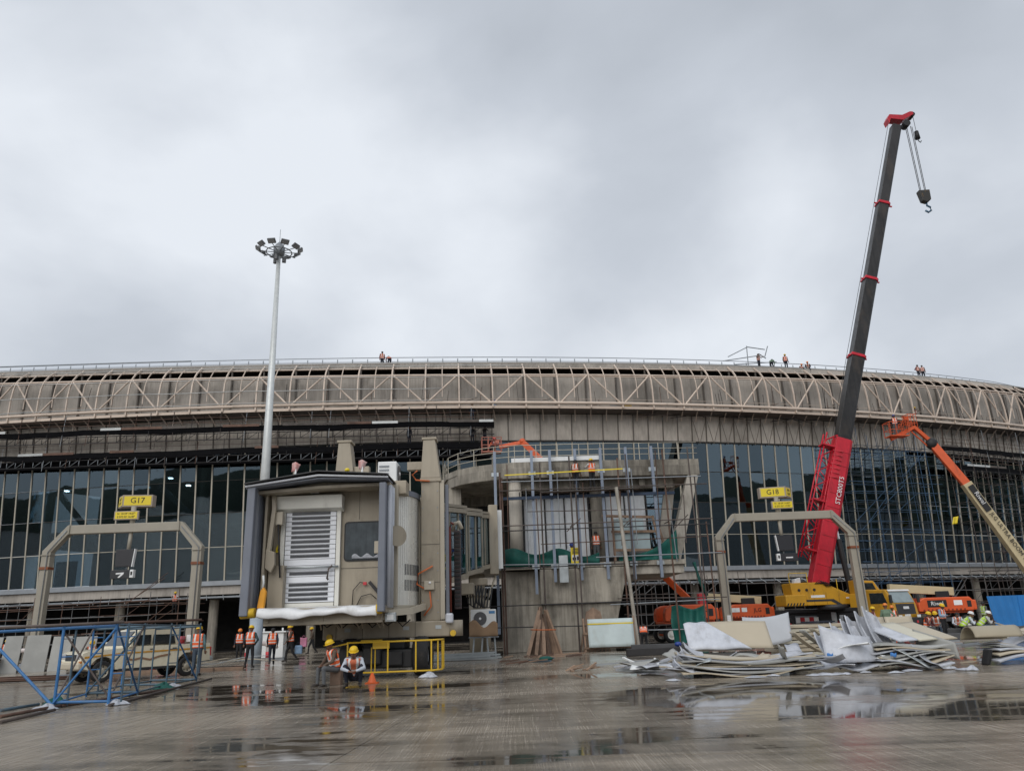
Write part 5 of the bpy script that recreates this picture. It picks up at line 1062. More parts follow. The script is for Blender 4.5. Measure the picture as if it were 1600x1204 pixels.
MB().bb(.55, 1.15, -1.235, -1.222, 1.7, 2.05).build('decal', white, lc)
ld = boom_lift('orange and cream boom lift reaching up-left to the truss from the right edge', (43.5, 61.5, 0), rad(0), [], (('Riwal', .42, -1.0, 1.85, whink, rb),), 4.6)
b0, b1, b2 = P(1640, 932, 61), P(1509, 755, 61.5), P(1456, 693, 62); 
MB().beam(b0, b1, .75, .85, w2=.62, h2=.72).build('boom_base', cream, ld, True, bevel=.03)
MB().beam(b1 - (b2 - b1) * .1, b2, .52, .62).build('boom_extension', orange, ld, True, bevel=.03)
bd2 = (b1 - b0).normalized(); bn2 = V((bd2.z, 0, -bd2.x)); fo = V((0, -.44, 0))
lettering('JLG ULTRA BOOM 1350SJ', .46, ld, b0.lerp(b1, .47) + fo - bn2 * -.02, -bd2, -V((bd2.z, 0, -bd2.x)) * -1, ink, .006)
c_ = b0.lerp(b1, .86) + V((0, -.40, 0)); MB().beam(c_ - bd2 * 1.15, c_ + bd2 * 1.15, .02, .5, up=bn2).build('decal', rb, ld, True); lettering('Riwal', .5, ld, c_ + V((0, -.03, 0)), -bd2, V((bd2.z, 0, -bd2.x)), whink, .006)
MB().ell(b2, (.5, .4, .5), 12, 8).build('knuckle', blackr, ld, True)
j1, j2 = P(1428, 668, 62), P(1412, 676, 62)
MB().path([b2 + V((-.2, 0, .35)), j1 + V((0, 0, .05)), j2, P(1392, 686, 62)], 0, w=.26, h=.3).build('jib', orange, ld, True); rod('jib_link', ld, b2 + V((-.3, 0, -.3)), P(1424, 674, 62), .06, orange, 8)
basket(ld, P(1402, 682.5, 62), .12, 1.6, .95, 1.2); basket(ld, P(1424, 672, 62.3), .12, .7, .8, 1.3)

# ------------------------------------------------------------ pickup truck
PK = thing('pickup_truck', 'white double-cab pickup with orange and brown stripes behind the blue frames', 'pickup truck', (-14.95, 31.2, 0), math.atan2(-2.6, -2.05))
pw = mat('pickup_white', (.76, .70, .54), .3, var=.05, scale=2, dirt=(.36, .29, .19), dirt_amt=.25, dscale=3, coat=.4)
HW = .86   # local +x forward
def arch(cx, r, z0, n=9): return [(cx + r * math.cos(math.pi * i / n), z0 + r * math.sin(math.pi * i / n)) for i in range(n + 1)]
low = [(2.35, .52), (2.42, .75), (2.38, 1.02), (2.2, 1.10), (.95, 1.17), (.95, 1.20), (-2.55, 1.20), (-2.6, .55)] + [(-2.12, .52)] + arch(-1.65, .47, .42)[::-1] + [(-1.15, .42), (1.12, .42)] + arch(1.62, .47, .42)[::-1] + [(2.12, .45)]
body = MB().prism([(a, -HW, b) for a, b in low], (0, 2 * HW, 0)).build('body', pw, PK, bevel=.035)
MB().prism([(.98, -.80, 1.19), (.42, -.70, 1.80), (.20, -.68, 1.86), (-1.05, -.68, 1.86), (-1.22, -.70, 1.80), (-1.25, -.80, 1.19)], (0, 1.5, 0)).build('cabin', pw, PK, bevel=.05)
for o in PK.children:
    if o.name.startswith('cabin'):
        for v in o.data.vertices: v.co.y += .05
for s_ in (-1, 1):
    for a in ([(.82, 1.24), (.44, 1.70), (-.10, 1.72), (-.10, 1.24)], [(-.18, 1.24), (-.18, 1.72), (-.98, 1.72), (-1.10, 1.24)]):
        MB().prism([(x_, s_ * (.755 if s_ < 0 else .805), z_) for x_, z_ in a], (0, s_ * .015, 0)).build('side_window', darkglass, PK)
    MB().prism([(2.3, s_ * .868, .86), (.98, s_ * .868, .95), (.98, s_ * .868, 1.0), (2.3, s_ * .868, .92)], (0, s_ * .006, 0)).build('orange_stripe', mat('stripe_orange', (.62, .30, .03), .4), body)
    MB().prism([(.98, s_ * .868, .95), (-2.55, s_ * .868, 1.0), (-2.55, s_ * .868, 1.06), (.98, s_ * .868, 1.0)], (0, s_ * .006, 0)).build('orange_stripe', mat('stripe_orange', (.62, .30, .03), .4), body)
    MB().path([(.9, s_ * .872, .82), (.55, s_ * .872, .72), (.25, s_ * .872, .78), (-.1, s_ * .872, .70), (-.45, s_ * .872, .80), (-.9, s_ * .872, .86)], 0, w=.008, h=.07).build('brown_stripe', mat('stripe_brown', (.30, .17, .10), .5), body)
    MB().box((.72, s_ * .95, 1.28), (.12, .16, .2)).build('mirror', pw, PK, bevel=.03)
    MB().box((2.36, s_ * .62, .93), (.12, .34, .2)).build('headlight', mat('lamp_clear', (.45, .45, .45), .1, spec=.8), PK, bevel=.03); MB().box((2.40, s_ * .80, .70), (.08, .14, .16)).build('indicator', mat('amber', (.55, .2, .04), .3), PK, bevel=.02)
    MB().box((-2.6, s_ * .78, .9), (.08, .16, .34)).build('tail_lamp', redm, PK, bevel=.02)
    for x_ in (-.15, -1.05): MB().box((x_, s_ * .875, 1.08), (.16, .02, .03)).build('door_handle', mat('grille_dark', (.03, .03, .032), .5), PK)
    MB().bb(-1.1, 1.05, s_ * .84 - .05, s_ * .84 + .05, .36, .44).build('side_step', mat('grille_dark', (.03, .03, .032), .5), PK)
    for X in (-1.65, 1.62): wheel(PK, (X, s_ * .76, .38), (0, 1, 0), .38, .22, mat('steel_rim', (.42, .38, .30), .45, .3), holes=7)
MB().prism([(.93, -.72, 1.24), (.5, -.62, 1.74), (.5, .72, 1.74), (.93, .8, 1.24)], (.02, 0, .015)).build('windscreen', darkglass, PK)
MB().bb(2.34, 2.50, -.88, .88, .48, .72).build('front_bumper', mat('bumper_cream', (.5, .44, .34), .5), PK, bevel=.05); MB().bb(2.37, 2.425, -.42, .42, .78, 1.0).build('grille', mat('grille_dark', (.03, .03, .032), .5), PK)
MB().bb(-2.75, -2.58, -.85, .85, .5, .68).build('rear_bumper', galv, PK, bevel=.04)
MB().bb(-2.5, -1.3, -.72, .72, 1.05, 1.205).build('load_bed', mat('grille_dark', (.03, .03, .032), .5), PK)
MB().bb(-1.9, 1.9, -.7, .7, .34, .5).build('underbody', blackr, PK)
MB().bb(-1.05, .1, -.62, .72, 1.863, 1.90).build('roof_ridge', pw, PK, bevel=.015)

# crane hoses, handrails and hazard stripes
for i in range(5): MB().path([(21.4 + .12 * i, 57.15, 3.5), (21.7 + .15 * i, 57.05, 3.75 - .05 * i), (22.2 + .1 * i, 57.1, 3.3)], .03, 5).build('hydraulic_hose', blackr, CR, True)
for i in range(6): MB().prism([(19.12 + .22 * i, 56.99, 2.02), (19.22 + .22 * i, 56.99, 2.02), (19.32 + .22 * i, 56.99, 2.22), (19.22 + .22 * i, 56.99, 2.22)], (0, .008, 0)).build('hazard_stripe', ink, CR, True)
for a, b in (((19.6, 57.2, 3.62), (19.6, 57.2, 4.3)), ((20.9, 57.2, 3.62), (20.9, 57.2, 4.3)), ((19.6, 57.2, 4.3), (20.9, 57.2, 4.3)), ((23.0, 57.2, 2.9), (23.0, 57.2, 3.8))): rod('deck_rail', CR, a, b, .03, yellow)
for i in range(4): MB().bb(20.3 + .9 * i, 20.32 + .9 * i, 57.185, 57.199, 2.05, 2.9 - .2 * (i // 3)).build('panel_seam', mat('seam_dark_yellow', (.2, .1, .01), .6), CR, True)
MB().bb(21.0, 22.0, 57.18, 57.198, 2.55, 2.72).build('decal', whink, CR, True)
for i in range(9): rod('cylinder_band', CR, F_ + bd * (1.5 + 1.1 * i) + V((0, -.575, 0)) + bn * .55, F_ + bd * (1.5 + 1.1 * i) + V((0, -.575, 0)) - bn * .5, .014, mat('weld_dark_red', (.25, .01, .015), .6), 5)
# ------------------------------------------------------------ people
POSES = {
 'stand': dict(pel=(0, 0, .95), che=(0, .0, 1.28), nk=(0, .0, 1.47), hd=(0, -.03, 1.62), sh=.185, shz=1.415, shy=0, el=[(-.245, .02, 1.14), (.245, .02, 1.14)], wr=[(-.25, -.08, .90), (.25, -.08, .90)], kn=[(-.10, -.02, .50), (.11, -.02, .50)], an=[(-.11, .03, .09), (.12, .03, .09)]),
 'walk': dict(pel=(0, 0, .93), che=(0, -.03, 1.26), nk=(0, -.05, 1.45), hd=(0, -.09, 1.60), sh=.185, shz=1.395, shy=-.03, el=[(-.24, .10, 1.14), (.24, -.13, 1.13)], wr=[(-.22, .10, .90), (.21, -.27, .95)], kn=[(-.10, -.20, .52), (.10, .06, .48)], an=[(-.10, -.24, .10), (.10, .30, .16)]),
 'hips': dict(pel=(0, 0, .95), che=(0, .02, 1.28), nk=(0, .0, 1.47), hd=(0, -.03, 1.62), sh=.19, shz=1.41, shy=0, el=[(-.36, .10, 1.17), (.28, -.02, 1.14)], wr=[(-.2, -.06, 1.0), (.12, -.2, 1.08)], kn=[(-.12, -.02, .50), (.14, -.03, .50)], an=[(-.14, .03, .09), (.18, .03, .09)]),
 'phone': dict(pel=(0, 0, .95), che=(0, .0, 1.28), nk=(0, -.02, 1.47), hd=(0, -.09, 1.60), sh=.185, shz=1.41, shy=0, el=[(-.25, -.03, 1.14), (.25, -.03, 1.14)], wr=[(-.08, -.27, 1.12), (.09, -.27, 1.15)], kn=[(-.10, -.04, .50), (.13, .02, .50)], an=[(-.11, .03, .09), (.2, .08, .09)]),
 'reach': dict(pel=(0, 0, .95), che=(0, .0, 1.28), nk=(0, -.02, 1.47), hd=(0, -.05, 1.62), sh=.185, shz=1.42, shy=0, el=[(-.24, -.22, 1.32), (.25, -.2, 1.3)], wr=[(-.18, -.45, 1.38), (.2, -.44, 1.3)], kn=[(-.10, -.04, .50), (.13, .02, .50)], an=[(-.11, .03, .09), (.16, .06, .09)]),
 'bend': dict(pel=(0, .12, .90), che=(0, -.12, 1.12), nk=(0, -.30, 1.22), hd=(0, -.43, 1.28), sh=.185, shz=1.17, shy=-.25, el=[(-.25, -.34, .92), (.25, -.34, .92)], wr=[(-.15, -.48, .72), (.15, -.48, .72)], kn=[(-.11, .0, .50), (.12, .02, .50)], an=[(-.12, .08, .09), (.14, .08, .09)]),
 'sit': dict(pel=(0, .02, .50), che=(0, -.05, .84), nk=(0, -.12, 1.01), hd=(0, -.19, 1.15), sh=.185, shz=.96, shy=-.10, el=[(-.27, -.2, .70), (.27, -.2, .70)], wr=[(-.10, -.38, .60), (.09, -.40, .60)], kn=[(-.16, -.42, .52), (.16, -.42, .52)], an=[(-.17, -.44, .09), (.18, -.40, .09)]),
 'sitfwd': dict(pel=(0, .1, .48), che=(0, -.12, .78), nk=(0, -.28, .92), hd=(0, -.38, 1.03), sh=.185, shz=.88, shy=-.24, el=[(-.26, -.36, .62), (.26, -.36, .62)], wr=[(-.06, -.46, .72), (.08, -.52, .68)], kn=[(-.15, -.38, .50), (.16, -.36, .50)], an=[(-.16, -.34, .09), (.18, -.30, .09)]),
 'squat': dict(pel=(0, .14, .24), che=(0, -.03, .55), nk=(0, -.13, .71), hd=(0, -.21, .84), sh=.185, shz=.665, shy=-.11, el=[(-.28, -.24, .46), (.28, -.24, .46)], wr=[(-.07, -.40, .40), (.07, -.42, .40)], kn=[(-.21, -.22, .50), (.21, -.22, .50)], an=[(-.17, -.10, .09), (.17, -.10, .09)]),
}
def cap(mb, a, b, ra, rb, n=10):
    a, b = V(a), V(b); d = b - a
    if d.length < 1e-4: d = V((0, 0, 1e-3))
    s_, u_ = frame(d); q = d.normalized(); R = Matrix((s_, u_, q)).transposed().to_4x4(); prof = []; L_ = d.length
    for i in range(5): t = -math.pi / 2 + i * math.pi / 8; prof.append((max(1e-3, ra * math.cos(t)), ra * math.sin(t)))
    for i in range(5): t = i * math.pi / 8; prof.append((max(1e-3, rb * math.cos(t)), L_ + rb * math.sin(t)))
    M = Matrix.Translation(a) @ R; mb.lathe(prof, n, M); k = len(mb.v) - len(prof) * n
    mb.f += [[k + i for i in range(n - 1, -1, -1)], [k + (len(prof) - 1) * n + i for i in range(n)]]; mb.mi += [0, 0]; mb.sm += [True, True]
_pose = {}
def pose_mesh(pose):
    if pose in _pose: return _pose[pose]
    J = POSES[pose]; pel, che, nk, hd = V(J['pel']), V(J['che']), V(J['nk']), V(J['hd']); bones = []   # (a,b,ra,rb,slot): 0 skin 1 shirt 2 trousers 3 boots
    sh = [V((s_ * J['sh'], J['shy'], J['shz'])) for s_ in (-1, 1)]
    for s_ in (-1, 0, 1):
        o = V((s_ * .075, 0, 0)); bones.append((pel + o + V((0, 0, .06)), che + o * 1.15, .105, .108, 1)); bones.append((che + o * 1.15, nk + o * .9 + V((0, 0, -.09)), .105, .085, 1))
    bones.append((sh[0], sh[1], .07, .07, 1))
    for i, s_ in enumerate((-1, 1)):
        hip = pel + V((s_ * .085, 0, -.02)); kn, an = V(J['kn'][i]), V(J['an'][i]); el, wr = V(J['el'][i]), V(J['wr'][i])
        bones += [(hip, kn, .095, .066, 2), (kn, an, .064, .048, 2), (an, an + V((s_ * .02, -.15, -.045)), .05, .042, 3), (an, an + V((0, .05, -.04)), .045, .04, 3)]
        bones += [(sh[i], el, .062, .05, 1), (el, el.lerp(wr, .85), .049, .038, 1), (el.lerp(wr, .85), wr, .033, .03, 0)]
    bones.append((pel + V((-.08, 0, 0)), pel + V((.08, 0, 0)), .11, .11, 2))
    bones.append((nk + V((0, 0, -.05)), hd + V((0, .01, -.06)), .055, .052, 0)); bones.append((hd + V((0, .01, -.01)), hd + V((0, .015, .03)), .09, .088, 0)); bones.append((hd + V((0, -.035, -.07)), hd + V((0, -.03, -.03)), .052, .06, 0))
    bones.append((hd + V((0, -.09, .0)), hd + V((0, -.108, -.03)), .012, .018, 0))
    for s_ in (-1, 1): bones.append((hd + V((s_ * .088, .02, -.015)), hd + V((s_ * .09, .02, .02)), .018, .02, 0))
    mb = MB()
    for a, b, ra, rb_, sl_ in bones: cap(mb, a, b, ra, rb_)
    src = bpy.data.objects.new('tmp', mb.mesh('tmp', mat('x', (1, 1, 1)))); col.objects.link(src)
    rm = src.modifiers.new('r', 'REMESH'); rm.mode = 'VOXEL'; rm.voxel_size = .019; rm.use_smooth_shade = True
    sm = src.modifiers.new('s', 'SMOOTH'); sm.factor = .5; sm.iterations = 2
    me = bpy.data.meshes.new_from_object(src.evaluated_get(bpy.context.evaluated_depsgraph_get())); bpy.data.objects.remove(src)
    nf = len(me.polygons); cen = np.empty(nf * 3); me.polygons.foreach_get('center', cen); cen = cen.reshape(-1, 3); best = np.full(nf, 1e9); slot = np.zeros(nf, int); bone = np.zeros(nf, int)
    for bi, (a, b, ra, rb_, sl_) in enumerate(bones):
        a_, d = np.array(a), np.array(b - a); tt = np.clip(((cen - a_) @ d) / max(1e-9, d @ d), 0, 1); dist = np.linalg.norm(cen - a_ - tt[:, None] * d, axis=1) - (ra + (rb_ - ra) * tt)
        w_ = dist < best; best[w_] = dist[w_]; slot[w_] = sl_; bone[w_] = bi
    # vest: shell over the trunk, with reflective bands
    nv = len(me.vertices); co = np.empty(nv * 3); me.vertices.foreach_get('co', co); co = co.reshape(-1, 3); no = np.empty(nv * 3); me.vertices.foreach_get('normal', no); no = no.reshape(-1, 3)
    axis = np.array(nk - pel); L_ = np.linalg.norm(axis); axis = axis / L_; tpar = ((cen - np.array(pel)) @ axis) / L_; lat = cen[:, 0]
    keep = [i for i in range(nf) if bone[i] < 7 and -.05 < tpar[i] < 1.02 and abs(lat[i]) < .185]; used = {}; vv, ff, mi = [], [], []
    for i in keep:
        f = []
        for v in me.polygons[i].vertices:
            if v not in used: used[v] = len(vv); vv.append(tuple(co[v] + no[v] * .016))
            f.append(used[v])
        ff.append(f); t = tpar[i]; x = abs(lat[i]); mi.append(1 if (.18 < t < .26 or .44 < t < .52 or (t > .52 and .075 < x < .125)) else 0)
    ve = bpy.data.meshes.new('vest'); ve.from_pydata(vv, [], ff); ve.polygons.foreach_set('use_smooth', [True] * len(ff)); ve.update()
    # hands with five fingers, eyes and mouth
    det = MB()
    for i, s_ in enumerate((-1, 1)):
        el, wr = V(J['el'][i]), V(J['wr'][i]); d = (wr - el).normalized(); s2, u2 = frame(d, V((0, 1, 0)) if abs(d.z) > .7 else V((0, 0, 1)))
        det.ell(wr + d * .05, (.04, .02, .05), 8, 6, Matrix((s2, u2, d)).transposed())
        for j, (off, ln_) in enumerate(((-.03, .06), (-.01, .075), (.011, .07), (.031, .052))):
            p0 = wr + d * .085 + s2 * off; p1 = p0 + d * ln_ * .6 + u2 * .008; p2 = p1 + d * ln_ * .35 + u2 * .03 * (-1 if u2.y > 0 else 1); det.path([p0 - d * .02, p0, p1, p2], .0095, 6)
        det.path([wr + d * .03 + s2 * .03 * s_, wr + d * .06 + s2 * .058 * s_, wr + d * .09 + s2 * .062 * s_], .0105, 6)
    for s_ in (-1, 1): det.ell(hd + V((s_ * .034, -.083, .012)), (.013, .008, .008), 8, 5, m=3)
    det.box(hd + V((0, -.087, -.068)), (.045, .008, .008), m=3)
    _pose[pose] = (me, slot, ve, mi, det); return _pose[pose]
skins = [mat('skin_a', (.16, .075, .045), .55, var=.08), mat('skin_b', (.12, .055, .032), .55, var=.08), mat('skin_c', (.20, .10, .06), .55, var=.08)]
boots = mat('boot_leather', (.03, .024, .02), .6); hairm = mat('black_hair', (.012, .010, .009), .6)
CL = {k: mat('cloth_' + k, c, .85, var=.2, scale=8, bump=.3, bscale=35) for k, c in dict(navy=(.015, .018, .03), black=(.014, .014, .016), grey=(.10, .105, .11), blue=(.22, .33, .47), pale=(.50, .54, .60), green=(.15, .22, .15), teal=(.12, .22, .24), brown=(.10, .07, .05), maroon=(.13, .03, .03), white=(.55, .55, .54), jeans=(.06, .085, .12), pink=(.5, .2, .3), dkgreen=(.02, .045, .05)).items()}
VEST = {'orange': mat('vest_orange', (.80, .13, .03), .7, var=.12, scale=6), 'lime': mat('vest_lime', (.42, .62, .06), .7, var=.12, scale=6), 'dullorange': mat('vest_dull_orange', (.52, .13, .06), .75, var=.2, scale=6)}
refl = mat('reflective_tape', (.62, .62, .60), .35, var=.1)
HELM = {'yellow': mat('helmet_yellow', (.75, .48, .012), .35, var=.05), 'white': mat('helmet_white', (.72, .72, .72), .35, var=.05), 'blue': mat('helmet_blue', (.02, .05, .25), .35, var=.05), 'orange': mat('helmet_orange', (.75, .22, .03), .35, var=.05), 'red': mat('helmet_red', (.5, .04, .04), .35, var=.05)}
pc_ = [0]
def person(loc, face, pose, label, shirt='navy', legs='black', vest='orange', helm='yellow', sc=1.0, group=None):
    'face: direction the person looks, degrees, 0 = towards the camera'
    me, slot, ve, vmi, det = pose_mesh(pose); pc_[0] += 1; i = pc_[0]
    t = thing('person', label, 'person', loc, rad(face), group); t.scale = (sc,) * 3
    m2 = me.copy(); m2.materials.clear()
    for mm in (skins[i % 3], CL[shirt], CL[legs], boots): m2.materials.append(mm)
    m2.polygons.foreach_set('material_index', slot); m2.polygons.foreach_set('use_smooth', [True] * len(m2.polygons)); m2.update()
    b = bpy.data.objects.new('body', m2); col.objects.link(b); b.parent = t
    h = det.mesh('hands', [skins[i % 3], CL[shirt], CL[legs], boots])   # joined into the body below
    import bmesh
    bm = bmesh.new(); bm.from_mesh(m2); bm.from_mesh(h); bm.to_mesh(m2); bm.free(); m2.update()
    if vest:
        v2 = ve.copy(); v2.materials.clear(); v2.materials.append(VEST[vest]); v2.materials.append(refl); v2.polygons.foreach_set('material_index', vmi); v2.update()
        o = bpy.data.objects.new('safety_vest', v2); col.objects.link(o); o.parent = t
        s_ = o.modifiers.new('t', 'SOLIDIFY'); s_.thickness = .006; s_.offset = 1
    hd = V(POSES[pose]['hd']); tilt = Matrix.Rotation(rad(8 if pose in ('stand', 'hips', 'walk', 'reach') else 18), 4, 'X')
    M = Matrix.Translation(hd + V((0, .012, .052))) @ tilt
    if helm:
        hb = MB().lathe([(.112, -.005), (.113, .02), (.108, .05), (.094, .082), (.066, .106), (.03, .117), (.002, .119)], 16, M @ Matrix.Diagonal((1, 1.18, 1, 1))); hb.lathe([(.104, -.012), (.132, -.014), (.132, -.006), (.112, .002)], 16, M @ Matrix.Diagonal((1, 1.16, 1, 1)))
        hb.box(M @ V((0, -.14, -.012)), (.13, .06, .008)); hb.build('helmet', HELM[helm], t)
    else: MB().lathe([(.1, -.05), (.104, 0), (.098, .04), (.075, .07), (.03, .085), (.002, .088)], 14, Matrix.Translation(hd + V((0, .025, .035))) @ Matrix.Diagonal((1, 1.12, 1, 1))).build('hair', hairm, t)
    return t
def gp(x, y): d = F0 * 1190 + R1 * (x - 800) - U1 * (y - 602); q = V((0, 0, CAMZ)) + d * (-CAMZ / d.z); q.z = 0; return q
person((-5.5, 23.7, -.04), -50, 'sit', 'seated worker in orange vest and dark shirt left of the yellow cage', 'brown', 'grey')
MB().bb(-5.62, -5.3, 23.68, 24.0, 0, .42).solo('timber_block', wood2, 'low timber block the worker in orange sits on', 'block', bevel=.02)
person((-4.72, 22.75, 0), 5, 'squat', 'squatting worker in pale shirt and yellow helmet before the yellow cage', 'pale', 'navy', 'dullorange', sc=1.08)
person((-12.5, 37.0, 0), 178, 'hips', 'standing man in open orange jacket seen from behind, left of two others', 'dkgreen', 'black', 'orange', sc=1.05)
person((-12.1, 39.0, 0), 200, 'walk', 'walking man in orange vest without helmet, middle of three', 'navy', 'navy', 'orange', None)
person((-12.1, 42.2, 0), -70, 'walk', 'man in orange vest and yellow helmet carrying a blue bag', 'brown', 'black', 'orange', sc=1.06)
person((-16.0, 45.5, 0), 10, 'stand', 'worker in orange behind the open-jacket man under the cab edge', 'navy', 'black', 'orange', 'orange')
person((-14.2, 54.5, 0), -60, 'walk', 'distant person holding a pink bag under the jet bridge stair', 'brown', 'black', None, 'yellow')
person((-12.75, 31.6, 0), 185, 'stand', 'man in orange vest and jeans at the pickup tailgate', 'teal', 'jeans', 'orange', 'yellow', 1.05)
person((-28.0, 43.5, 0), 20, 'stand', 'worker behind grey boards, only his yellow helmet showing', 'navy', 'black', 'orange', 'yellow', .93)
person((-22.3, 41.5, 0), 40, 'sit', 'worker sitting behind the pickup bonnet, left of another', 'brown', 'black', 'dullorange', 'yellow', 1.1)
person((-21.0, 41.6, 0), -10, 'sit', 'worker sitting behind the pickup windscreen', 'brown', 'black', 'orange', 'yellow', 1.12)
for X in (-22.3, -21.0): MB().bb(X - .45, X + .45, 41.5, 41.9, 0, .5).solo('pallet_block', wood, 'timber block under the worker behind the pickup ' + ('bonnet' if X < -22 else 'windscreen'), 'block', bevel=.02)
sc_z = 3.35
person(S(kx(-29.4), 2.1, sc_z), 20, 'reach', 'worker on the scaffold under the terminal floor, left of gantry G17 right leg', 'white', 'black', 'orange')
person(S(kx(-27.4), 2.1, sc_z), -40, 'stand', 'worker on the scaffold under the terminal floor, right of gantry G17 leg', 'white', 'black', 'dullorange')
pl_ = thing('scaffold_plank', 'plank under the two workers on the scaffold below the terminal floor', 'plank', S(kx(-28.4), 2.1, sc_z - .06)); bar('board', pl_, S(kx(-30.6), 2.05, sc_z - .03), S(kx(-26.5), 2.05, sc_z - .03), .5, .05, plank)
person((6.15, 40.2, 0), 172, 'bend', 'worker in orange vest stooping beside the white board, seen from behind', 'grey', 'black', 'orange', None, .92)
person((3.4, 42.28, 8.47), 150, 'stand', 'dark-capped worker on the pier plank, left of a yellow helmet', 'brown', 'black', 'dullorange', None)
person((4.3, 42.28, 8.47), 200, 'reach', 'worker with yellow helmet and white sleeves on the pier plank', 'white', 'black', 'orange')
person((4.45, 43.9, 4.62), 180, 'stand', 'worker in orange vest seen from behind on the pier deck', 'brown', 'grey', 'orange', None)
person((2.95, 44.2, 4.62), 30, 'squat', 'blue-helmeted worker peeping over the green net', 'pale', 'navy', None, 'blue', 1.15)
# right-hand group
def rg_(px, Y): q = P(px, 970, Y); return (q.x, Y, 0)
person(rg_(1366, 44.8), 60, 'stand', 'worker in orange vest at the left of the group by gantry G18', 'maroon', 'black', 'dullorange', 'yellow', .98)
person(rg_(1387, 43.5), 160, 'hips', 'broad man in green shirt seen from behind beside gantry G18', 'green', 'navy', None, 'orange', 1.06)
person(rg_(1397, 45.6), -30, 'stand', 'worker in orange vest half hidden behind the green shirt', 'brown', 'navy', 'orange', 'orange')
person(rg_(1407, 27.5), 10, 'squat', 'worker in orange vest crouching behind the flat panel pile', 'maroon', 'grey', 'orange', 'yellow', 1.1)
person(rg_(1447, 43.3), 40, 'sit', 'seated worker in grey trousers, left of a seated pair', 'maroon', 'grey', 'orange', 'yellow', 1.05)
person(rg_(1463, 43.5), -30, 'sit', 'seated worker leaning right, next to the standing man', 'grey', 'jeans', 'dullorange', 'yellow', 1.05)
person(rg_(1474, 42.2), 30, 'phone', 'standing worker in orange vest and blue sleeves by the seated pair', 'blue', 'black', 'orange', 'yellow')
person(rg_(1506, 42.6), 75, 'sitfwd', 'hunched man in lime vest and white helmet, left of two', 'pale', 'navy', 'lime', 'white', 1.1)
person(rg_(1533, 42.8), 70, 'sitfwd', 'hunched man in lime vest and white helmet, right of two', 'white', 'jeans', 'lime', 'white', 1.1)
person(rg_(1541, 49.5), 100, 'stand', 'far worker in lime vest beside the blue fence', 'grey', 'black', 'lime', None, 1.04)
person(rg_(1496, 45), -20, 'sit', 'worker in pale shirt behind the hunched lime-vested men', 'pale', 'black', 'dullorange', None)
bn_ = thing('low_kerb', 'long grey kerb beam the resting workers sit on at the right', 'kerb', (24, 43.2, 0)); MB().bb(19.0, 30.5, 43.25, 43.75, 0, .45).build('beam', mat('dark_kerb', (.08, .08, .082), .7, var=.2), bn_, True, bevel=.03)
# workers up on the building
kz = lambda X, o, z: S(kx(X), o, z)
RG = 'workers on the terminal roof'
for X, o, z, f, p_, l_, s1, v_, hl in ((-12.6, -1.2, 25.95, 20, 'stand', 'left worker of the pair on the roof above the jet bridge', 'maroon', 'dullorange', None), (-11.9, -1.2, 25.95, 200, 'bend', 'stooping worker of the pair on the roof above the jet bridge', 'maroon', 'dullorange', None),
    (25.6, .6, 25.6, 30, 'reach', 'leftmost roof worker beside the tangle of pipes left of the crane boom', 'brown', 'dullorange', None), (27.0, .7, 25.5, 150, 'bend', 'green-shirted roof worker left of the crane boom', 'green', None, None), (28.6, .8, 25.6, 0, 'stand', 'roof worker in orange vest and yellow helmet, upright, left of the crane boom', 'brown', 'orange', 'yellow'),
    (30.2, .9, 25.3, 20, 'squat', 'squatting roof worker in orange nearest the crane boom but one', 'brown', 'orange', 'orange'), (31.1, .9, 25.3, -20, 'sit', 'roof worker nearest the left side of the crane boom', 'navy', 'dullorange', 'orange'),
    (46.6, .2, 25.7, 20, 'hips', 'left one of two roof workers right of the crane boom', 'maroon', 'dullorange', None), (47.3, .2, 25.7, -30, 'stand', 'right one of two roof workers right of the crane boom', 'brown', 'dullorange', None),
    (42.6, 2.2, 20.55, 20, 'reach', 'worker inside the roof truss above the boom lift basket', 'brown', 'dullorange', 'yellow'), (-4.0, 2.8, 19.2, 180, 'stand', 'worker in orange cap at the end of the upper suspended walkway', 'navy', None, 'orange'),
    (-4.0, 2.4, 17.1, 180, 'stand', 'dark-clothed worker on the lower walkway left of the yellow helmet', 'black', None, None), (-2.9, 2.4, 17.1, 160, 'reach', 'dark-clothed worker with yellow helmet at the end of the lower walkway', 'black', None, 'yellow'), (-9.6, 2.4, 17.1, 160, 'stand', 'worker on the lower walkway above the right lift column', 'navy', None, 'orange'),
    (-2.0, 1.9, 20.56, 60, 'squat', 'worker in blue on the truss walkway above the upper scaffold end', 'blue', None, 'blue')):
    person(kz(X, o, z), f, p_, l_, s1, 'navy', v_, hl)
person(P(1402, 682, 62) + V((0, 0, .1)), 170, 'stand', 'worker in orange with blue helmet in the right lift basket', 'navy', 'grey', 'orange', 'blue')
person((-1.7, 57.6, 14.2), 60, 'squat', 'worker crouching in the dusty red lift basket above the pier', 'maroon', 'navy', 'orange', 'red', 1.1)
ordl = ['first', 'second', 'third', 'fourth', 'fifth', 'sixth', 'seventh', 'eighth', 'ninth', 'tenth']
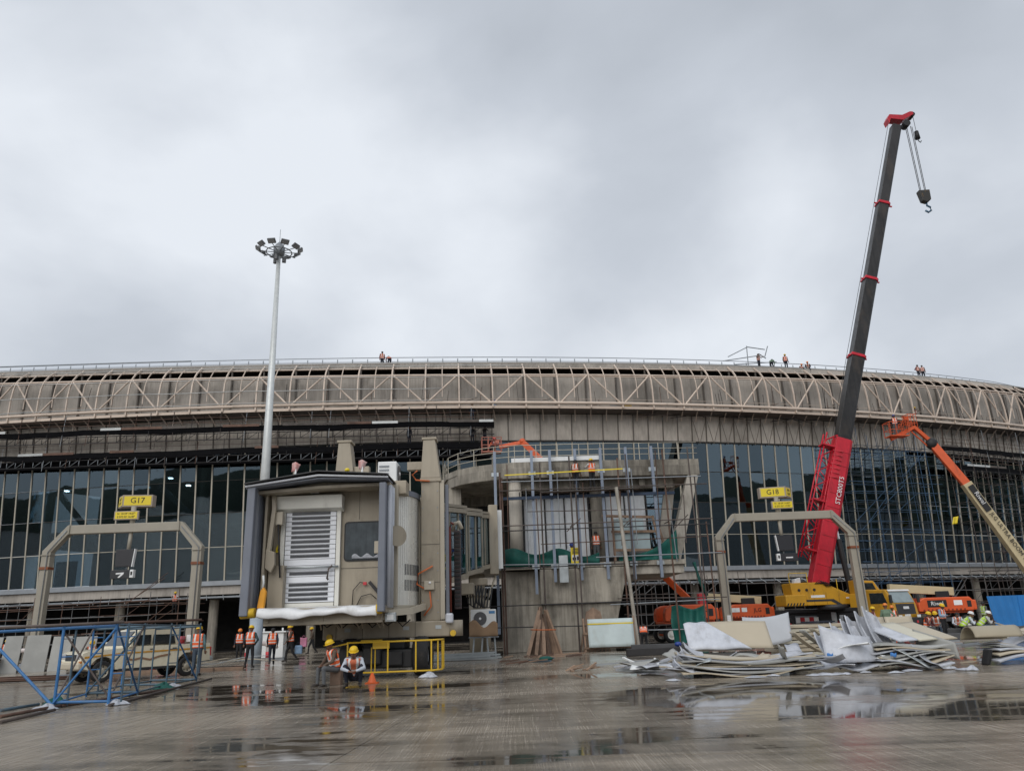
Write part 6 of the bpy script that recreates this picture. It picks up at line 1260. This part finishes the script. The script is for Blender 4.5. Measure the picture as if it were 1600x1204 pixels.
# ------------------------------------------------------------ blue lattice frames, left foreground
LF = thing('lattice_frame', 'bright blue and faded green tube lattice frames standing in the left foreground', 'frame', (-11, 23, 0))
fr_ = [(19.5, -11.2, -9.9), (22.3, -11.95, -10.55), (25.4, -12.55, -11.15), (27.5, -12.6, -11.05)]
for i, (Y, xl, xr) in enumerate(fr_):
    for j, X in enumerate((xl, xr)):
        m1 = bluep if (i == 0 or (i == 1 and j == 0)) else (bluep if i == 2 and j == 0 else tealp); off = V((.24, .12, 0))
        rod('post', LF, (X, Y, .02), (X + rnd.uniform(-.02, .02), Y, 1.92), .036 if i == 0 else .028, m1, 8);
        if (i, j) in ((1, 1), (3, 0), (3, 1)): continue
        rod('post', LF, V((X, Y, .02)) + off, V((X, Y, 1.88)) + off, .026, tealp, 8)
        for z in (.3, .72, 1.14, 1.56): rod('rung', LF, V((X, Y, z)), V((X, Y, z)) + off, .018, m1 if rnd.random() < .6 else zinc)
    rod('cross_rail', LF, (xl, Y, .12), (xr, Y, .1), .034, m1, 8); rod('cross_rail', LF, (xl - (1.6 if i == 0 else 0), Y + .02, 1.78), (xr, Y + .02, 1.82), .036, bluep if i == 0 else tealp, 8)
    if i < 2: rod('diagonal_brace', LF, (xl, Y - .05, .1), (xr, Y - .05, 1.75), .028, bluep if i < 1 else tealp, 8)
    if i == 0: rod('diagonal_brace', LF, (xr, Y + .05, .15), (xl, Y + .05, 1.7), .024, bluep if i == 1 else brownp, 8)
for i in range(3):
    for j in (1, 2):
        a, b = V((fr_[i][j], fr_[i][0], 0)), V((fr_[i + 1][j], fr_[i + 1][0], 0)); z1 = V((0, 0, 1.85)); z0 = V((0, 0, .1))
        rod('side_rail', LF, a + z1, b + z1, .025, tealp, 8); rod('side_rail', LF, a + z0, b + z0, .025, tealp if i else bluep, 8); 
        if j == 2 and i != 1: rod('diagonal_brace', LF, a + z1, b + z0, .026, tealp if (i + j) % 2 else bluep, 8)
        if i == 0: rod('diagonal_brace', LF, a + z0, b + z1, .024, brownp, 8)
rod('diagonal_brace', LF, (-11.2, 19.42, .06), (-13.1, 19.45, 1.75), .036, bluep, 8)
for i, (a, b, m_) in enumerate((((-13.6, 19.3, 1.86), (-9.7, 19.42, 1.9), brownp), ((-13.6, 19.55, 1.9), (-10.6, 19.6, 1.86), zinc), ((-13.8, 19.7, 1.88), (-9.2, 22.9, 1.95), rustp))):
    MB().tube(a, b, .034, 8).solo('loose_pipe', m_, ('brown', 'grey', 'rusty')[i] + ' pipe resting on top of the blue lattice frames', 'pipe')
for i, (a, b, m_) in enumerate(((gp(0, 1122), gp(100, 1104), rustp), (gp(0, 1131), gp(85, 1112), brownp), (gp(0, 1112), gp(60, 1103), tealp), (gp(95, 1105), gp(262, 1079), rustp), (gp(170, 1104), gp(330, 1062), brownp))):
    MB().tube(a + V((0, 0, .04)), b + V((0, 0, .05)), .036, 8).solo('loose_pipe', m_, ('rusty pipe on the wet ground, upper of two at the left edge', 'brown pipe on the wet ground, lowest at the left edge', 'green pipe on the wet ground at the left edge', 'rusty pipe along the feet of the blue frames', 'brown pipe on the ground right of the blue frames')[i], 'pipe')
rr_ = random.Random(5)
def crumple(cx, cy, r, h, m, name, label, cat, seed, group=None):
    q = random.Random(seed); ph = [q.uniform(0, 6) for _ in range(6)]
    def fn(u, v):
        a = u * 2 * math.pi; rr = r * v * (1 + .25 * math.sin(3 * a + ph[0]) + .15 * math.sin(5 * a + ph[1])); return (cx + rr * math.cos(a), cy + rr * math.sin(a) * .8, .015 + max(0, h * (1 - v ** 1.6) * (1 + .3 * math.sin(4 * a + 7 * v + ph[2]))))
    return MB().sheet(fn, 22, 6, .008).solo(name, m, label, cat, group)
for i, (x, y, l) in enumerate(((73, 1108, 'at the foot of the left blue post'), (181, 1101, 'at the foot of the near right blue post'), (270, 1074, 'behind the near blue frames'))): q = gp(x, y); crumple(q.x, q.y, .26, .10, film, 'plastic_sheet', 'crumpled white plastic ' + l, 'plastic', 30 + i)
for i, (x, y, l) in enumerate(((88, 1100, 'tied round the left blue post'), (255, 1076, 'on the ground behind the blue frames'))): q = gp(x, y); crumple(q.x, q.y, .3, .16, netg, 'net_scrap', 'scrap of green net ' + l, 'net', 40 + i)
for i in range(16):
    y0 = 31.3 + .12 * (i % 6); z0 = .03 + .05 * (i // 5); MB().tube((-25.5 + rr_.uniform(-.5, .4), y0, z0), (-17.0 + rr_.uniform(-.8, .3), y0 + rr_.uniform(-.3, .5), z0 + .03), .025, 6).solo('steel_bar', rustp, 'rusty steel bar in the long heap left of the pickup', 'bar', 'rusty bars left of the pickup')
# leaning boards behind the pickup
for i, (x0, wd, h, m_) in enumerate(((-28.2, 1.05, 1.75, panelg), (-27.0, .9, 1.8, panelg), (-25.9, 1.25, 1.8, panelg), (-24.5, 1.0, 1.7, panelg), (-23.3, 1.1, 1.65, panelg))):
    MB().prism([(x0, 41.6, 0), (x0 + wd, 41.6, 0), (x0 + wd + .02, 41.8, h), (x0 + .02, 41.8, h)], (0, .04, 0)).solo('grey_board', m_, ('first', 'second', 'third', 'fourth', 'fifth')[i] + ' upright board from the left, in the row behind the pickup', 'board')
MB().prism([(-30.9, 40.5, .35), (-29.5, 40.6, .35), (-29.1, 41.3, 1.35), (-30.4, 41.3, 1.35)], (0, .05, 0)).solo('tilted_sheet', panelg, 'pale grey sheet propped at a slant left of the grey boards', 'sheet')
for i in range(6): q = V((-31.5 + 1.0 * i % 4, 39.5 + .4 * i, 0)); MB().sheet(lambda u, v: (q.x + 1.6 * u, q.y + .9 * v, .2 + .1 * i + .12 * math.sin(u * 4 + i) + .15 * v), 12, 4, .015).solo('film_sheet', film, 'film-covered sheet in the low heap at the far left', 'sheet', 'film sheets at the far left')
# left mid ground
ct = thing('utility_cabinet', 'white utility cabinet behind the walking men', 'cabinet', (-14.4, 46.6, 0))
MB().bb(-15.15, -13.75, 46.3, 47.0, .12, 1.5).build('body', white, ct, True, bevel=.02); MB().bb(-15.3, -13.6, 46.2, 47.1, 1.5, 1.58).build('lid', white, ct, True, bevel=.01); MB().bb(-14.47, -14.44, 46.285, 46.3, .2, 1.45).build('door_gap', zinc, ct, True)
for X in (-15.0, -13.9): MB().tube((X, 46.6, 1.58), (X, 46.6, 1.75), .05, 8).build('lifting_eye', white, ct, True)
MB().bb(-15.2, -13.7, 46.35, 46.95, 0, .12).build('plinth', zinc, ct, True)
MB().path([(-13.9, 41.9, 0), (-13.88, 41.9, 1.2), (-13.95, 41.95, 2.5)], .33, 16).solo('wrapped_column', mat('pale_wrap', (.36, .42, .48), .5, var=.15, streak=.4), 'pale blue wrapped column behind the walking men', 'column')
for i in range(5): MB().bb(-21.4 + .05 * (i % 2), -20.1 + .04 * (i % 3), 47.2, 47.8, .5 + .2 * i, .68 + .2 * i).solo('road_barrier', pinkm if i % 2 == 0 else redm, 'red plastic barrier in the stack behind the pickup tailgate', 'barrier', 'stacked red barriers', .03)
for i in range(7):
    x0, y0 = -18.6 + .75 * i, 38.6 + .5 * (i % 3); MB().sheet(lambda u, v: (x0 + 2.2 * u, y0 + .5 * v + .25 * u, .05 + .04 * i + .2 * u * (i % 2) + .05 * math.sin(u * 5 + i)), 8, 3, .02).solo('metal_sheet', galv if i % 3 else panelb, 'flat metal sheet in the low heap left of the walking men', 'sheet', 'metal sheets left of the walking men')
for i in range(2): MB().bb(-17.5 + 2.2 * i, -13.6 + 1.2 * i, 35.6 + .3 * i, 35.75 + .3 * i, 0, .12).solo('kerb_timber', wood, ('nearer', 'farther')[i] + ' long timber on the wet ground before the metal sheets', 'timber')
bg_ = thing('shoulder_bag', 'blue bag in the hand of the walking man', 'bag', (-11.75, 42.35, .35)); MB().bb(-11.95, -11.55, 42.28, 42.45, .38, .82).build('bag', CL['blue'], bg_, True, bevel=.05); MB().path([(-11.9, 42.35, .8), (-11.8, 42.35, .98), (-11.65, 42.35, .82)], .018, 5).build('strap', CL['navy'], bg_, True)
bg2 = thing('carrier_bag', 'pink bag in the hand of the distant person', 'bag', (-14.75, 54.4, .5)); MB().sheet(lambda u, v: (-15.0 + .46 * u, 54.4 + .06 * math.sin(u * 3.1) * math.sin(v * 3.1), .5 + .62 * v - .06 * math.sin(u * 3.14) * v), 8, 8, .1).build('bag', CL['pink'], bg2, True); MB().path([(-14.9, 54.4, 1.08), (-14.77, 54.4, 1.25), (-14.64, 54.4, 1.08)], .015, 5).build('handle', CL['pink'], bg2, True)
def cone(x, y, label, h=.5):
    t = thing('traffic_cone', label, 'cone', (x, y, 0)); MB().lathe([(.13, .03), (.035, h), (.0, h)], 14).build('cone', mat('cone_orange', (.7, .12, .02), .5), t); MB().bb(-.18, .18, -.18, .18, 0, .035).build('base', mat('cone_orange', (.7, .12, .02), .5), t); MB().lathe([(.095, h * .4), (.068, h * .65)], 14).build('band', refl, t)
cone(-4.42, 23.9, 'small orange cone right of the squatting worker', .3)
crumple(-2.95, 25.75, .3, .13, film, 'plastic_bag', 'white plastic bag at the jet bridge tyre', 'bag', 77)
# ------------------------------------------------------------ round the jet bridge and pier
for i in range(9): MB().beam((-4.9 + rr_.uniform(-.2, .2), 36.4 + .16 * i, .06 + .08 * (i % 3)), (-1.2 + rr_.uniform(-.5, .4), 36.2 + .2 * i, .08 + .1 * (i % 3)), .12, .07).solo('steel_channel', galv, ordl[i] + ' galvanised channel from the front of the bundle under the jet bridge tunnel', 'channel', 'channels under the tunnel')
cu = thing('condenser_unit', 'white air conditioner half wrapped in torn cardboard on a stand', 'air conditioner', (-1.75, 37.8, 0))
MB().bb(-2.35, -1.15, 37.6, 38.05, 1.0, 2.22).build('casing', white, cu, True, bevel=.03); MB().tube((-1.9, 37.6, 1.8), (-1.9, 37.57, 1.8), .31, 22).build('fan_grille', mat('fan_grey', (.10, .10, .105), .5), cu, True); MB().ell((-1.9, 37.56, 1.8), (.06, .02, .06)).build('fan_hub', whink, cu, True)
MB().sheet(lambda u, v: (-2.42 + 1.34 * u, 37.55 + .03 * math.sin(u * 11) - .05 * v * (1 - v), 1.0 + v * (.62 + .16 * math.sin(u * 9) - .12 * u)), 22, 6, .012).build('cardboard_wrap', cardb, cu, True)
MB().bb(-1.48, -1.2, 37.59, 37.597, 2.02, 2.14).build('label_mark', mat('label_blue', (.08, .25, .5), .5), cu, True)
for x in (-2.3, -1.9, -1.55, -1.2): rod('stand_leg', cu, (x, 37.8, 0), (x + (.1 if x < -1.7 else -.05), 37.8, 1.0), .04, galv)
bar('stand_rail', cu, (-2.45, 37.8, .97), (-1.05, 37.8, .97), .4, .06, zinc); bar('stand_foot', cu, (-2.5, 37.8, .04), (-1.0, 37.8, .04), .5, .08, zinc)
# propped planks
for i in range(22):
    f_ = (i * 7 % 22) / 21; near = i in (0, 7, 14, 20); y_ = 40.5 + .03 * i - (.5 if near else 0)
    a = V((.32 + 1.7 * f_, y_ - .35 * (1 - abs(2 * f_ - 1)), 0)); b = V((.98 + .38 * f_, 40.65 + .015 * i, 2.12 + .2 * math.sin(i * 2.1)))
    MB().beam(a, b, .17 if near else .10, .05, up=(0, 1, 0)).solo('wooden_plank', wood if near or i % 3 == 0 else wood2, 'weathered plank in the tent-like stack propped before the pier base', 'plank', 'planks propped before the pier')
MB().path([(.5, 40.0, 1.2), (1.0, 39.75, 1.18), (1.75, 39.9, 1.16)], .025, 5).solo('strap', mat('orange_strap', (.6, .14, .03), .6), 'orange strap round the propped planks', 'strap')
for i in range(9): MB().beam((3.1 + .19 * i, 42.3, 0), (3.6 + .08 * i, 42.7, 2.2 - .05 * abs(i - 4)), .11, .05, up=(0, 1, 0)).solo('short_plank', wood, 'short plank sticking up behind the white board', 'plank', 'planks behind the white board')
wb = thing('board_stand', 'white sheet-covered board on a timber stand before the pier base', 'board', (4.6, 41.2, 0))
MB().sheet(lambda u, v: (3.45 + 2.35 * u, 41.05 + .02 * math.sin(u * 7) + .25 * v, .22 + 1.38 * v), 14, 8, .03).build('sheet', mat('pale_aqua_sheet', (.50, .58, .58), .45, var=.1, dirt=(.3, .27, .2), dirt_amt=.3), wb, True)
bar('yellow_tape', wb, (3.45, 41.22, 1.36), (5.8, 41.22, 1.36), .01, .06, signy)
for a, b in (((3.3, 41.3, 0), (3.25, 41.5, 1.65)), ((3.5, 41.6, 0), (3.45, 41.5, 1.55)), ((5.85, 41.3, 0), (5.85, 41.5, 1.7)), ((3.2, 41.3, .9), (3.5, 41.3, .9)), ((3.2, 41.25, .2), (5.9, 41.25, .2))): bar('timber', wb, a, b, .08, .1, wood)
bar('timber', PS, (3.2, 41.5, .1), (3.9, 41.5, .1), .1, .1, wood)
def scatter(n, x0, x1, y0, y1, m, name, label, cat, group, lmin, lmax, w_, h_, seed, zmax=.12):
    q = random.Random(seed)
    for i in range(n):
        x, y, a, l = q.uniform(x0, x1), q.uniform(y0, y1), q.uniform(-.6, .6) + (math.pi / 2 if q.random() < .15 else 0), q.uniform(lmin, lmax); d = V((math.cos(a), math.sin(a), 0)) * l / 2; z = q.uniform(h_ / 2 + .005, zmax)
        MB().beam(V((x, y, h_ / 2 + .003)) - d, V((x, y, z)) + d, w_ * q.uniform(.6, 1.3), h_).solo(name, q.choice(m), label, cat, group)
scatter(14, -.9, 3.2, 36.5, 39.6, [wood, rustp], 'timber_scrap', 'scrap of timber or steel littering the ground before the propped planks', 'scrap', 'scraps before the planks', .5, 1.5, .09, .05, 61)
scatter(8, 1.5, 2.3, 26.2, 26.9, [wood], 'wood_offcut', 'brown wood offcut in the small heap on open wet ground', 'scrap', 'offcuts on open ground', .25, .6, .09, .04, 62, .25)
scatter(9, -1.0, 1.4, 31, 34.5, [rustp, tealp, wood], 'pipe_scrap', 'short pipe piece on the ground between jet bridge and planks', 'scrap', 'pipe scraps', .4, .9, .06, .05, 63)
scatter(24, 3.5, 6.0, 25.3, 28.6, [white, film, galv, zinc], 'aluminium_profile', 'white aluminium profile in the loose heap left of the panel piles', 'profile', 'loose aluminium profiles', 1.0, 2.4, .07, .05, 64, .3)
scatter(10, 11.2, 13.2, 22.6, 27.5, [wood, rustp, panelb], 'scrap_strip', 'scrap strip lying between the flat panel pile and the rolled panel', 'scrap', 'scraps between the piles', .4, 1.2, .08, .04, 65)
scatter(12, 14.0, 19.5, 33, 39, [wood, rustp, zinc], 'yard_timber', 'long timber or pipe lying before the resting workers', 'timber', 'timbers before the workers', 1.0, 2.6, .12, .08, 66)
MB().bb(5.0, 10.6, 36.6, 36.8, .05, .42).solo('steel_beam', mat('dark_kerb', (.08, .08, .082), .7), 'long dark steel beam lying behind the aluminium profiles', 'beam', bevel=.02)
MB().bb(4.6, 7.2, 35.2, 35.6, 0, .3).solo('dark_channel', darkp, 'short dark channel lying in front of the long steel beam', 'channel', bevel=.02)
MB().ell((7.0, 36.0, .40), (.16, .14, .11), 14, 8).solo('safety_helmet', HELM['blue'], 'small blue helmet lying by the stooping worker', 'helmet')
MB().bb(14.0, 23, 40.0, 40.6, 0, .3).solo('kerb_strip', mat('dark_kerb', (.08, .08, .082), .7), 'low dark kerb behind the panel piles', 'kerb', bevel=.03)
MB().bb(13.6, 17.2, 42.2, 44.2, 0, .55).solo('red_trailer_deck', mat('dull_red', (.17, .05, .045), .6, var=.2), 'low dull red steel platform before the crane wheels', 'platform', bevel=.03)
for i in range(4): MB().path([(15.0 + .32 * i, 42.6, .57), (15.2 + .32 * i, 42.8, .82), (15.45 + .32 * i, 43.0, .58)], .06, 7).solo('red_sling', redm, 'red lifting sling heaped on the dull red platform', 'sling', 'red slings')
# blue corrugated fence
BF = thing('blue_fence', 'blue corrugated sheet fence at the right edge', 'fence', (30.6, 47, 0))
for i, (x0, x1, tl) in enumerate(((27.6, 29.0, .1), (28.95, 31.8, -.02), (31.8, 35.0, 0))):
    nn = int((x1 - x0) / .12)
    def fn(u, v, x0=x0, x1=x1, tl=tl, i=i): return (x0 + (x1 - x0) * u + tl * (1 - v) * 2, 47 + (.06 if i else .02) * (1 if int(u * nn) % 4 < 2 else -1) - .3 * i * 0, .38 + 1.72 * v)
    MB().sheet(fn, nn, 1, .01, smooth=False).build('corrugated_sheet', fence_b, BF, True)
for x in (28.3, 30.2, 32.2, 34.5): rod('fence_post', BF, (x, 47.2, 0), (x, 47.2, 2.1), .04, zinc)
bar('fence_foot', BF, (28, 47.2, .2), (35, 47.2, .2), .3, .4, mat('dark_kerb', (.08, .08, .082), .7))
# ------------------------------------------------------------ cladding panel piles, right foreground
def hr(i, k): return (math.sin(i * 127.1 + k * 311.7) * 43758.5) % 1 - .5
def pan(fn, m, label, group=None, nu=26, nv=8, th=.032, name='cladding_panel'): return MB().sheet(fn, nu, nv, th).solo(name, m, label, 'panel', group)
for i in range(10):
    zz = .12 + .042 * i; x0 = 4.0 + .5 * hr(i, 1); lx = 3.5 + .7 * hr(i, 2); sag = .12 + .12 * hr(i, 3); y0 = 21.35 + .35 * hr(i, 4); yw = .22 * hr(i, 5)
    pan(lambda u, v: (x0 + lx * u, y0 + 1.25 * v + yw * (u - .5), max(.02, zz + sag * math.cos(u * 4.2 + .5 + hr(i, 6)) * .7 + .3 * max(0, .2 - u) * 3 * (1 - v) * hr(i, 7) - .22 * max(0, u - .8) * (1 if i % 2 else -.6) + .03 * math.sin(v * 6 + u * 7 + i))), (panelb, film, panelg, film, panelb)[i % 5], ordl[9 - i] + ' sagging panel from the top of the left flat pile', 'panels of the left flat pile')
for i in range(3): MB().bb(4.7 + 1.0 * i, 5.0 + 1.0 * i, 21.4, 22.4, 0, .13).solo('timber_bearer', (blackr, wood, galv)[i], ('black', 'timber', 'grey')[i] + ' bearer block under the left flat pile', 'block')
for i in range(5):
    pan(lambda u, v: (4.0 + .35 * i * .3 + .5 * u, 21.25 + .1 * i + .5 * v, .15 + .1 * i + .28 * (1 - u) ** 2 + .08 * math.sin(v * 5 + i)), film, 'curled film end at the left tip of the flat pile', 'curled film ends', 10, 6, .01, 'film_scrap')
pan(lambda u, v: (4.75 + 2.35 * u, 22.75 + .5 * v, .62 + .72 * v + .04 * math.sin(u * 3)), panelb, 'beige panel standing on edge on the left flat pile', nv=6)
pan(lambda u, v: (4.72 + 1.75 * u * (1 - .75 * v ** 1.5 * 0) * (1 - .62 * v), 22.72 + .5 * v - .05 * math.sin(u * 3.1), .62 + .73 * v + .04 * math.sin(u * 3) + .02 * math.sin(u * 9)), film, 'white film peeling off the upright beige panel', name='film_cover')
pan(lambda u, v: (7.0 + 1.5 * u + .1 * v, 25.3 + .3 * v, .55 + .85 * v + .08 * (u - .5) ** 2 * 4 + .10 * u), mat('pale_grey_panel', (.47, .49, .52), .45, var=.06), 'pale grey panel standing upright behind the left pile')
for i in range(9):
    xo = .12 * math.sin(i * 2.3); MB().bb(8.3 + xo, 11.9 + xo, 26.0 + .03 * (i % 2), 27.2, .12 + .12 * i, .215 + .12 * i).solo('cream_panel_box', (panelb, mat('cream_edge', (.55, .52, .42), .5, var=.1), panelb)[i % 3], ordl[8 - i] + ' cream panel from the top of the neat squared stack', 'panel', 'neat stack of cream panels', .01)
MB().bb(9.3, 10.2, 25.97, 26.6, 1.225, 1.27).solo('dark_cloth', CL['navy'], 'dark blue cloth on top of the neat cream stack', 'cloth')
for i in range(4):
    pan(lambda u, v: (8.35 + .35 * i + .9 * u - .12 * v, 24.7 + .02 * i, .35 + .12 * i + .75 * v + .1 * u) if False else (8.25 + .3 * i + .8 * v + .25 * u * 0, 24.2 + .5 * u, 1.0 - .85 * v + .25 * v * v + .04 * i), panelb if i != 1 else panelg, 'beige curved panel sloping down before the neat stack', 'beige sloping panels', 10, 10)
# loose bent sheets and torn film spread between and before the piles
for i in range(9):
    x0 = (6.6, 7.0, 7.3, 7.6, 6.9, 3.2, 3.6, 2.9, 7.4)[i]; y0 = (22.6, 22.1, 21.7, 22.9, 23.4, 24.2, 23.6, 25.0, 24.0)[i]; lx = 1.3 + .5 * hr(i, 21); a_ = 1.4 * hr(i, 22)
    pan(lambda u, v: (x0 + lx * u * math.cos(a_) - .7 * v * math.sin(a_), y0 + lx * u * math.sin(a_) + .7 * v * math.cos(a_), .06 + .05 * (i % 4) + .16 * (u - .4) ** 2 * (2 if i % 2 else .6) + .05 * math.sin(u * 7 + v * 4 + i)), (film, panelb, film, panelg, film, white, film, panelg, panelb)[i], 'loose bent sheet on the ground among the panel piles', 'loose bent sheets', 16, 6, .014, 'bent_sheet')
for i in range(12):
    x0, y0 = 3.4 + 8.0 * (hr(i, 31) + .5), 21.0 + .5 * hr(i, 32); crumple(x0, y0, .14 + .2 * (hr(i, 33) + .5), .035, film, 'film_tatter', 'torn scrap of white film along the foot of the panel piles', 'film', 130 + i, 'torn film scraps')
# film-wrapped curved panels leaning one on another
for i in range(7):
    x0 = 8.15 + .28 * i; top = .95 + .11 * i; q = rr_.uniform(-.05, .05)
    def fn(u, v, x0=x0, top=top, i=i, q=q):
        cx = .55 * (1 - v) ** 2 * 1.0
        return (x0 + cx * .9 + .75 * u * (1 - .35 * v) + q, 22.0 + .13 * i + .35 * math.sin(u * 2.4) + .25 * v, .06 + top * v * (1 - .18 * u) + .025 * math.sin(u * 11 + i) + .02 * math.sin(v * 9))
    pan(fn, film, ordl[i] + ' film-wrapped curved panel from the left in the upright row', 'film-wrapped leaning panels', 16, 12, .03)
pan(lambda u, v: (8.0 + 1.5 * u, 21.5 + .55 * v, .1 + .30 * (1 - u) * v + .06 * math.sin(u * 8)), film, 'film-covered panel lying at the foot of the upright row', None, 16, 6)
pan(lambda u, v: (8.15 + 1.35 * u, 21.75 + .25 * v + .25 * math.sin(u * 3.1) * -1, .25 + .62 * v + .35 * (1 - u) ** 2 * v), film, 'film-wrapped bowl-shaped panel at the front of the upright row', None, 18, 8, .03)
for (x, y, z, l) in ((8.1, 21.5, .40, 'at the left'), (9.75, 21.45, .36, 'in the middle')): MB().sheet(lambda u, v: (x + .16 * u, y + .02 * math.sin(u * 9), z + .09 * v + .02 * math.sin(u * 7)), 6, 3, .012).solo('blue_tape_wrap', mat('tape_blue', (.06, .22, .55), .45), 'blue tape wrap ' + l + ' of the film-wrapped panels', 'tape')
for i in range(9):
    zz = .1 + .058 * i; x0 = 9.5 + .35 * hr(i, 11); yw = .2 * hr(i, 12)
    pan(lambda u, v: (x0 + (1.85 + .3 * hr(i, 13)) * u, 21.35 + .25 * hr(i, 14) + .04 * i + 1.2 * v + yw * (u - .5), zz + .14 * (u - .5) ** 2 + .04 * math.sin(v * 4 + u * 6 + i) + .06 * math.sin(u * 5 + i * .8) - .12 * max(0, u - .75) * (1 if i % 2 else -1)), (panelg, film, panelb, panelg, white)[i % 5], ordl[8 - i] + ' thin panel from the top of the right flat pile', 'panels of the right flat pile', 14, 6)
for i, (x0, m_) in enumerate(((9.9, film), (10.45, mat('cream_edge', (.55, .52, .42), .5)), (11.0, panelb))):
    pan(lambda u, v: (x0 + .5 * u + .55 * (1 - v), 22.3 + 1.3 * v, .70 + .45 * v + .03 * u), m_, ('white', 'cream', 'beige')[i] + ' plate tilted back on the right flat pile', None, 8, 8)
for i in range(2): pan(lambda u, v: (10.1 + .85 * i + .82 * u, 24.0 + .12 * v, 1.02 + .32 * v), panelb, ('left', 'right')[i] + ' beige plate standing behind the right flat pile', None, 6, 4)
pan(lambda u, v: (11.15 + .65 * u, 21.9 + .9 * (1 - u) + .1 * v, .2 + .62 * v * (1 - .3 * u) + .18 * (1 - u)), panelg, 'grey curved panel ending the right flat pile', None, 14, 6)
pan(lambda u, v: (10.9 + .7 * u, 22.9 + .6 * (1 - u), .95 - .35 * u + .12 * v), film, 'crumpled film strip on the grey curved panel', None, 14, 4, .015, 'film_strip')
# broken pieces stuck into the piles at odd angles
for i in range(22):
    x0 = 3.9 + 7.6 * (hr(i, 41) + .5); y0 = 21.25 + 1.5 * (hr(i, 42) + .5); z0 = .12 + .45 * (hr(i, 43) + .5); l_ = .45 + .7 * (hr(i, 44) + .5); w_ = .18 + .3 * (hr(i, 45) + .5)
    R_ = Matrix.Rotation(3.0 * hr(i, 46), 3, 'Z') @ Matrix.Rotation(1.3 * hr(i, 47), 3, 'Y') @ Matrix.Rotation(1.2 * hr(i, 48), 3, 'X'); bend = .25 * hr(i, 49)
    pan(lambda u, v: V((x0, y0, z0)) + R_ @ V((l_ * (u - .5), w_ * (v - .5) * (1 - .35 * u * (i % 2)), bend * math.sin(u * 3.1) * l_ + .02 * math.sin(v * 9 + u * 5))), (film, panelg, white, panelb, film, galv)[i % 6], 'jagged broken piece sticking out of the panel piles', 'broken pieces in the piles', 8, 4, .012, 'broken_sheet')
# rolled tan panel and neighbours at the right edge
pan(lambda u, v: (12.75 + 1.35 * u + .1 * math.sin(v * 2.2), 23.1 + .5 * math.cos(.5 + v * 2.5) * -1, .45 + .55 * math.sin(.5 + v * 2.3) + .0 * u), mat('tan_panel', (.36, .31, .22), .4, var=.06), 'rolled tan panel arching over the pile at the right', None, 10, 18, .03)
for i in range(6):
    pan(lambda u, v: (12.9 + .12 * i + 1.8 * u, 22.0 + .15 * i + 1.1 * v, .10 + .07 * i + .16 * math.sin(u * 2.8 + i * .5) + .02 * math.sin(v * 6)), (film, panelb, film, panelg, film, panelb)[i], 'wavy sheet in the heap under the rolled tan panel', 'sheets under the rolled panel', 18, 6)
MB().prism([(12.7, 22.3, 0), (12.82, 22.3, 0), (12.98, 22.3, .4), (12.85, 22.3, .42)], (0, .3, 0)).solo('black_bag', CL['black'], 'black bag under the left end of the rolled panel', 'bag', bevel=.04)
for i in range(3): pan(lambda u, v: (15.4 + .2 * i + 1.6 * u, 25.5 + .3 * i + .6 * v, .55 + .12 * i + .38 * (1 - u) ** 2 * (1 if i else -1) * -1 + .1 * v), (panelb, film, panelb)[i], ('lowest', 'middle', 'top')[i] + ' curved sheet of the heap behind, at the right edge', None, 14, 6)
for i in range(4): q = gp((1440, 1452, 1482, 1520)[i], (1036, 1040, 1045, 1047)[i]); crumple(q.x, q.y, .16, .10, film, 'litter', ('white litter at the right end of the flat pile', 'second white litter beyond the flat pile', 'white litter before the rolled panel, left', 'white litter before the rolled panel, right')[i], 'litter', 90 + i)
MB().ell((1.0, 33.5, .1), (.3, .18, .1), 10, 6).solo('rag', netg, 'small green rag on the ground before the planks', 'cloth')
print('objects', len(bpy.data.objects))
